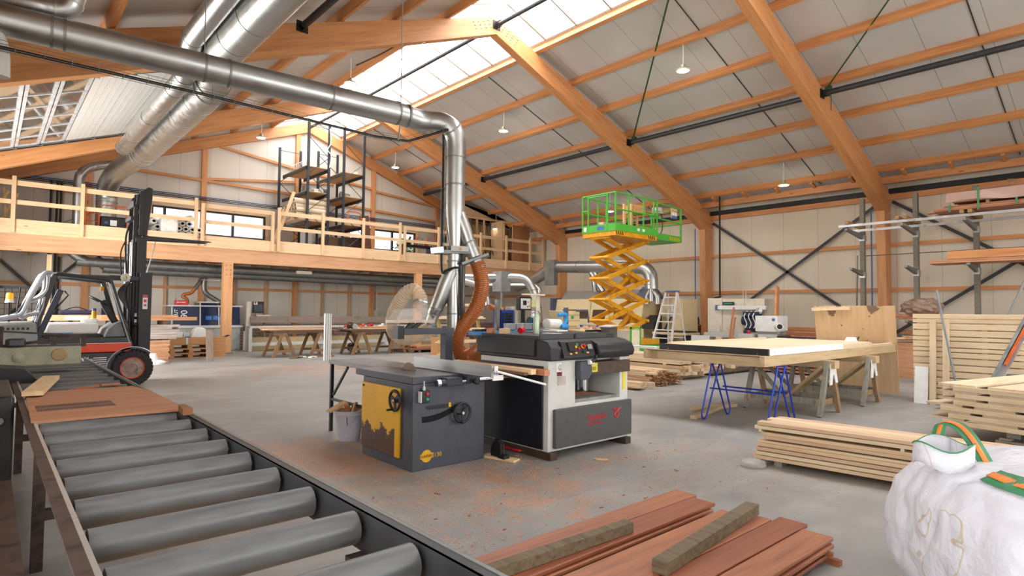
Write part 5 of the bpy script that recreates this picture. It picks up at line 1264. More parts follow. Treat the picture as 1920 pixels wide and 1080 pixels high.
B(((18.4, 9.2, .7), (19.6, 10.2, .95))).build('bed', LGREY, wm, smooth=False)
tr = MB()
for y in (10.0, 9.9): tr.tube([(19.49, y, .9), (19.49, y, 2.4)], .004, 4)
for i in range(12): tr.tube([(19.49, 10.0, .95+i*.12), (19.49, 9.9, .95+i*.12)], .004, 4)
tr.build('wire_tray', GALV, wm)
wb = thing('white_extractor_box', 'white boxy extractor with round spout on a stand beside the ivory machine', 'extractor', (17.6, 8.2, 0))
B(((17.4, 7.88, 1.06), (18.1, 8.55, 1.53))).build('housing', WHITE, wb, bev=.01)
MB().prism([(17.4, 1.06), (18.1, 1.06), (18.0, .98), (17.5, .98)], 7.9, 8.5, 'y').build('hopper', LGREY, wb, smooth=False)
MB().cyl((17.45, 7.9, 1.22), (17.2, 7.72, 1.22), .10, 20).build('spout', WHITE, wb)
MB().cyl((17.205, 7.724, 1.22), (17.195, 7.717, 1.22), .075, 20).build('spout_hole', BLACK, wb)
B(((17.388, 7.95, 1.38), (17.4, 8.03, 1.46))).build('blue_badge', MATS['end_blue'], wb, smooth=False)
B(((17.45, 7.9, .88), (18.05, 8.5, .98)), ((17.5, 7.95, 0), (17.58, 8.03, .9)), ((17.5, 8.38, 0), (17.58, 8.46, .9)), ((17.95, 7.95, 0), (18.03, 8.03, .9)), ((17.95, 8.38, 0), (18.03, 8.46, .9))).build('stand', LGREY, wb, smooth=False)
o = MB().bar((18.9, 8.6, .95), (19.8, 8.95, 2.5), .22, .06, (0, 1, 0)).build('leaning_plank', ORZ, smooth=False); tag(o, 'orange-brown plank leaning upright behind the white extractor box', 'plank')
for i in range(2):
    o = MB().bar((17.05, 9.32-.1*i, .0), (17.2, 9.12-.04*i, 1.78-.3*i), .05, .03, (1, 0, 0)).build('upright_lath', wood('red_lath_z', '#b5734a', '#8a4f30', 'z', 1), smooth=False); tag(o, ('taller' if i == 0 else 'shorter')+' red-brown lath propped against the ivory machine table', 'lath')
o = MB().cbox((17.7, 8.95, 1.03), (.2, .2, .1), .3).build('blue_clamp', MATS['motor_navy'], smooth=False, bev=.02); tag(o, 'blue cast vice on the white machine table', 'vice')
o = B(((17.2, 9.95, 0), (17.22, 10.6, .88))).build('white_board', WHITE, smooth=False); tag(o, 'white board standing before the ivory machine cabinet', 'board')
o = B(((17.22, 9.55, 0), (17.24, 9.75, .86))).build('cream_board', PALEX, smooth=False); tag(o, 'narrow cream board standing beside the white board at the ivory machine', 'board')
o = MB().lathe([(.05, 0), (.06, .05), (.03, .1)], (17.4, 8.75, .98), n=10).build('red_grinder', RED); tag(o, 'small red tool on the white machine table', 'tool')
# timber bench right of it
tbn = thing('dark_bench', 'low dark bench loaded with red-brown timber beside the white extractor', 'bench', (17.8, 7.2, 0))
B(((17.3, 5.6, .88), (18.3, 7.85, .94))).build('bench_top', BLACK, tbn, smooth=False)
for y in (5.8, 7.6): B(((17.4, y, 0), (18.2, y+.08, .88))).build('leg', STEEL, tbn, smooth=False)
rnd = random.Random(9)
for i in range(10):
    z = .94+.055*(i//4); x = 17.35+.22*(i % 4); o = MB().bar((x+.1, 5.8+rnd.uniform(-.2, .3), z+.026), (x+.1, 7.7+rnd.uniform(-.4, .1), z+.026), .18, .048).build('redwood_board', DK[i % 3], smooth=False); tag(o, 'red-brown board on the dark bench beside the white extractor', 'board', 'boards on the dark bench')

# ------------------------------------------------------------------ cantilever rack with timber on the long wall
rk = thing('cantilever_rack', 'galvanised cantilever timber rack on the long wall', 'rack', (20.1, 5, 0))
UY = (6.46, 5.06, 3.66, 2.26, .86)
for k, y in enumerate(UY):
    B(((20.05, y-.06, 0), (20.2, y+.06, 5.15))).build('upright', paint('mottled_galvanised_post', '#7f7a6e', .6, .4, .2, 20), rk, smooth=False)
    B(((19.2, y-.06, 0), (20.3, y+.06, .12))).build('foot', GALVD, rk, smooth=False)
    for z, L in ((4.05, 1.35), (2.92, 1.0), (1.40, 1.0)):
        o = MB().prism([(20.1, z-.16), (20.1, z), (20.1-L, z+.06), (20.1-L, z-.0)], y-.04, y+.04, 'y').build('arm', GALVD, rk, smooth=False)
        MB().box((20.03, y-.075, z-.2), (20.22, y+.075, z-.02)).build('clamp', GALV, o, smooth=False)
MB().tube([(20.22, 6.46, 3.4), (20.22, .5, 3.4)], .015, 6).build('tie_rod', GALVD, rk)
for i, (x, z) in enumerate(((18.85, 4.16), (19.85, 4.12))):
    o = B(((x, -.5, z), (x+.06, 6.7, z+.07))).build('aluminium_rail', ALU, smooth=False); tag(o, ('outer' if i == 0 else 'inner')+' long aluminium rail lying on the top arms of the timber rack', 'rail')
YBk = wood('yellowed_block', '#a8834c', '#73552c', 'x', 1)
for i, y in enumerate((6.46, 5.18, 4.98, 3.72, 3.55, 2.3, .9)):
    o = MB().bar((18.8, y, 4.29), (20.1, y, 4.25), .09, .09).build('bearer_block', YBk, smooth=False); tag(o, 'brown bearer across the aluminium rails on top of the timber rack', 'bearer', 'bearers on the rack rails')
MER = [wood('meranti_plank_%d' % i, a, b, 'y', .7, .55, .12, False) for i, (a, b) in enumerate((('#b9835f', '#8f5b3d'), ('#c79069', '#9c6643'), ('#a8714f', '#7c4a32')))]
rnd = random.Random(11)
def pack(x0, y1, z0, cols, rows, w, h, L, label, group, jit=.25, mats=MER):
    for r in range(rows):
        for c in range(cols):
            yy = y1+rnd.uniform(-jit, jit); o = MB().box((x0+c*w, yy-L, z0+r*h), (x0+c*w+w-.006, yy, z0+r*h+h-.004)).build('timber_plank', mats[rnd.randrange(3)], smooth=False); tag(o, label, 'plank', group)
pack(18.85, 4.35, 4.345, 6, 3, .18, .042, 6, 'meranti plank in the lower pack on top of the timber rack', 'planks of the lower rack-top pack')
pack(18.95, 3.95, 4.56, 5, 4, .18, .042, 5, 'meranti plank in the foil-wrapped upper pack on the timber rack', 'planks of the wrapped rack-top pack', .08)
pack(19.0, 3.3, 4.84, 4, 1, .2, .045, 5, 'loose meranti plank lying on the wrapped pack on the timber rack', 'planks on the wrapped pack', .2)
for y in (3.2, 2.2, .6):
    o = MB().bar((18.9, y, 4.5), (19.9, y, 4.5), .07, .09).build('spacer_block', YBk, smooth=False); tag(o, 'spacer block between the two packs on the timber rack', 'block', 'spacers between rack packs')
FO = hose_mat('pinkish_foil', '#c9a596', '#aaa', .85)
def foil(u, v):
    y = 4.08-u*5; x = 18.88; z = 4.55+v*.26; b = .05*math.sin(9*u*3)+.04*math.sin(23*u+3*v)
    return Vector((x-.03+b*.5*(1-v), y, z+.03*math.sin(17*u)*(1-v)))
o = MB().grid(foil, 90, 8).build('foil_wrap', FO, solid=.004); tag(o, 'crinkled pinkish plastic foil over the upper plank pack on the rack', 'foil')
for y, z0, z1 in ((3.35, 4.3, 4.88), (3.95, 4.3, 4.5), (2.6, 4.34, 4.52)):
    o = MB().torus((19.4, y, (z0+z1)/2), .3, .012, (0, 1, 0), 16, 4).build('strap_tmp', SG); m4_ = o; bpy.data.objects.remove(o)
    o = B(((18.80, y, z0), (18.815, y+.04, z1))).build('green_tie', SG, smooth=False); tag(o, {3.35: 'green band around the upper foil-wrapped plank pack', 3.95: 'green band at the front end of the lower rack-top pack', 2.6: 'green band further along the lower rack-top pack'}[y], 'band')
o = MB().bar((19.0, 2.75, 4.89), (19.3, 2.8, 5.02), .12, .1).build('offcut_block', MER[0], smooth=False); tag(o, 'short brown block standing on top of all rack planks', 'block')
pack(19.12, 4.55, 2.99, 5, 2, .17, .05, 6, 'orange plank in the beam pack on the middle rack arms', 'planks on the middle rack arms', .06, [ORY, ORY, MER[1]])
o = B(((19.1, -1.5, 3.092), (19.2, 4.1, 3.30))).build('tall_beam', ORY, smooth=False); tag(o, 'tall orange beam standing on edge on the middle rack arms', 'beam')
o = B(((19.13, 3.95, 2.985), (19.2, 4.3, 3.1))).build('label_tape', CLEARP, smooth=False); bpy.data.objects.remove(o)
pack(19.15, 5.4, 1.47, 4, 2, .2, .05, 4.5, 'red plank in the foil-wrapped pack on the lowest rack arms', 'planks on the lowest rack arms', .15, DK)
for i in range(2):
    o = MB().bar((19.2+.2*i, 5.2+.2*i, 1.6), (19.3+.2*i, 3.6, 1.6), .12, .05).build('loose_plank', MER[i], smooth=False); tag(o, 'loose brown plank lying on the lowest wrapped pack', 'plank', 'loose planks on the lowest pack')
def wad(u, v):
    a = 2*PI*u; t = PI*v; p = Vector((math.sin(t)*math.cos(a), math.sin(t)*math.sin(a), math.cos(t)))
    k = 1+.35*mathutils.noise.fractal(p*3, .7, 2.3, 4); return Vector((19.3, 4.75, 1.80))+Vector((p.x*.3, p.y*.45, p.z*.24))*k
o = MB().grid(wad, 40, 24).build('plastic_wad', hose_mat('tangled_foil', '#a58a76', '#999', .8), ang=180); tag(o, 'tangled ball of plastic foil on the lowest pack of the rack', 'plastic foil')
o = MB().cyl((20.4, 6.75, 1.3), (19.95, 6.55, 3.4), .018, 8).build('steel_rod', GALVD); tag(o, 'thin steel rod leaning on the end upright of the timber rack', 'rod')
o = MB().bar((18.7, 3.3, .3), (19.0, 2.3, 3.05), .05, .05).build('diagonal_bar', GALVD, smooth=False); tag(o, 'grey steel bar leaning diagonally against the timber rack', 'bar')
for i in range(6):
    o = B(((19.25+.25*(i % 2), 3.2, .121+.045*(i//2)), (19.45+.25*(i % 2), 5.9-.05*i, .161+.045*(i//2)))).build('redwood_plank', DK[i % 3] if i % 2 else LM[i % 3], smooth=False); tag(o, 'plank lying on the feet of the timber rack', 'plank', 'planks on the rack feet')
for i in range(4):
    o = MB().bar((17.5, 5.1-.15*i, .915+.045*i), (19.0, 4.5-.15*i, .915+.045*i), .2, .04).build('low_plank', LM[3] if i % 2 else LM[0], smooth=False); tag(o, 'short plank stacked low behind the plywood sheet', 'plank', 'short planks behind the plywood sheet')
o = B(((17.55, 3.7, 0), (19.0, 5.3, .89))).build('plank_crate', LM[3], smooth=False); tag(o, 'wooden crate carrying short planks beneath the timber rack', 'crate')
# cable drop along the wall and blue lines on the columns
o = MB().tube(smooth_path([(XR-1.0, 11.82, 6.14), (XR-.98, 11.82, 5.8), (XR-.97, 11.83, 4), (XR-.97, 11.83, 2.45), (XR-1.1, 11.75, 2.25), (20.3, 11.3, 2.2), (20.0, 11.4, 2.15)]), .035, 8).build('power_cable', BLACK); tag(o, 'black power cable hanging from the eave to the ivory machine', 'cable')
for y in (12.98, 6.58):
    o = struct(MB().tube([(21.45, y+.05, 5.0), (21.45, y+.05, 1.0)], .022, 8).build('air_drop_pipe', BLUEP))
# ------------------------------------------------------------------ green lashing straps and roof lamps
for p, q, tail, lb in (((16.62, 12.5, 7.62), (12.2, 8.05, 9.45), None, 'green lashing strap stretched from the middle frame up to the roof'), ((16.6, 6.15, 7.62), (14.4, 3.9, 8.6), 1, 'green lashing strap with dangling tail at the near frame')):
    m = MB().bar(p, q, .006, .05, (1, 0, 0)).box((p[0]-.06, p[1]-.12, p[2]-.06), (p[0]+.05, p[1]+.02, p[2]+.04))
    if tail: m.tube([(p[0], p[1]-.08, p[2]), (p[0]+.02, p[1]-.1, p[2]-.3), (p[0], p[1]-.1, p[2]-.62)], .012, 5)
    o = m.build('lashing_strap', paint('dark_green_strap', '#24512a', .6), smooth=False); tag(o, lb, 'strap')
LAMP = glow('lamp_diffuser', '#fff4dc', 9.0)
where = {(13.74, 8.7): 'between near and middle frames on the long-wall side of the skylight', (13.74, 16.05): 'beyond the middle frame beside the skylight', (13.74, 23.6): 'above the mezzanine on the long-wall side', (19.75, 8.7): 'low near the long wall between the two nearest frames', (19.75, 16.05): 'seen through the scissor lift platform', (19.75, 23.6): 'low over the mezzanine near the long wall', (7.8, 16.05): 'on the door side of the skylight', (7.8, 23.6): 'above the mezzanine on the door side'}
for (x, y), wd in where.items():
    z = zb(x)-.72
    lp = thing('pendant_lamp', 'round white pendant lamp '+wd, 'lamp', (x, y, z))
    MB().lathe([(.17, .0), (.19, .015), (.18, .04), (.07, .07), (.06, .16), (.03, .18)], (x, y, z), n=24).build('lamp_housing', paint('lamp_grey', '#b9b49c', .4, .3), lp)
    MB().lathe([(.15, -.004), (.15, .004)], (x, y, z), n=24).build('diffuser', LAMP, lp)
    MB().tube([(x, y, z+.18), (x+.015, y, z+.45), (x, y, zb(x)+.05)], .012, 6).build('hanging_chain', WHITE, lp)
    l = bpy.data.lights.new('lamp_light', 'POINT'); l.energy = 25; l.shadow_soft_size = .12; l.color = (1, .93, .8)
    lo = bpy.data.objects.new('lamp_light', l); C.objects.link(lo); lo.location = (x, y, z-.15)
cmr = MB().cbox((8.2, 12.9, 8.6), (.14, .2, .1)).cyl((8.2, 12.85, 8.52), (8.2, 12.75, 8.5), .05, 10).build('security_camera', WHITE); tag(cmr, 'white camera box hanging from a purlin beyond the middle frame', 'camera')
o = MB().tube(smooth_path([(7.9, 15.9, 8.75), (8.0, 14.5, 8.7), (8.1, 13.2, 8.75), (8.2, 12.9, 8.65)]), .02, 6).build('cable', STEEL); tag(o, 'grey cable running to the white camera box', 'cable')
# thin dark cables on the roof panels
for side, y in ((1, 15.3), (1, 8.2), (1, 2.9), (1, 23.2)):
    pts = [(RX+side*d, y, zb(RX+side*d)+CE-.02) for d in (1.6, 11)]
    struct(MB().tube(pts, .012, 5).build('roof_cable', BLACK))
# ------------------------------------------------------------------ forklift
FKG = paint('forklift_charcoal', '#34373a', .4, 0, .1); FKO = paint('forklift_orange_red', '#e2481f', .4, 0, .04); FKS = metal('silver_cast_guard', '#b8bec8', .3, .5, None, .05)
TYRE = paint('black_rubber', '#26272a', .75, 0, .15, 20)
fk = thing('forklift', 'orange-red and charcoal forklift with raised black mast', 'forklift', (1.5, 14.9, 0))
FY0, FY1 = 14.22, 15.38
def both(fn):
    for y, s in ((FY0, 1), (FY1, -1)): fn(y, s)
B(((.15, FY0+.02, .28), (2.0, FY1-.02, .70)), ((2.0, FY0+.25, .28), (2.25, FY1-.25, .7))).build('chassis', FKG, fk, bev=.03)
B(((.55, FY0, .70), (2.25, FY1, .875))).build('orange_band', FKO, fk, bev=.01)
B(((.4, FY0+.005, .875), (2.22, FY1-.005, .985))).build('deck_edge', FKG, fk, bev=.02)
B(((.55, FY0-.003, .872), (2.24, FY0+.003, .882))).build('trim_line', WHITE, fk, smooth=False)
MB().prism([(-.35, .35), (.3, .2), (.75, .3), (.75, 1.0), (.72, 1.3), (-.2, 1.28), (-.4, 1.0)], FY0-.03, FY1+.03, 'y').build('counterweight', paint('forklift_grey', '#8b9090', .45, 0, .06), fk, bev=.05)
m = MB()
for i in range(9): m.box((.02+.07*i, FY0-.034, 1.16), (.06+.07*i, FY0-.029, 1.2))
m.build('vent_slots', BLACK, fk, smooth=False)
txt('Linde', .16, WHITE, fk, frame4((1.22, FY0+.017, .50), (1, 0, 0), (0, 0, 1)), 'maker_script', .001, 1.1, 'LEFT', .25)
m = MB()
for i in range(5): m.box((1.62, FY0+.012, .42+.04*i), (1.84, FY0+.019, .435+.04*i))
m.build('step_slots', WHITE, fk, smooth=False)
B(((1.2, FY0-.02, .24), (1.95, FY0+.12, .3))).build('step', STEEL, fk, smooth=False)
def wheel(x, y, r, w, nm):
    s = -1 if y < 14.8 else 1
    m = MB(); N = 30
    m.lathe([(r*.62, -w*.1), (r*.62, -w/2), (r*.9, -w/2), (r*.97, -w*.4), (r*.97, w*.4), (r*.9, w/2), (r*.62, w/2), (r*.62, w*.1)], (x, y, r), (0, 1, 0), 40, False)
    for i in range(N):
        a = 2*PI*i/N; m.cbox((x+math.cos(a)*r*.965, y+s*w*.25, r+math.sin(a)*r*.965), (.045, w*.5, .05), m=Matrix.Rotation(-a, 3, 'Y') @ Matrix.Rotation(.35*s, 3, 'X'))
    t = m.build(nm, TYRE, fk)
    MB().lathe([(r*.62, -w*.42), (r*.6, -w*.44), (r*.55, -w*.3), (r*.36, -w*.28), (r*.34, -w*.46), (r*.24, -w*.5), (r*.2, -w*.38), (r*.001, -w*.38)], (x, y, r), (0, 1, 0) if s == -1 else (0, -1, 0), 32).build('rim', paint('dirty_red_rim', '#9a857c', .55, .2, .2, 12), t)
    MB().torus((x, y+s*w*.43, r), r*.58, .012, (0, 1, 0), 32, 6).build('rim_edge', FKO, t)
wheel(2.28, FY0+.1, .36, .24, 'front_wheel'); wheel(2.28, FY1-.1, .36, .24, 'front_wheel')
wheel(.45, FY0+.14, .28, .2, 'rear_wheel'); wheel(.45, FY1-.14, .28, .2, 'rear_wheel')
def fender(y, s):
    P_ = [(2.28+.45*math.cos(a), .36+.43*math.sin(a)) for a in [R(200-i*12) for i in range(14)]]
    Q_ = [(2.28+.40*math.cos(a), .36+.385*math.sin(a)) for a in [R(200-i*12) for i in range(14)]]
    MB().prism(P_+Q_[::-1], min(y, y+s*.25), max(y, y+s*.25), 'y').build('fender', FKG, fk)
    MB().tube([(p[0], y-.004*s, p[1]) for p in P_], .012, 6).build('fender_edge', FKS, fk)
both(fender)
# overhead guard
def guard(y, s):
    y = y+s*.06
    MB().tube(smooth_path([(2.27, y, .75), (2.07, y, 1.4), (1.88, y, 2.05), (1.82, y, 2.13), (1.6, y, 2.16), (1.0, y, 2.22)]), .045, 8).build('guard_pillar', FKG, fk)
    MB().bar((.98, y, 2.2), (.66, y, .98), .05, .09, (1, 0, 0)).build('rear_pillar', FKG, fk, bev=.01)
    MB().tube(smooth_path([(.92, y, 2.24), (.82, y, 2.22), (.72, y, 2.0), (.6, y, 1.7), (.5, y, 1.45), (.3, y, 1.38), (.12, y, 1.34)]), .04, 8).tube(smooth_path([(.88, y, 2.2), (.86, y, 1.9), (.72, y, 1.74), (.6, y, 1.68)]), .03, 8).tube(smooth_path([(.83, y, 1.78), (.78, y, 1.5), (.6, y, 1.42), (.5, y, 1.36)]), .03, 8).tube(smooth_path([(.78, y, 1.5), (.72, y, 1.3)]), .03, 8).build('silver_rear_guard', FKS, fk)
    MB().tube([(2.24, y-.05*s, .8), (1.86, y-.05*s, 2.06)], .01, 6).build('pillar_edge', FKS, fk)
both(guard)
B(((.95, FY0+.06, 2.19), (1.86, FY1-.06, 2.23))).build('guard_roof', FKG, fk, bev=.01)
B(((.9, FY0+.05, 2.22), (1.35, FY1-.05, 2.25))).build('roof_plate', FKS, fk, bev=.01)
for y in (14.55, 14.8, 15.05): MB().bar((.7, y, 1.9), (.4, y, 1.35), .04, .04).build('rear_guard_bar', FKG, fk, smooth=False)
MB().bar((1.08, FY0+.2, 1.92), (.76, FY0+.2, 1.0), .06, .1, (1, 0, 0)).build('side_grille_post', paint('bluish_black', '#232a3c', .35), fk, bev=.01)
MB().tube([(1.14, FY0+.2, 1.9), (1.2, FY0+.18, 1.82), (.98, FY0+.2, 1.5)], .015, 6).build('armrest_bar', BLACK, fk)
# seat deck, engine hood with sun glare painted near-white, and cowl
B(((.85, FY0+.25, .98), (1.75, FY1-.2, 1.05))).build('engine_deck', BLACK, fk, smooth=False)
wp = thing('sunlit_deck', 'near-white block standing in for the sunlit engine deck in the open forklift cab', 'cover', (1.4, 14.8, 1.05))
B(((.9, FY0+.28, 1.052), (1.72, FY1-.3, 1.28))).build('pad', paint('sun_glare_white', '#f6f5f2', .7, 0, .01), wp, bev=.04)  # overexposed engine deck: sun glare put into a near-white block
B(((1.45, FY0+.4, 1.28), (1.72, FY1-.5, 1.36))).build('upper_block', MATS['sun_glare_white'], wp, bev=.03)
B(((.92, FY0+.275, 1.06), (1.3, FY0+.282, 1.085))).build('blue_edge', paint('pale_blue_edge', '#6aa7d8', .6), wp, smooth=False)
yb = thing('yellow_bottle', 'yellow bottle with blue cap standing on the near-white forklift deck', 'bottle', (1.66, FY0+.5, 1.36))
MB().lathe([(.04, 0), (.042, .01), (.042, .13), (.03, .16)], (1.66, FY0+.5, 1.36), n=16).build('bottle_body', YEL, yb)
MB().lathe([(.036, .155), (.036, .2), (.03, .205)], (1.66, FY0+.5, 1.36), n=14).build('cap', MATS['end_blue'], yb)
MB().prism([(1.78, .985), (1.84, 1.15), (1.98, 1.27), (2.12, 1.33), (2.18, 1.28), (2.22, .985)], FY0+.05, FY1-.05, 'y').build('dash_cowl', paint('cowl_grey', '#6f7274', .4), fk, bev=.03)
MB().tube(smooth_path([(1.79, FY0+.04, 1.0), (1.86, FY0+.04, 1.16), (1.99, FY0+.04, 1.28), (2.14, FY0+.04, 1.33)]), .012, 6).build('cowl_trim', FKS, fk)
MB().bar((2.02, FY0+.45, 1.28), (1.78, FY0+.45, 1.72), .12, .12).build('steering_column', BLACK, fk, bev=.02)
MB().torus((1.72, FY0+.45, 1.72), .17, .018, (.5, 0, .85), 26, 8).build('steering_wheel', BLACK, fk)
MB().bar((2.0, FY0+.75, 1.3), (1.85, FY0+.78, 2.0), .07, .1, (0, 1, 0)).build('mirror_post', BLACK, fk, bev=.01)
B(((1.78, FY0+.7, 1.93), (1.84, FY0+.76, 2.02))).build('amber_reflector', paint('amber', '#d9921a', .3), fk, smooth=False)
bc_ = MB().lathe([(.07, 0), (.06, .05), (.05, .06)], (.33, FY0+.2, 1.66), n=16).build('beacon_base', WHITE, fk)
MB().lathe([(.055, .06), (.055, .15), (.04, .18), (.001, .185)], (.33, FY0+.2, 1.66), n=16).build('amber_lens', glow('amber_lens', '#ffb020', .5), bc_)
MB().bar((.33, FY0+.2, 1.3), (.33, FY0+.2, 1.66), .03, .03).bar((.44, FY0+.2, 1.5), (.48, FY0+.2, 1.95), .02, .06).build('beacon_bracket', BLACK, fk, smooth=False)
# mast
MASTB = paint('mast_black', '#2b2a2a', .45, .2, .15, 8)
def rails(nm, x, z0, z1, w, dy, t=.05):
    for y in (14.8-dy, 14.8+dy):
        MB().box((x, y-t/2, z0), (x+w, y+t/2, z1)).build(nm, MASTB, fk, bev=.006)
rails('outer_mast', 2.38, .12, 2.32, .22, .42, .1); rails('middle_mast', 2.33, .8, 3.05, .17, .34); rails('inner_mast', 2.26, 1.6, 3.85, .15, .27)
for x, z in ((2.38, .25), (2.38, 1.2), (2.4, 2.2)): B(((x+.02, 14.38, z), (x+.1, 15.22, z+.1))).build('mast_crossbar', MASTB, fk, smooth=False)
B(((2.3, 14.46, 2.95), (2.4, 15.14, 3.05)), ((2.2, 14.5, 3.42), (2.4, 15.1, 3.5)), ((2.24, 14.5, 3.7), (2.36, 15.1, 3.84))).build('mast_head', MASTB, fk, bev=.01)
for y in (14.52, 15.08):
    MB().cyl((2.24, y, .6), (2.24, y, 2.1), .045, 12).build('lift_cylinder', BLACK, fk); MB().cyl((2.24, y, 2.1), (2.24, y, 2.95), .03, 12).build('piston_rod', metal('chrome_rod', '#e5e6e8', .12), fk)
MB().cyl((2.3, 14.62, 2.9), (2.3, 14.62, 3.7), .03, 10).build('free_lift_rod', MATS['chrome_rod'], fk)
MB().lathe([(.001, 0), (.06, 0), (.085, .02), (.085, .05), (.03, .06), (.03, .03)], (2.12, FY0+.12, 2.2), (0, -1, 0), 22).build('tilt_pulley', paint('pulley_cream', '#c9c4b0', .4, .3), fk)
B(((1.85, FY0+.14, 2.14), (2.45, FY0+.22, 2.24))).build('tilt_arm', MASTB, fk, bev=.01)
for k in range(5):
    y = 14.45+.06*k; MB().tube(smooth_path([(2.24, y, 2.15), (2.14-.02*k, y, 1.9), (2.2, y, 1.6), (2.3, y, 1.3), (2.28, y, .9)]), .018, 6).build('hydraulic_hose', BLACK, fk)
MB().tube(smooth_path([(2.28, 14.4, .98), (2.36, 14.38, .75), (2.45, 14.38, .9), (2.4, 14.38, 1.15), (2.3, 14.4, 1.25)]), .018, 6).build('hydraulic_hose', BLACK, fk)
MB().tube(smooth_path([(2.2, 14.5, 3.35), (2.13, 14.5, 3.0), (2.16, 14.5, 2.3)]), .02, 6).tube(smooth_path([(2.12, 14.5, 2.95), (2.05, 14.5, 2.7), (2.08, 14.5, 2.2)]), .014, 6).build('hydraulic_hose', BLACK, fk)
B(((2.605, 14.40, 1.62), (2.615, 14.46, 2.0))).build('x_tmp', WHITE, fk) if False else None
stk_ = B(((2.44, 14.326, 1.56), (2.53, 14.331, 1.86))).build('warning_sticker', WHITE, fk, smooth=False)
B(((2.44, 14.322, 1.8), (2.53, 14.327, 1.86)), ((2.46, 14.322, 1.62), (2.51, 14.327, 1.66)), ((2.46, 14.322, 1.7), (2.51, 14.327, 1.76))).build('red_pictogram', RED, stk_, smooth=False)
for z in (1.28, 1.35): B(((2.32, 14.425, z), (2.36, 14.43, z+.12))).build('rating_plate', WHITE, fk, smooth=False)
MB().box((2.35, 14.44, 3.1), (2.44, 14.54, 4.05)).box((2.35, 15.06, 3.1), (2.44, 15.16, 4.05)).box((2.33, 14.46, 3.15), (2.42, 15.14, 3.25)).box((2.33, 14.46, 3.55), (2.42, 15.14, 3.65)).build('carriage', MASTB, fk, bev=.01)
MB().prism([(2.42, 3.1), (2.5, 3.1), (2.58, 3.9), (2.58, 4.12), (2.5, 4.14), (2.3, 3.95), (2.28, 3.75), (2.42, 3.75)], 14.46, 14.52, 'y').build('load_backrest', MASTB, fk, bev=.01)
MB().prism([(2.42, 3.1), (2.5, 3.1), (2.58, 3.9), (2.58, 4.12), (2.5, 4.14), (2.3, 3.95), (2.28, 3.75), (2.42, 3.75)], 15.08, 15.14, 'y').build('load_backrest', MASTB, fk, bev=.01)
B(((2.5, 14.52, 3.95), (2.56, 15.08, 4.05)), ((2.46, 14.52, 3.4), (2.5, 15.08, 3.46))).build('backrest_bar', MASTB, fk, smooth=False)
for i in range(3): MB().cyl((2.36, 14.55+.2*i, 3.3), (2.36, 14.65+.2*i, 3.85), .035, 8).build('carriage_roller', paint('greasy_brown', '#5a4638', .5, .4), fk)
for y in (14.62, 14.98):
    MB().prism([(2.44, 3.5), (2.49, 3.5), (2.50, 3.13), (2.56, 3.115), (3.72, 3.10), (3.80, 3.085), (3.72, 3.075), (2.5, 3.045), (2.44, 3.08)], y-.055, y+.055, 'y').build('fork', MASTB, fk, smooth=False)
MB().tube(smooth_path([(2.75, 14.95, 3.05), (2.7, 14.9, 2.8), (2.55, 14.7, 2.3), (2.48, 14.4, 2.05)]), .012, 6).build('hanging_cord', LGREY, fk)

# ------------------------------------------------------------------ stores behind the forklift
BRD = [wood('brown_plank_pack_%d' % i, a, b, 'x', .8, .6, .12, False) for i, (a, b) in enumerate((('#c79b76', '#a6754f'), ('#bb8963', '#96633f')))]
def shelf_pack(x0, x1, y0, z0, cols, rows, w, h, label, group, mats=BRD, jit=.1, seed=1):
    rnd = random.Random(seed)
    for r in range(rows):
        for c in range(cols):
            j = rnd.uniform(-jit, jit); o = B(((x0+j, y0+c*w, z0+r*h), (x1+j, y0+c*w+w-.005, z0+r*h+h-.003))).build('plank', mats[rnd.randrange(len(mats))], smooth=False); tag(o, label, 'plank', group)
for x in (1.4, 2.6, 3.9):
    o = B(((x, 19.75, 0), (x+.1, 20.6, 1.217))).build('trestle_block', wood('dark_block', '#6b4a36', '#4a3226', 'z', 1), smooth=False); tag(o, 'dark support block under the long planks behind the forklift', 'support', 'supports behind the forklift')
shelf_pack(.9, 4.3, 19.78, 1.22, 3, 3, .25, .05, 'long light-brown plank resting on supports behind the forklift', 'long planks behind the forklift')
o = B(((2.4, 19.7, 1.22), (4.78, 19.775, 1.32))).build('brown_beam', BRD[1], smooth=False); tag(o, 'brown beam projecting beside the long planks towards the optimising saw', 'beam')
o = B(((1.75, 19.69, 1.28), (2.25, 19.697, 1.36))).build('paper_label', WHITE, smooth=False); bpy.data.objects.remove(o)
B(((1.6, 19.765, 1.24), (2.1, 19.778, 1.345))).build('paper_label', WHITE, bpy.data.objects['plank'], smooth=False)
shelf_pack(3.0, 4.05, 19.6, .0, 3, 12, .25, .054, 'short brown board in the block stack beside the forklift mast', 'boards of the brown block stack', BRD, .03, 4)
shelf_pack(2.6, 4.2, 19.62, .68, 3, 6, .24, .07, 'grey foil-wrapped board above the brown block stack', 'boards of the wrapped grey stack', [wood('grey_wrapped', '#a79a93', '#71655f', 'x', 1.4, .3, .3, False)], .12, 5)
o = MB().lathe([(.13, 0), (.16, .1), (.13, .24), (.1, .3)], (3.55, 19.25, 0), n=14).lathe([(.2, 0), (.22, .06), (.1, .12)], (3.68, 19.2, 0), n=12).build('white_sack', WHITE); tag(o, 'small white plastic sack at the foot of the brown block stack', 'sack')
nb = thing('tool_bag', 'dark tool bag lying on the long planks behind the forklift', 'bag', (2.0, 20.2, 1.375))
MB().cbox((1.85, 20.1, 1.44), (.75, .3, .12)).build('bag_body', paint('navy_cloth', '#23223a', .8), nb, bev=.04)
MB().tube(smooth_path([(1.6, 20.0, 1.5), (1.85, 20.0, 1.58), (2.1, 20.0, 1.5)]), .015, 6).build('bag_handle', BLACK, nb)
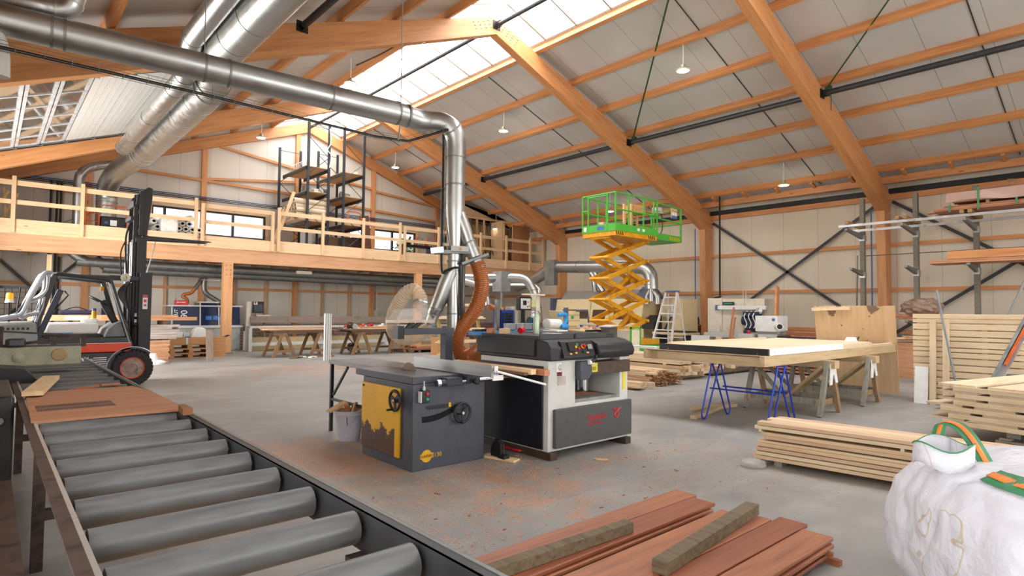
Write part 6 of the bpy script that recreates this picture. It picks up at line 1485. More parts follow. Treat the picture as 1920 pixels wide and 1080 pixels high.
# pallets with a timber collar
PAL = wood('orange_pallet', '#c08e5c', '#8f6238', 'x', 1, .65, .1, False)
def pallet(x0, y0, z, label, w=1.2, d=.8):
    t = thing('euro_pallet', label, 'pallet', (x0+w/2, y0+d/2, z))
    for i in range(5): B(((x0, y0+i*d/5+.01, z+.122), (x0+w, y0+(i+1)*d/5-.01, z+.144))).build('deck_board', PAL, t, smooth=False)
    for x in (x0, x0+w/2-.07, x0+w-.14):
        B(((x, y0, z+.1), (x+.14, y0+d, z+.122))).build('stringer', PAL, t, smooth=False)
        for y in (y0, y0+d/2-.05, y0+d-.1): B(((x, y, z+.022), (x+.14, y+.1, z+.1))).build('block', PAL, t, smooth=False)
    for y in (y0, y0+d/2-.05, y0+d-.1): B(((x0, y, z), (x0+w, y+.1, z+.022))).build('skid_board', PAL, t, smooth=False)
pallet(4.32, 20.9, 0, 'wooden pallet standing on the floor beside the timber post'); pallet(4.34, 20.9, .145, 'middle wooden pallet in the stack beside the timber post'); pallet(4.3, 20.92, .29, 'top wooden pallet carrying the timber collar')
pc = thing('pallet_collar', 'timber pallet collar box with steel hinges on the pallet stack', 'pallet collar', (4.9, 21.3, .435))
B(((4.3, 20.92, .436), (5.5, 20.945, .66)), ((4.3, 21.7, .436), (5.5, 21.725, .66)), ((4.3, 20.945, .436), (4.325, 21.7, .66)), ((5.475, 20.945, .436), (5.5, 21.7, .66))).build('boards', PAL, pc, smooth=False)
for x in (4.78, 5.42): B(((x, 20.912, .436), (x+.06, 20.92, .68))).build('hinge', GALV, pc, smooth=False)
B(((4.76, 20.91, .65), (4.88, 20.93, .68))).build('blue_corner', MATS['strong_blue'], pc, smooth=False)
for i, (x, w, h, mt, lb) in enumerate(((4.5, .22, .2, WHITE, 'white carton standing in the pallet collar'), (4.74, .18, .18, LGREY, 'grey carton beside the white one in the pallet collar'), (5.3, .14, .1, RED, 'red object lying in the pallet collar'))):
    o = B(((x, 21.1, .44), (x+w, 21.35, .62+h))).build('carton', mt, smooth=False); tag(o, lb, 'carton')
o = MB().prism([(4.9, .5), (5.05, .9), (5.2, .98), (5.38, .92), (5.42, .5)], 21.05, 21.4, 'y').build('white_dust_sheet', WHITE, bev=.03); tag(o, 'white crumpled sheet heaped in the pallet collar', 'sheet')
o = B(((5.3, 20.5, .62), (6.1, 20.6, .76))).build('short_beam', PAL, smooth=False); bpy.data.objects.remove(o)
o = B(((5.52, 21.0, 0), (5.98, 21.5, .64))).build('wood_crate', PAL, smooth=False); tag(o, 'orange wooden crate between the pallet stack and timber post', 'crate')
o = MB().bar((5.1, 19.42, 0), (5.08, 19.5, .92), .19, .05, (0, 1, 0)).build('grey_board', wood('grey_brown_board', '#8c7a6c', '#63534a', 'z', 1), smooth=False); tag(o, 'grey-brown board standing upright in front of the pallet stack', 'board')
pt_ = thing('pallet_truck', 'dark hand pallet truck behind the timber post', 'pallet truck', (6.1, 21.9, 0))
MB().bar((5.9, 21.8, .15), (6.2, 21.8, .62), .06, .06).build('tow_bar', GREYW, pt_, smooth=False); MB().tube([(6.15, 21.75, .6), (6.3, 21.75, .66), (6.3, 21.95, .66), (6.15, 21.95, .6)], .018, 8).build('handle', STEEL, pt_)
for x in (5.85, 6.0): MB().lathe([(.09, -.03), (.09, .03)], (x, 21.8, .09), (0, 1, 0), 14).build('wheel', BLACK, pt_)
# optimising crosscut saw under the mezzanine
op = thing('optimising_saw', 'blue and grey optimising saw with large white lettering under the mezzanine', 'machine', (6.2, 24.4, 0))
NB = paint('deep_navy_glass', '#1c2a4a', .15)
B(((4.9, 23.95, 0), (7.35, 25.0, .88))).build('base', paint('grey_green_machine', '#9aa09a', .5), op, bev=.02)
B(((4.85, 23.9, .86), (7.4, 25.0, .95)), ((4.85, 23.9, 1.64), (7.38, 25.0, 1.69))).build('frame_bands', LGREY, op, smooth=False)
for a, b, z in ((5.0, 5.88, 1.64), (5.92, 6.52, 1.78), (6.56, 7.3, 1.64)):
    MB().prism([(23.9, .95), (23.98, z), (24.9, z), (24.9, .95)], a, b, 'x').build('hood', NB, op, smooth=False)
    MB().prism([(23.885, .95), (23.965, z+.03), (23.985, z+.03), (23.905, .95)], a-.03, a+.01, 'x').build('hood_frame', LGREY, op, smooth=False)
B(((5.9, 23.95, 1.78), (6.55, 24.9, 1.83))).build('hood_cap', LGREY, op, smooth=False)
B(((6.1, 23.92, 1.1), (6.3, 23.925, 1.3)), ((6.35, 23.92, 1.12), (6.6, 23.925, 1.3))).build('painted_reflection', paint('reflection_blue', '#3a76b8', .2), op, smooth=False)  # reflection on the hood glass, laid on as flat blue plates
m4 = frame4((5.36, 23.935, 1.36), (0, -.0, 1), (-1, 0, 0))
txt('CUT', .16, WHITE, op, frame4((5.17, 23.93, 1.22), (0, .05, 1), (-1, 0, 0)), 'lettering', .002, 1.0)
txt('90', .3, WHITE, op, frame4((5.48, 23.925, 1.22), (0, .05, 1), (-1, 0, 0)), 'lettering', .002, .95)
rb = thing('red_toolbox', 'red box standing on top of the optimising saw', 'box', (5.35, 24.3, 1.69))
B(((5.12, 24.0, 1.692), (5.52, 24.3, 1.86))).build('box_body', RED, rb, bev=.01); MB().tube([(5.14, 24.15, 1.86), (5.14, 24.15, 1.96)], .008, 6).build('aerial', BLACK, rb)
txt('Würth', .07, WHITE, rb, frame4((5.2, 23.998, 1.75), (1, 0, 0), (0, 0, 1)), 'box_lettering', .001) if False else None
B(((5.16, 23.996, 1.77), (5.2, 24.0, 1.81)), ((5.22, 23.996, 1.78), (5.42, 24.0, 1.8))).build('white_marking', WHITE, rb, smooth=False)
ex = thing('extraction_pipe', 'grey extraction pipe with brown hose above the optimising saw', 'pipe', (6.2, 24.2, 3.0))
MB().tube(smooth_path([(6.08, 24.2, 3.15), (6.08, 24.2, 2.7), (6.08, 24.2, 2.3), (6.2, 24.2, 2.1), (6.5, 24.2, 1.9), (6.7, 24.2, 1.76)]), .085, 14).build('pipe', GALVD, ex)
MB().tube(smooth_path([(6.06, 24.2, 2.75), (5.92, 24.15, 2.55), (5.75, 24.1, 2.3)]), .07, 12).build('branch', GALVD, ex)
corrugated([(5.76, 24.1, 2.32), (5.62, 24.08, 2.14), (5.4, 24.05, 2.08), (5.35, 24.05, 2.0), (5.48, 24.05, 1.9), (5.52, 24.2, 1.75)], .06, .03, .004, 12).build('hose', HOSE, ex)
B(((5.95, 24.1, 2.62), (6.6, 24.3, 2.65))).build('gate_plate', GALV, ex, smooth=False)
# control stand and infeed bench
cs = thing('control_stand', 'pale control column with black screen beside the optimising saw', 'control stand', (7.7, 23.6, 0))
B(((7.42, 23.5, .7), (7.56, 23.65, 1.85)), ((7.4, 23.5, 0), (7.6, 23.8, .72))).build('column', IV, cs, bev=.01)
B(((7.62, 23.45, 1.42), (8.02, 23.55, 1.86))).build('screen_housing', BLACK, cs, bev=.01)
B(((7.66, 23.445, 1.47), (7.98, 23.452, 1.76))).build('screen', paint('dark_grey_screen', '#3b4654', .2), cs, smooth=False)
MB().lathe([(.04, 0), (.03, .04)], (7.7, 23.45, 1.81), (0, -1, 0), 14).build('emergency_stop', RED, cs)
B(((7.64, 23.444, 1.74), (7.78, 23.45, 1.85))).build('white_label', WHITE, cs, smooth=False)
B(((7.78, 23.5, 1.2), (8.3, 23.8, 1.35)), ((7.78, 23.55, 1.34), (7.86, 23.65, 1.45))).build('console', IV, cs, smooth=False)
ib = thing('infeed_bench', 'long grey infeed bench with beige fence boards under the mezzanine', 'bench', (12, 24, 0))
B(((7.35, 22.9, .86), (16.5, 23.3, .94))).build('bench_bed', LGREY, ib, smooth=False)
B(((7.5, 23.35, 1.05), (16.5, 23.4, 1.3))).build('fence_board', paint('taupe_fence', '#8d7c70', .6), ib, smooth=False)
B(((7.35, 23.3, 0), (16.5, 23.36, .5))).build('back_panel', BEIGE, ib, smooth=False)
for x in (7.3, 10.2, 13.0, 15.8): B(((x, 22.85, 0), (x+.12, 23.3, .86))).build('leg', LGREY, ib, smooth=False)
B(((7.42, 22.95, .2), (15.8, 23.05, .32))).build('lower_beam', LGREY, ib, smooth=False)
# workbenches on trestles, mid-hall
DBR = wood('brown_old_plank', '#7d6450', '#55412f', 'x', 1, .65, .2)
for x0, x1, y, who in ((6.9, 9.15, 19.95, 'near the optimising saw'), (9.5, 12.1, 19.7, 'in line with the acrylic saw hood')):
    wb_ = thing('plank_bench', 'dark plank workbench on old wooden trestles '+who, 'workbench', ((x0+x1)/2, y, .86))
    B(((x0, y-.55, .862), (x1, y+.55, .90))).build('bench_top', DBR, wb_, smooth=False)
    B(((x0+.1, y-.5, .80), (x1-.1, y-.44, .862)), ((x0+.1, y+.44, .80), (x1-.1, y+.5, .862))).build('apron', DBR, wb_, smooth=False)
OLDZ = wood('old_trestle_wood', '#8b6c4c', '#5e462e', 'z', 1, .7, .2)
def xtrestle(x, y0, y1, label, lean=0):
    t = thing('old_trestle', label, 'trestle', (x, (y0+y1)/2, 0))
    for y in (y0, y1):
        for s in (-1, 1): MB().bar((x+s*.36+lean, y, 0), (x+s*.06, y, .78), .07, .09, (1, 0, 0)).build('leg', OLDZ, t, smooth=False)
        B(((x-.3, y-.05, .16), (x+.3, y-.02, .24))).build('foot_rail', OLDZ, t, smooth=False)
    B(((x-.06, y0-.1, .70), (x+.06, y1+.1, .80))).build('top_beam', OLDZ, t, smooth=False)
    MB().bar((x-.2, y0+.05, .2), (x+.05, (y0+y1)/2, .7), .05, .07, (1, 0, 0)).build('brace', OLDZ, t, smooth=False)
    MB().bar((x+.2, y1-.05, .2), (x-.02, (y0+y1)/2, .7), .05, .07, (1, 0, 0)).build('brace', OLDZ, t, smooth=False)
xtrestle(7.35, 19.5, 20.4, 'old wooden trestle under the bench near the optimising saw'); xtrestle(8.6, 19.5, 20.4, 'old wooden trestle beside the white profiles under the bench')
xtrestle(10.0, 19.25, 20.15, 'old wooden trestle at the saw-side end of the second bench'); xtrestle(11.4, 19.25, 20.15, 'old wooden trestle closest to the low board pile')
rnd = random.Random(21)
for k, (x0, x1, y) in enumerate(((6.6, 9.1, 19.7), (9.5, 12.0, 19.45))):
    for i in range(8):
        a = x0+rnd.uniform(0, .5); b = x1-rnd.uniform(0, .4); yy = y+.1*(i % 5)-.1; z = .9+.042*(i//5)
        o = B(((a, yy, z), (b, yy+.09, z+.038))).build('batten', [PINX, LM[3], BRD[0]][i % 3], smooth=False); tag(o, 'long batten lying on the bench '+('near the optimising saw' if k == 0 else 'in line with the acrylic saw hood'), 'batten', ['battens on the first bench', 'battens on the second bench'][k])
for x, c, lb, nm in ((9.75, RED, 'small red tool on the second bench', 'tool'), (10.3, MATS['orange_carton'], 'orange power tool on the second bench', 'power tool'), (10.65, RED, 'red clamp lying on the second bench', 'clamp'), (11.1, WHITE, 'white rag on the second bench', 'rag'), (10.0, BLACK, 'black tool lying at the saw end of the second bench', 'tool')):
    o = MB().cbox((x, 19.9, .985 if x != 10.0 else .98), (.22, .14, .085), .4).cbox((x+.06, 19.88, 1.05), (.1, .08, .06), .1).build(nm.replace(' ', '_'), c, bev=.02); tag(o, lb, nm)
ps_ = thing('circular_saw', 'black and silver hand saw on the bench end beside the white profiles', 'hand saw', (9.55, 19.2, .9))
MB().lathe([(.09, 0), (.1, .03), (.09, .06)], (9.68, 19.2, 1.0), (0, -1, 0), 20).build('blade_guard', ALU, ps_); MB().cbox((9.55, 19.28, 1.0), (.2, .14, .13)).build('motor_body', BLACK, ps_, bev=.02); MB().tube([(9.48, 19.28, 1.05), (9.5, 19.28, 1.14), (9.62, 19.28, 1.12)], .02, 8).build('handle', BLACK, ps_)
for i in range(3):
    x = 7.87+.075*i; o = B(((x, 17.58, 0), (x+.068, 17.66, 1.46-.004*i))).build('white_profile', WHITE, smooth=False, bev=.004); B(((x+.02, 17.574, .01), (x+.032, 17.582, 1.45))).build('groove', STEEL, o, smooth=False)
    tag(o, 'tall white plastic profile standing upright on the floor', 'profile', 'white profiles standing together')
for i in range(10):
    x = 7.4+.15*i; o = MB().cbox((x, 18.9+.1*(i % 4), .025), (.2, .1, .04), i).build('scrap_bag' if i in (3, 4) else 'wood_scrap', WHITE if i in (3, 4, 5) else OLDZ, smooth=False); tag(o, 'crumpled white foil on the floor under the bench' if i in (3, 4, 5) else 'wood scrap on the floor under the bench', 'scrap', 'white foils on the floor' if i in (3, 4, 5) else 'scraps on the floor under the bench')
vc = thing('shop_vacuum', 'dark shop vacuum on wheels under the second bench', 'vacuum', (10.2, 20.4, 0))
MB().lathe([(.15, .08), (.17, .12), (.17, .3), (.1, .36)], (10.2, 20.4, 0), n=18).build('tank', PLBLK, vc); MB().lathe([(.09, -.03), (.09, .03)], (10.1, 20.22, .09), (0, 1, 0), 16).build('wheel', GREYW, vc)
MB().tube(smooth_path([(10.2, 20.3, .35), (10.0, 20.2, .5), (9.85, 20.25, .75)]), .025, 8).build('hose', LGREY, vc)
# low board pile and crate
lp_ = thing('board_pallet', 'low dark pallet under the red-brown board pile', 'pallet', (12.4, 19.8, 0))
B(((11.85, 19.0, .09), (13.4, 20.4, .12))).build('deck', DBR, lp_, smooth=False); B(((11.9, 19.0, 0), (12.0, 20.4, .09)), ((12.2, 19.0, 0), (12.3, 20.4, .09)), ((12.9, 19.0, 0), (13.0, 20.4, .09))).build('skids', DBR, lp_, smooth=False)
for i in range(14):
    o = MB().bar((11.95+rnd.uniform(-.1, .3), 19.12+.22*(i % 5), .141+.045*(i//5)), (13.3+rnd.uniform(-.2, .15), 19.12+.24*(i % 5), .141+.045*(i//5)), .19, .04).build('old_board', [DK[0], BRD[0], LM[3]][i % 3], smooth=False); tag(o, 'red-brown board in the low pile beyond the saw guard', 'board', 'boards in the low pile beyond the saw')
o = B(((12.0, 17.2, 0), (13.2, 17.9, .62))).build('wooden_crate', PAL, smooth=False); tag(o, 'low wooden crate behind the duct drop pipe', 'crate')

# ------------------------------------------------------------------ window-making machines in the middle distance
sr = thing('timber_shelf_rack', 'sloping pine rack with pale boards behind the brown hose', 'rack', (9.2, 12.4, 0))
for x in (8.5, 9.75):
    MB().bar((x, 12.0, 0), (x, 12.5, 1.85), .07, .07, (1, 0, 0)).build('sloped_post', wood('mossy_post', '#b5a054', '#8c7a3c', 'z', 1), sr, smooth=False)
for k, z in enumerate((.5, .8, 1.1, 1.4, 1.72)):
    MB().bar((8.4, 11.95+.27*z, z), (9.85, 11.95+.27*z, z), .35, .03).build('shelf', PINX, sr, smooth=False)
for k in range(14):
    z = (.5, .8, 1.1, 1.4, 1.72)[k % 5]; o = MB().bar((8.45, 11.85+.27*z+.1*(k//5), z+.035), (9.8, 11.85+.27*z+.1*(k//5), z+.035), .085, .035).build('rack_batten', PALEX, smooth=False); tag(o, 'pale batten lying on the sloping pine rack', 'batten', 'battens on the sloping pine rack')
bb = thing('blue_beam_machine', 'long blue machine beam with steel fence behind the planer', 'machine', (10, 11.2, 0))
B(((8.6, 11.0, 1.02), (11.0, 11.25, 1.1))).build('blue_beam', paint('azure_beam', '#2a6fa8', .45), bb, smooth=False)
for x in (8.8, 10.7): B(((x, 11.0, 0), (x+.1, 11.2, 1.02))).build('leg', STEEL, bb, smooth=False)
for i in range(4): MB().cbox((9.95+.28*i, 11.3, 1.2), (.26, .2, .16)).build('steel_box', paint('grey_bin', '#8b8d8b', .5, .3), bb, bev=.01)
for i in range(5): MB().cbox((8.7+.12*i, 11.12, 1.13), (.09, .12, .05), i).build('black_fitting', BLACK, bb, smooth=False)
bc2 = thing('blue_bin_cabinet', 'blue cabinet with rows of dark bins behind the planer', 'cabinet', (10.5, 12.1, 0))
B(((10.32, 12.05, 0), (10.75, 12.4, 1.62))).build('body', paint('royal_blue', '#1b3a98', .4), bc2, smooth=False)
for r in range(5):
    for c in range(3): B(((10.34+.11*c, 11.98, 1.22+.07*r), (10.43+.11*c, 12.05, 1.27+.07*r))).build('bin', BLACK, bc2, smooth=False)
B(((10.76, 12.0, 0), (11.05, 12.4, 1.72))).build('beige_side', IV, bc2, smooth=False)
B(((10.2, 12.1, 0), (10.3, 12.2, 1.9))).build('steel_post', GALVD, bc2, smooth=False)
ctl = thing('control_panel_machine', 'grey control panel on a post above a teal drilling head', 'machine', (10.9, 11.8, 0))
B(((10.86, 11.8, 0), (10.94, 11.88, 1.7))).build('post', STEEL, ctl, smooth=False)
B(((10.66, 11.72, 1.62), (11.1, 11.85, 1.98))).build('panel_frame', BLACK, ctl, bev=.01); B(((10.7, 11.71, 1.66), (11.06, 11.722, 1.94))).build('panel_face', LGREY, ctl, smooth=False)
B(((10.78, 11.70, 1.76), (10.9, 11.712, 1.88))).build('screen', BLACK, ctl, smooth=False)
for x, z, mt in ((10.96, 1.84, RED), (11.0, 1.74, RED), (10.94, 1.72, BLACK)): MB().lathe([(.016, 0), (.014, .015)], (x, 11.71, z), (0, -1, 0), 10).build('button', mt, ctl)
B(((11.1, 11.75, 1.72), (11.3, 11.9, 1.9))).build('yellow_drum', paint('pale_yellow_box', '#c9c58a', .5), ctl, smooth=False)
B(((11.35, 11.8, 0), (11.5, 11.95, 2.02))).build('ivory_column', IV, ctl, smooth=False)
B(((10.85, 11.7, 2.03), (11.6, 11.85, 2.07))).build('top_bar', IV, ctl, smooth=False)
TEAL = paint('teal_machine', '#1f4a58', .4)
MB().cyl((10.9, 11.6, 1.35), (11.2, 11.6, 1.35), .1, 16).box((10.8, 11.5, 1.1), (11.1, 11.75, 1.3)).build('drill_head', TEAL, ctl, bev=.01)
MB().cyl((11.0, 11.55, 1.42), (11.0, 11.55, 1.6), .05, 12).tube([(10.9, 11.5, 1.55), (11.15, 11.5, 1.6), (11.3, 11.55, 1.45)], .02, 8).build('drill_linkage', ALU, ctl)
ml = thing('milling_head', 'white motor with bright blue hose fittings behind the planer', 'milling machine', (11.3, 11.0, 0))
MB().cyl((10.95, 10.95, 1.28), (11.35, 10.9, 1.28), .12, 18).build('motor', WHITE, ml); MB().cyl((10.9, 10.95, 1.28), (10.96, 10.95, 1.28), .13, 18).build('fan_cover', LGREY, ml)
AZ = paint('azure_hose', '#2f8fd0', .35)
MB().tube(smooth_path([(11.25, 10.85, 1.5), (11.45, 10.8, 1.52), (11.5, 10.8, 1.4), (11.42, 10.8, 1.26), (11.3, 10.85, 1.2)]), .055, 12).build('blue_elbow', AZ, ml)
MB().cyl((11.3, 10.8, 1.2), (11.5, 10.75, 1.2), .065, 12).build('blue_motor', AZ, ml)
B(((11.0, 10.9, 0), (11.4, 11.3, 1.14))).build('stand', IV, ml, smooth=False)
B(((11.5, 10.8, 0), (11.58, 10.9, 1.7))).build('dark_post', SLATEB, ml, smooth=False)
bz = thing('beige_finger_machine', 'beige slotted machine body with green badge behind the planer', 'machine', (12, 11.2, 0))
B(((11.65, 11.0, 0), (12.25, 11.6, 1.62))).build('column', BEIGE, bz, bev=.01)
for z in (1.2, 1.35, 1.5): B(((11.66, 10.994, z), (12.24, 11.0, z+.006))).build('seam', DW, bz, smooth=False)
B(((11.9, 10.99, 1.4), (12.0, 11.0, 1.48))).build('green_badge', GREEN, bz, smooth=False)
txt('weinig', .08, DW, bz, frame4((11.72, 10.995, 1.36), (1, 0, 0), (0, 0, 1)), 'badge_lettering', .001) if False else None
MB().tube([(12.0, 10.9, 1.62), (12.4, 10.85, 1.62), (12.45, 10.85, 1.3)], .025, 8).build('guard_bar', SLATEB, bz)
B(((11.7, 10.3, 0), (12.9, 10.95, 1.12))).build('bed', BEIGE, bz, bev=.02)
for i in range(7): MB().cbox((11.75+.14*i, 10.28, 1.1), (.1, .06, .05)).build('dark_tooth', BLACK, bz, smooth=False)
for i in range(8):
    o = MB().cbox((11.8+.16*(i % 5), 10.55+.12*(i//5), 1.15+.05*(i % 2)), (.16, .1, .06), i*.8).build('wood_offcut', LM[i % 4], smooth=False); tag(o, 'wood offcut lying on the beige slotted machine', 'offcut', 'offcuts on the beige machine')
gb = thing('grey_bin_box', 'dark grey box with flaps standing beside the beige slotted machine', 'box', (12.4, 10.0, 0))
B(((12.2, 9.9, 0), (12.5, 10.2, 1.2))).build('box_body', paint('dark_box', '#55524f', .6), gb, smooth=False); MB().prism([(12.15, 1.2), (12.55, 1.24), (12.5, 1.26), (12.15, 1.22)], 9.85, 10.25, 'y').build('flap', LGREY, gb, smooth=False)
gf = thing('green_frame_cart', 'bright green tubular frame cart near the scissor lift foot', 'cart', (12.7, 10.5, 0))
for x in (12.7, 13.1): B(((x, 9.6, 0), (x+.04, 9.64, 1.2))).build('frame_post', LG, gf, smooth=False)
B(((12.7, 9.6, 1.16), (13.14, 9.64, 1.2))).build('frame_bar', LG, gf, smooth=False); B(((12.74, 9.62, .0), (13.1, 10.1, 1.12))).build('carton', IV, gf, smooth=False)
# extraction pipes in the middle distance
def pipe(name, label, pts, r, extra=()):
    t = thing(name, label, 'pipe', pts[0]); sp = smooth_path(pts, 7); MB().tube(sp, r, 18).build('pipe_run', GALV, t)
    for c, d in extra: ring(c, d, r, .008, .03).build('pipe_clamp', GALVD, t)
    return t
p1 = pipe('extraction_pipe', 'silver pipe bending down to the milling machines behind the planer', [(9.75, 14.03, 2.5), (10.1, 13.73, 2.51), (10.6, 13.3, 2.52), (11.25, 12.72, 2.55), (11.55, 12.46, 2.5), (11.7, 12.34, 2.25), (11.78, 12.28, 1.96), (11.82, 12.24, 1.7), (11.84, 12.2, 1.3)], .13, (((10.6, 13.3, 2.52), (.75, -.66, 0)), ((11.72, 12.32, 2.2), (.2, -.2, -1)), ((11.82, 12.24, 1.7), (0, 0, 1))))
B(((10.85, 12.7, 2.15), (11.2, 13.1, 2.72))).build('gate_box', GALVD, p1, smooth=False); B(((11.0, 12.85, 0), (11.06, 12.9, 2.2))).build('support', GALVD, p1, smooth=False)
pipe('extraction_pipe', 'thinner silver pipe bending down beside the brown hose', [(9.5, 13.15, 2.41), (9.7, 13.0, 2.4), (10.1, 12.7, 2.25), (10.22, 12.6, 2.0), (10.25, 12.55, 1.75)], .09, (((10.2, 12.6, 2.0), (0, 0, 1)),))
corrugated([(10.25, 12.55, 1.78), (10.35, 12.5, 1.68), (10.5, 12.42, 1.66), (10.6, 12.3, 1.6)], .08, .03, .005, 12).build('hose_end', HOSE, bpy.data.objects['extraction_pipe.002'] if 'extraction_pipe.002' in bpy.data.objects else p1)
p3 = pipe('wall_extraction_pipe', 'large silver pipe along the long wall above the beige machine', [(18, 20.0, 2.7), (18, 18.8, 3.0), (18, 18.0, 3.35), (18, 17.5, 3.46), (18, 16.5, 3.42), (18, 15, 3.35), (18, 13.6, 3.28), (18, 13.0, 3.2), (18, 12.75, 2.95), (18, 12.7, 2.6), (18, 12.7, 2.45)], .24, (((18, 17.9, 3.38), (0, -1, .3)), ((18, 16.2, 3.41), (0, 1, 0)), ((18, 12.72, 2.6), (0, 0, 1))))
B(((17.7, 17.35, 2.7), (17.95, 17.9, 3.75))).build('gate_box', GALVD, p3, smooth=False)
for y in (15.4, 15.2): MB().tube(smooth_path([(18, y+.2, 3.2), (17.95, y, 2.95), (17.95, y-.05, 2.7), (18, y-.05 if y > 15.3 else y-.25, 2.4)]), .1, 14).build('down_branch', GALV, p3)
for s in (-.25, .2): MB().tube(smooth_path([(18, 12.7, 2.5), (18, 12.7+s*.6, 2.3), (18, 12.7+s, 2.15), (18, 12.7+s, 1.9)]), .09, 12).build('down_branch', GALV, p3)
MB().cyl((18, 12.7, 2.5), (18, 12.7, 2.0), .1, 14).build('down_branch', GALV, p3)
pipe('extraction_pipe', 'slim grey pipe above the beige machine beyond the planer', [(15.8, 20.6, 2.7), (16.8, 18.6, 2.7), (17.1, 17.9, 2.67), (17.1, 17.6, 2.5), (17.1, 17.6, 2.3)], .1)
for k, (z, y, x0, r) in enumerate(((3.03, 23.35, 2.2, .15), (2.86, 23.75, 2.9, .15))):
    o = MB().tube(smooth_path([(x0-.25, y, z+.35), (x0-.1, y, z+.2), (x0+.15, y, z+.04), (x0+.5, y, z), (9, y, z-.03), (14.4, y, z-.06), (15.2, y, z-.05), (16.2, y-.6, z-.1), (16.6, y-1.6, z-.2)]), r, 16).build('under_floor_pipe', GALVD); tag(o, ('front' if k == 0 else 'rear')+' dull grey extraction pipe hung under the mezzanine', 'pipe')
o = B(((9.15, 23.1, 2.98), (9.75, 23.2, 3.1))).build('strip_light_box', IV, smooth=False); tag(o, 'small ivory box fixed to the pipe under the mezzanine', 'box')
# conduits on the gable behind the forklift
for x in (1.55, 1.72, 1.83):
    struct(MB().tube([(x, YB-.2, 0), (x, YB-.2, 5.9)], .035, 8).build('conduit', BLACK))
gc = thing('wire_cage', 'dark wire mesh cage behind the forklift beacon', 'cage', (.8, 23.5, 0))
m = MB()
for i in range(9): m.tube([(.1+i*.16, 23.3, .1), (.1+i*.16, 23.3, 2.15)], .008, 4)
for i in range(12): m.tube([(.1, 23.3, .15+i*.17), (1.4, 23.3, .15+i*.17)], .006, 4)
m.build('mesh', STEEL, gc); B(((.05, 23.25, 2.12), (1.5, 23.35, 2.2)), ((.05, 23.25, 0), (.12, 23.35, 2.15)), ((1.42, 23.25, 0), (1.5, 23.35, 2.15))).build('frame', STEEL, gc, smooth=False)
B(((.2, 23.4, .1), (1.3, 24.0, 1.2))).build('stored_crate', OLDZ, gc, smooth=False)
for i in range(2):
    o = B(((.15+1.2*i, 22.9, 0), (.27+1.2*i, 23.0, 3.18))).build('pine_post', PINZ, smooth=False); tag(o, 'pine post under the mezzanine '+('at the very edge behind the forklift' if i == 0 else 'beside the wire cage'), 'post')
for k, x in enumerate((3.1, 13.9)):
    o = B(((x, YB-.3, 1.3), (x+.15, YB-.15, 1.55))).cyl((x+.07, YB-.3, 1.55), (x+.07, YB-.3, 2.6), .02, 6).build('wall_socket', BLACK if k == 0 else LGREY); tag(o, 'dark wall socket on the gable seen through the forklift cab' if k == 0 else 'grey socket box on the gable post beyond the second bench', 'socket')
# ------------------------------------------------------------------ mezzanine guard rail
gr = thing('guard_railing', 'pine guard railing along the edge of the mezzanine', 'railing', (10, 22.3, 3.7))
PX = (-.9, .5, 2.12, 3.75, 5.29, 5.5, 7.88, 8.1, 9.82, 11.56, 13.3, 13.52, 15.3, 16.5, 17.75, 19.38, 21.0, 21.95)
for x in PX:
    B(((x-.05, 22.27, 3.72), (x+.05, 22.36, 5.36 if x not in (5.5, 7.88, 13.52) else 5.2))).build('railing_post', PINZ, gr, smooth=False, bev=.004)
for z0, z1, nm in ((5.10, 5.25, 'top_rail'), (4.55, 4.68, 'middle_rail'), (4.0, 4.12, 'toe_board')):
    for a, b in ((-1, 5.29), (5.5, 7.88), (8.1, 13.3), (13.52, 21.95)):
        dz = .0 if a != 5.5 else -.03
        B(((a, 22.365, z0+dz), (b, 22.40, z1+dz))).build(nm, PINX, gr, smooth=False)
# ------------------------------------------------------------------ pallet racking with rolls
RB = paint('racking_blue_black', '#33383d', .4, .3)
prk = thing('pallet_racking', 'tall dark pallet racking standing on the mezzanine', 'racking', (10.4, 24, 3.72))
WD = wood('chipboard_deck', '#c7a57c', '#a98558', 'x', 2, .7, .1, False)
def upr(x0, x1, y, z1):
    for x in (x0, x1): B(((x-.045, y-.04, 3.72), (x+.045, y+.04, z1))).build('upright', RB, prk, smooth=False)
    m = MB(); z = 3.95; s = 0
    while z < z1-.8:
        a, b = ((x0, x1), (x1, x0))[s]; m.tube([(a, y, z), (b, y, z+.75)], .014, 5); z += .75; s ^= 1
    m.tube([(x0, y, z1-.12), (x1, y, z1-.12)], .014, 5); m.build('frame_bracing', RB, prk)
for x0, x1, y, z1 in ((9.35, 10.2, 22.75, 9.0), (10.85, 11.75, 22.75, 9.1), (9.15, 10.05, 25.3, 8.45), (10.85, 11.75, 25.3, 8.6)): upr(x0, x1, y, z1)
for z in (4.95, 6.12, 7.12):
    for x in (9.3, 10.2, 10.85, 11.75): B(((x-.025, 22.79, z), (x+.025, 25.26, z+.12))).build('shelf_beam', RB, prk, smooth=False)
    B(((9.28, 22.8, z+.12), (10.24, 25.25, z+.145)), ((10.83, 22.8, z+.12), (11.77, 25.25, z+.145))).build('shelf_deck', WD, prk, smooth=False)
ROLL = paint('cream_roll_sheet', '#e0cdb2', .7, 0, .05)
def roll(p, q, r, label, group, mat=ROLL):
    m = MB(); n = 18; p = Vector(p); q = Vector(q); d = (q-p)
    m.tube([p+d*.02, p, p, q, q, q-d*.02], [r*.45, r*.45, r, r, r*.45, r*.45], n, False)
    o = m.build('plastic_roll', mat); tag(o, label, 'roll', group); MB().cyl(p+d*.015, p+d*.03, r*.44, n).build('core_hole', BLACK, o); return o
rnd = random.Random(2)
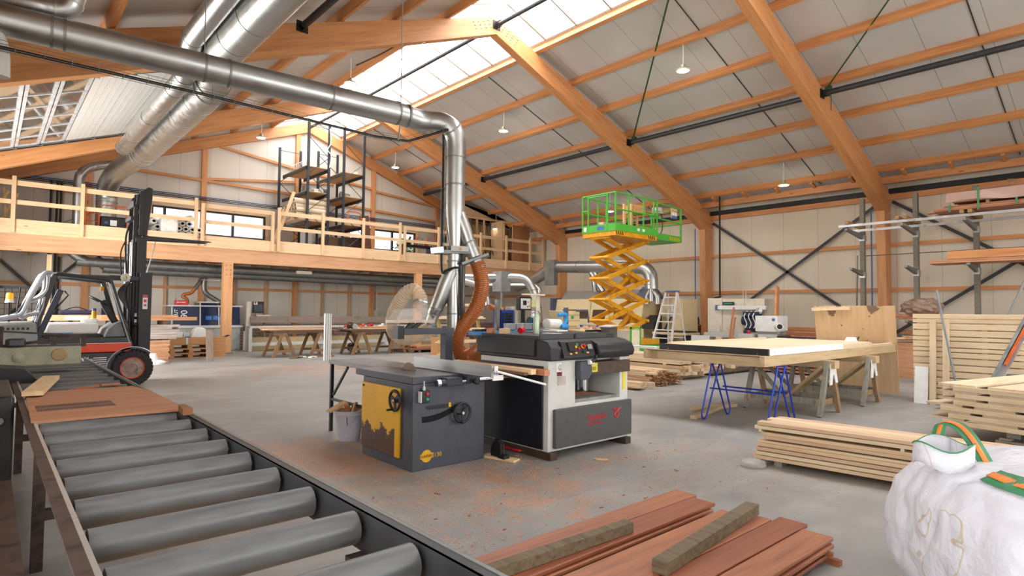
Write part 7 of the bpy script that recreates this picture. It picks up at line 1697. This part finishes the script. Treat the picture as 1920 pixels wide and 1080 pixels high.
for r in range(4):
    for c in range(9):
        y = 22.95+.19*c+.095*(r % 2); roll((8.95+rnd.uniform(-.06, .1), y, 5.19+r*.165), (10.25, y, 5.19+r*.165), .093, 'cream foil roll lying in the rows on the pallet racking', 'foil rolls on the racking')
for c in range(2): roll((8.9, 23.0+.22*c, 5.87), (10.3, 23.0+.22*c, 5.87), .1, 'cream foil roll lying on top of the rolls on the racking', 'topmost foil rolls on the racking')
for i, (x, y, s, c) in enumerate(((9.45, 23.1, .3, GALVD), (9.6, 23.6, .25, GALV), (9.9, 23.3, .2, WHITE), (10.0, 24.2, .3, BLACK), (11.0, 23.2, .22, GALVD), (11.3, 23.3, .18, ALU), (10.2, 22.95, .18, GALVD))):
    o = MB().cbox((x, y, 6.27+s*.4), (s, s*.8, s*.8)).cyl((x-.1, y, 6.27+s*.9), (x+.15, y+.1, 6.27+s*1.1), .04, 8).build('metal_part', c, bev=.02); tag(o, 'metal fitting on the middle shelf of the pallet racking', 'fitting', 'fittings on the middle racking shelf')
for i in range(6):
    o = MB().tube(smooth_path([(9.4, 23.4+.25*i, 7.27), (9.4, 23.4+.25*i, 7.55), (9.55, 23.45+.25*i, 7.6), (9.6, 23.45+.25*i, 7.27)]), .012, 5).build('wire_hook', GALV); tag(o, 'bent wire hook on the upper shelf of the pallet racking', 'hook', 'wire hooks on the upper racking shelf')
o = B(((11.35, 22.9, 7.265), (11.55, 23.05, 7.37))).build('white_box', WHITE, smooth=False); tag(o, 'small white box on the upper shelf of the racking', 'box')
o = MB().tube(smooth_path([(10.2, 22.7, 8.9), (10.22, 22.68, 8.3), (10.1, 22.68, 8.0), (10.25, 22.68, 7.8), (10.2, 22.68, 7.3)]), .02, 6).build('hanging_cord', WHITE); tag(o, 'white cord hanging from the top of the pallet racking', 'cord')
def heap(u, v):
    a = 2*PI*u; t = PI/2*v; p = Vector((math.cos(a)*math.cos(t), math.sin(a)*math.cos(t), math.sin(t))); k = 1+.25*mathutils.noise.fractal(p*2+Vector((4, 4, 4)), .8, 2, 3)
    return Vector((9.2, 23.5, 3.72))+Vector((p.x*.75*k, p.y*.6*k, p.z*.5*k))
o = MB().grid(heap, 36, 14).build('white_foil_heap', WHITE, ang=80); tag(o, 'heap of white foil under the lowest racking shelf', 'foil')
for i, (x, y0) in enumerate(((10.2, 23.0), (11.3, 23.4), (11.9, 24.0))):
    o = B(((x, y0, 3.72), (x+.9-.2*i, y0+.6, 4.55+.1*i))).build('brown_carton', paint('dark_brown_carton', '#5a4030', .7), smooth=False); tag(o, ['wide brown carton under the racking', 'brown carton between racking and brown sheet', 'tall brown carton beside the small window'][i], 'carton')
o = MB().bar((12.2, 23.1, 3.72), (11.98, 23.1, 5.6), .4, .05, (0, 1, 0)).build('brown_sheet', paint('rust_brown_sheet', '#6a4230', .7), smooth=False); tag(o, 'tall rust-brown sheet leaning on the end of the racking', 'sheet')
o = MB().tube(smooth_path([(11.1, 22.8, 5.2), (11.1, 22.8, 5.55), (11.2, 22.8, 5.65), (11.6, 22.8, 5.63), (11.68, 22.8, 5.5), (11.68, 22.8, 5.2)]), .025, 8).build('orange_handle_cart', paint('cart_orange', '#d8602a', .4)); tag(o, 'orange tubular handle behind the racking', 'handle bar')
for p, q in (((7.95, 22.55, 3.75), (8.75, 22.6, 6.1)), ((8.0, 22.75, 3.72), (8.45, 22.75, 5.4))):
    o = MB().bar(p, q, .12, .04, (0, 1, 0)).build('leaning_board', PINZ, smooth=False); tag(o, ('longer' if q[2] > 6 else 'shorter')+' pine board leaning against the racking at the rail gate', 'board')
# rolls and white canister by the window
for r, n in ((0, 7), (1, 7), (2, 6)):
    for c in range(n):
        x = 4.15+.215*c+.1075*(r % 2); roll((x, 22.9, 4.14+.186*r), (x, 24.3, 4.14+.186*r), .104, 'hollow white roll in the pile below the window', 'white rolls below the window', WHITE)
roll((5.25, 22.9, 4.14+.186*3+.02), (5.25, 24.3, 4.76), .104, 'single white roll on top of the pile below the window', None, WHITE)
for x in (3.95, 5.8):
    o = B(((x, 22.9, 3.72), (x+.08, 24.0, 4.02))).build('roll_stop', PINZ, smooth=False); tag(o, 'pine block holding the white rolls '+('at the canister end' if x < 5 else 'at the gate end'), 'block')
o = B(((4.1, 22.9, 3.72), (5.75, 24.2, 4.035))).build('roll_platform', PINX, smooth=False); tag(o, 'pine platform under the pile of white rolls', 'platform')
cnr = B(((4.28, 22.45, 3.72), (4.8, 22.8, 4.66))).build('white_canister', paint('milky_canister', '#e4e2dc', .5), bev=.06); tag(cnr, 'large milky white canister on the mezzanine behind the raised forks', 'canister')
# orange generator frame
gn = thing('generator', 'orange tubular framed generator under the vertical duct', 'generator', (2.7, 22.9, 3.72))
og = paint('generator_orange', '#c5562a', .4)
m = MB()
for y in (22.7, 23.05):
    m.tube([(2.25, y, 3.74), (2.25, y, 4.5), (2.35, y, 4.58), (2.5, y, 4.62)], .018, 6).tube([(2.6, y, 3.74), (2.6, y, 4.72), (2.7, y, 4.84), (3.3, y, 4.84), (3.38, y, 4.72), (3.38, y, 3.74)], .018, 6)
for z in (3.9, 4.3, 4.55): m.tube([(2.25, 22.7, z), (2.6, 22.7, z)], .012, 5)
m.build('tube_frame', og, gn)
B(((2.64, 22.75, 3.8), (3.34, 23.0, 4.5))).build('engine_block', BLACK, gn, bev=.04); B(((2.9, 22.74, 4.2), (3.08, 22.76, 4.38))).build('white_label', WHITE, gn, smooth=False); B(((2.75, 22.735, 4.25), (2.84, 22.76, 4.33))).build('blue_cap', MATS['end_blue'], gn, smooth=False)
MB().cyl((3.2, 22.75, 3.75), (3.2, 22.75, 4.0), .05, 10).build('silver_pipe', ALU, gn)
B(((2.3, 22.72, 3.73), (3.36, 23.04, 3.8))).build('base_tray', og, gn, smooth=False)
o = MB().lathe([(.14, 0), (.13, .1), (.06, .2)], (3.65, 22.8, 3.72), n=12).build('cream_sack', ROLL); tag(o, 'small cream sack beside the generator', 'sack')
for i, x in enumerate((.05, .28)):
    o = MB().bar((x+.1, 23.0+.3*i, 3.72), (x+.02, 23.1+.3*i, 5.35-.2*i), .12, .05, (1, 0, 0)).bar((x, 23.0+.3*i, 4.2), (x+.35, 23.05+.3*i, 5.0), .06, .04, (0, 1, 0)).build('pine_trestle_part', wood('yellow_pine_z', '#c9a35e', '#9d7a3c', 'z', 1), smooth=False); tag(o, 'yellowish pine strut on the mezzanine at the far railing end, '+('outer' if i == 0 else 'inner')+' one', 'strut')
o = struct(MB().bar((1.4, YB-.25, 4.2), (3.0, YB-.25, 5.1), .012, .12, (0, 1, 0)).build('wall_brace', STEEL, smooth=False))
# tool bench and stud room at the far end
tbx = thing('mezzanine_bench', 'dark tool bench with orange tools on the mezzanine beyond the duct', 'bench', (15.3, 24.5, 3.72))
B(((14.6, 24.2, 4.62), (16.4, 24.8, 4.7))).build('bench_top', BLACK, tbx, smooth=False)
for x in (14.7, 16.2): B(((x, 24.3, 3.72), (x+.08, 24.7, 4.62))).build('leg', STEEL, tbx, smooth=False)
for i, (x, c) in enumerate(((15.4, og), (15.7, GREYW), (15.0, BLACK), (16.0, og))):
    o = MB().cbox((x, 24.4, 4.82), (.16, .16, .24), .4).cyl((x, 24.4, 4.9), (x+.1, 24.4, 5.1), .05, 8).build('power_tool', c, bev=.02); tag(o, ['orange power tool in the middle of the mezzanine bench', 'grey power tool on the mezzanine bench', 'black power tool at the window end of the mezzanine bench', 'orange power tool at the outer end of the mezzanine bench'][i], 'power tool')
rm = thing('stud_partition', 'unfinished timber stud room on the mezzanine by the long wall', 'partition', (19.5, 24, 3.72))
for i in range(11):
    x = 16.9+.46*i; B(((x, 23.9, 3.72), (x+.07, 24.0, 6.3-.0*i))).build('stud', wood('pale_stud_z', '#d9b98d', '#bb9561', 'z', 1, .6, .1) if i % 3 else GALVD, rm, smooth=False)
B(((16.85, 23.9, 6.3), (21.9, 24.0, 6.4)), ((16.85, 23.9, 3.72), (21.9, 24.0, 3.79))).build('plate', PINX, rm, smooth=False)
MB().prism([(16.85, 6.4), (21.6, 6.4), (21.6, 6.0), (16.85, 7.2)], 24.0, 24.02, 'y').build('header_board', PINX, rm, smooth=False)
B(((16.9, 24.9, 3.72), (21.9, 24.93, 6.2))).build('back_boarding', wood('dim_boarding', '#b59367', '#8d6c45', 'z', 1), rm, smooth=False)
B(((20.3, 22.9, 3.72), (21.5, 22.95, 6.05))).build('door_board', wood('reddish_board', '#c08a60', '#a06c44', 'z', .7), rm, smooth=False)
B(((19.7, 23.0, 3.72), (19.74, 23.9, 6.2))).build('side_post', PINZ, rm, smooth=False)
m = MB()
for a in range(4): m.tube(smooth_path([(18.3+.5*a, 23.8, 6.0), (18.5+.5*a, 23.7, 5.0), (18.9+.45*a, 23.75, 4.4), (19.3+.4*a, 23.8, 4.9)]), .02, 5)
m.build('loose_cables', STEEL, rm)
o = B(((17.2, 24.3, 3.72), (18.2, 24.8, 5.3))).build('dark_rack_item', BLACK, smooth=False); tag(o, 'black cupboard inside the stud room on the mezzanine', 'cupboard')

# ------------------------------------------------------------------ big ducts under the roof
bd = thing('large_roof_duct', 'widest silver duct running along under the roof on the door side', 'duct', (3.06, 10, 6.10))
BP = [(3.06, -3, 6.22), (3.06, 11.5, 6.22), (3.10, 11.9, 6.14), (3.2, 12.5, 6.02), (3.25, 12.9, 6.0), (3.25, 13.6, 6.0), (3.25, 20.0, 6.0)]
MB().tube(BP, [.32, .32, .31, .30, .30, .32, .32], 36).build('duct_run', GALV, bd)
for y in (4, 6, 8, 9.6, 10.6): ring((3.06, y, 6.22), (0, 1, 0), .32, .006, .014, 36).build('seam_ring', GALVD, bd)
for p, q in zip(BP[1:], BP[2:-1]): ring(p, Vector(q)-Vector(p), .31, .008, .016, 36).build('seam_ring', GALVD, bd)
for y in (13.7, 14.9, 15.8, 16.7, 17.5, 18.3, 19.1, 19.6, 19.95): ring((3.25, y, 6.0), (0, 1, 0), .32, .007, .016, 36).build('seam_ring', GALV, bd)
MB().cyl((3.25, 20.0, 6.0), (3.25, 20.02, 6.0), .335, 36).build('end_flange', GALVD, bd)
MB().tube(smooth_path([(3.22, 19.9, 5.98), (3.12, 20.9, 5.95), (2.96, 22.0, 5.85), (2.86, 22.9, 5.6), (2.85, 23.2, 5.25), (2.85, 23.22, 4.9), (2.85, 23.22, 3.74)], 6), .30, 26).build('elbow_drop', GALV, bd)
for z in (5.3, 5.0, 4.7, 4.4): ring((2.85, 23.22, z), (0, 0, 1), .30, .008, .02, 26).build('seam_ring', GALVD, bd)
md = thing('roof_duct', 'narrower silver duct beside the widest one under the roof', 'duct', (2.58, 10, 6.03))
MB().tube([(2.54, -3, 6.3), (2.55, 11.3, 6.3), (2.6, 11.9, 6.12), (2.68, 12.4, 5.97), (2.68, 13.0, 5.95), (2.68, 19.1, 5.95)], .18, 28).build('duct_run', GALV, md)
for p, d in (((2.55, 8, 6.3), (0, 1, 0)), ((2.55, 11.3, 6.3), (0, 1, -.1)), ((2.6, 11.9, 6.12), (.1, 1, -.3)), ((2.68, 12.4, 5.97), (.1, 1, -.2)), ((2.68, 13.2, 5.95), (0, 1, 0)), ((2.68, 15.6, 5.95), (0, 1, 0)), ((2.68, 17.6, 5.95), (0, 1, 0)), ((2.68, 18.7, 5.95), (0, 1, 0)), ((2.68, 19.05, 5.95), (0, 1, 0))): ring(p, d, .18, .007, .016, 28).build('seam_ring', GALVD, md)
MB().cyl((2.68, 19.1, 5.95), (2.68, 19.115, 5.95), .195, 28).build('end_flange', GALVD, md)
sd = thing('thin_duct', 'thin silver duct dropping to the mezzanine at the far gable', 'duct', (2.1, 23.3, 3.72))
MB().tube(smooth_path([(3.2, 23.6, 6.4), (2.7, 23.5, 6.25), (2.35, 23.4, 6.08), (2.16, 23.3, 5.85), (2.1, 23.3, 5.5), (2.1, 23.3, 3.74)], 6), .14, 20).build('duct_run', GALV, sd)
for c, d in (((2.5, 23.43, 6.16), (1, .2, .45)), ((2.1, 23.3, 5.4), (0, 0, 1)), ((2.1, 23.3, 4.6), (0, 0, 1))): ring(c, d, .14, .006, .02).build('seam_ring', GALV, sd)

# ------------------------------------------------------------------ raised sectional door under the roof
od = thing('sectional_door', 'raised white sectional door with acrylic windows under the roof', 'overhead door', (1.2, 17, 5.6))
def zd(x): return zb(x)-.56
ACR = NT('reflective_acrylic'); ACR.col('#75685c'); ACR.set(Roughness=.05); ACR.b.inputs['Alpha'].default_value = .8; ACR.b.inputs['Coat Weight'].default_value = 1.0; ACR = ACR.m  # brown base colour stands in for roof timber reflected in the panes
DY0, DY1 = 13.9, 19.85
def slope_box(x0, x1, y0, y1, t, dz=0):
    return MB().prism([(x0, zd(x0)+dz), (x1, zd(x1)+dz), (x1, zd(x1)+t+dz), (x0, zd(x0)+t+dz)], y0, y1, 'y')
secs = [(-.62, -.12), (-.10, .40), (.42, .92), (.94, 1.44)]
FRM = paint('door_frame_white', '#cfd2d4', .4, .2)
for a, b in secs:
    s = slope_box(a, b, DY0, DY1, .012, .02); p = s.build('glazed_section', ACR, od, smooth=False)
    m = MB()
    for x0, x1 in ((a, a+.06), (b-.06, b)): m.prism([(x0, zd(x0)), (x1, zd(x1)), (x1, zd(x1)+.045), (x0, zd(x0)+.045)], DY0, DY1, 'y')
    n = 6
    for i in range(n+1):
        y = DY0+(DY1-DY0-.05)*i/n; m.prism([(a, zd(a)), (b, zd(b)), (b, zd(b)+.045), (a, zd(a)+.045)], y, y+.05, 'y')
    m.build('section_frame', FRM, p, smooth=False)
for a, b in ((1.46, 2.06), (2.08, 2.68), (2.70, 3.3)):
    p = slope_box(a, b, DY0, DY1, .045).build('panel_section', paint('white_foam_panel', '#dcd9d4', .35, 0, .03), od, smooth=False)
    m = MB()
    for k in range(1, 5):
        x = a+(b-a)*k/5; m.prism([(x-.004, zd(x)-.003), (x+.004, zd(x)-.003), (x+.004, zd(x)+.001), (x-.004, zd(x)+.001)], DY0, DY1, 'y')
    m.build('panel_groove', paint('groove_grey', '#b9b6b2', .4), p, smooth=False)
    slope_box(b-.01, b+.03, DY0, DY1, .05, -.002).build('joint_strip', FRM, p, smooth=False)
for y in (DY1+.03, DY0-.09):
    slope_box(-.9, 3.5, y, y+.05, .06, -.02).build('track', GALVD, od, smooth=False)
    for a in (-.1, .42, .94, 1.46, 2.07, 2.69): MB().cyl((a, y-.06, zd(a)-.0), (a, y+.04, zd(a)-.0), .04, 10).cbox((a, y-.02, zd(a)-.03), (.1, .08, .03)).build('roller_bracket', GALVD, od)
for x in (-.5, 1.5, 3.2):
    for y in (DY0-.08, DY1+.05): MB().bar((x, y, zd(x)+.04), (x, y, zb(x)-.0), .02, .02).build('hanger', GALVD, od, smooth=False)
MB().tube([(-.9, DY1+.2, zd(-.9)-.02), (3.3, DY1+.2, zd(3.3)-.02)], .02, 6).build('spring_tube', STEEL, od)
# loose wood shavings on the concrete
rnd = random.Random(77); m = MB()
def patch(cx, cy, sx, sy, n):
    for _ in range(n):
        x = rnd.gauss(cx, sx); y = rnd.gauss(cy, sy)
        if 3.1 < x < 4.2 and 5.0 < y < 6.2: continue
        if 4.5 < x < 6.0 and 4.45 < y < 5.75: continue
        if x < 1.15: continue
        s = rnd.uniform(.004, .014); a = rnd.uniform(0, 6.3); c, d = math.cos(a)*s, math.sin(a)*s; z = .0015+rnd.uniform(0, .004)
        m.add([(x-c, y-d, z), (x+d*.35, y-c*.35, z+rnd.uniform(0, .006)), (x+c, y+d, z), (x-d*.35, y+c*.35, z+.004)], [(0, 1, 2, 3)])
for (cx, cy, sx, sy, n) in ((3.4, 4.7, .6, .16, 900), (4.4, 4.2, .7, .18, 900), (2.8, 3.9, .4, .25, 500), (3.6, 3.7, .5, .12, 500), (2.6, 3.3, .3, .15, 400), (5.2, 4.1, .35, .12, 420), (6.0, 4.0, .5, .16, 500), (4.6, 3.3, .5, .15, 400), (5.6, 3.3, .6, .2, 350), (5.3, 2.7, .5, .25, 300), (2.6, 5.4, .5, .5, 900), (2.2, 4.4, .5, .3, 500), (6.2, 2.2, .4, .4, 200), (3.5, 3.0, .4, .2, 250), (4.2, 4.75, .5, .1, 500)):
    patch(cx, cy, sx, sy, n)
o = m.build('wood_shavings', paint('pale_red_shavings', '#d9a680', .8, 0, .15, 50), smooth=False, origin=(0, 0, 0)); tag(o, 'loose reddish wood shavings scattered over the concrete floor around the machines', 'shavings', None, 'stuff')
for i in range(26):
    x, y = rnd.uniform(2, 6.5), rnd.uniform(2.3, 4.6)
    if 1.6 < x < 4.4 and y < 2.95: continue
    o = MB().cbox((x, y, .004), (rnd.uniform(.02, .06), rnd.uniform(.006, .015), .006), rnd.uniform(0, 3)).build('wood_splinter', DK[i % 3], smooth=False); tag(o, 'dark wood splinter lying on the concrete floor', 'splinter', 'splinters on the floor')
# trees and ground beyond the windows
struct(B(((-60, -60, -.5), (90, 110, -.25))).build('ground_outside', paint('outside_ground', '#9a9a8e', .9), smooth=False))
LEAF = paint('green_leaves', '#6e9a2e', .7, 0, .3, 3)
for i, (x, y, h, r) in enumerate(((6.9, 34, 4.9, .9), (8.6, 36, 4.2, .7), (24.5, 36, 8.2, 1.4), (22.5, 37, 6.0, .9))):
    t = thing('tree', ['thin leafy tree outside the wide gable window', 'small tree tip outside the wide gable window', 'green tree outside the small gable window', 'lower bush outside the small gable window'][i], 'tree', (x, y, -.25))
    MB().tube([(x, y, -.25), (x+.1, y, h)], [.15, .03], 8).build('trunk', OLDZ, t)
    lm = MB(); rn = random.Random(i)
    for _ in range(700):
        p = Vector((rn.gauss(0, 1), rn.gauss(0, 1), rn.gauss(0, 1))).normalized()*r*rn.uniform(.3, 1); p += Vector((x, y, h)); a = rn.uniform(0, 6.3); s = .09
        lm.add([p+Vector((-s, 0, -s*math.sin(a))), p+Vector((0, s*math.cos(a), 0)), p+Vector((s, 0, s*math.sin(a))), p+Vector((0, -s*math.cos(a), .03))], [(0, 1, 2, 3)])
    lm.build('foliage', LEAF, t, smooth=False)
# ------------------------------------------------------------------ daylight
w = bpy.data.worlds.new('sky'); sc.world = w; w.use_nodes = True
wn = w.node_tree.nodes; wl = w.node_tree.links
bg = wn['Background']; bg.inputs[0].default_value = (.93, .97, 1, 1); bg.inputs[1].default_value = 2.2
def area(name, loc, rot, sx, sy, power, col=(1, 1, 1), spread=180):
    l = bpy.data.lights.new(name, 'AREA'); l.shape = 'RECTANGLE'; l.size = sx; l.size_y = sy; l.energy = power; l.color = col; l.spread = R(spread)
    o = bpy.data.objects.new(name, l); C.objects.link(o); o.location = loc; o.rotation_euler = rot; return o
area('skylight_daylight', (RX, 9.5, 11.0), (0, 0, 0), 2.8, 32, 4300, (.97, .98, 1))
area('left_door_daylight', (XL-.35, 16.9, 2.4), (0, R(-90), 0), 4.6, 5.9, 1300, (1, .98, .95))
area('street_door_daylight', (XL-.35, -1.0, 2.3), (0, R(-90), 0), 4.5, 8.8, 380, (1, .98, .96))
area('front_opening_daylight', (11, YF-.4, 2.75), (R(90), 0, 0), 16, 4.8, 950, (1, .99, .97))
sc.view_settings.view_transform = 'Standard'; sc.view_settings.look = 'None'
sc.view_settings.gamma = 1; sc.view_settings.use_curve_mapping = False
sc.view_settings.exposure = -.3
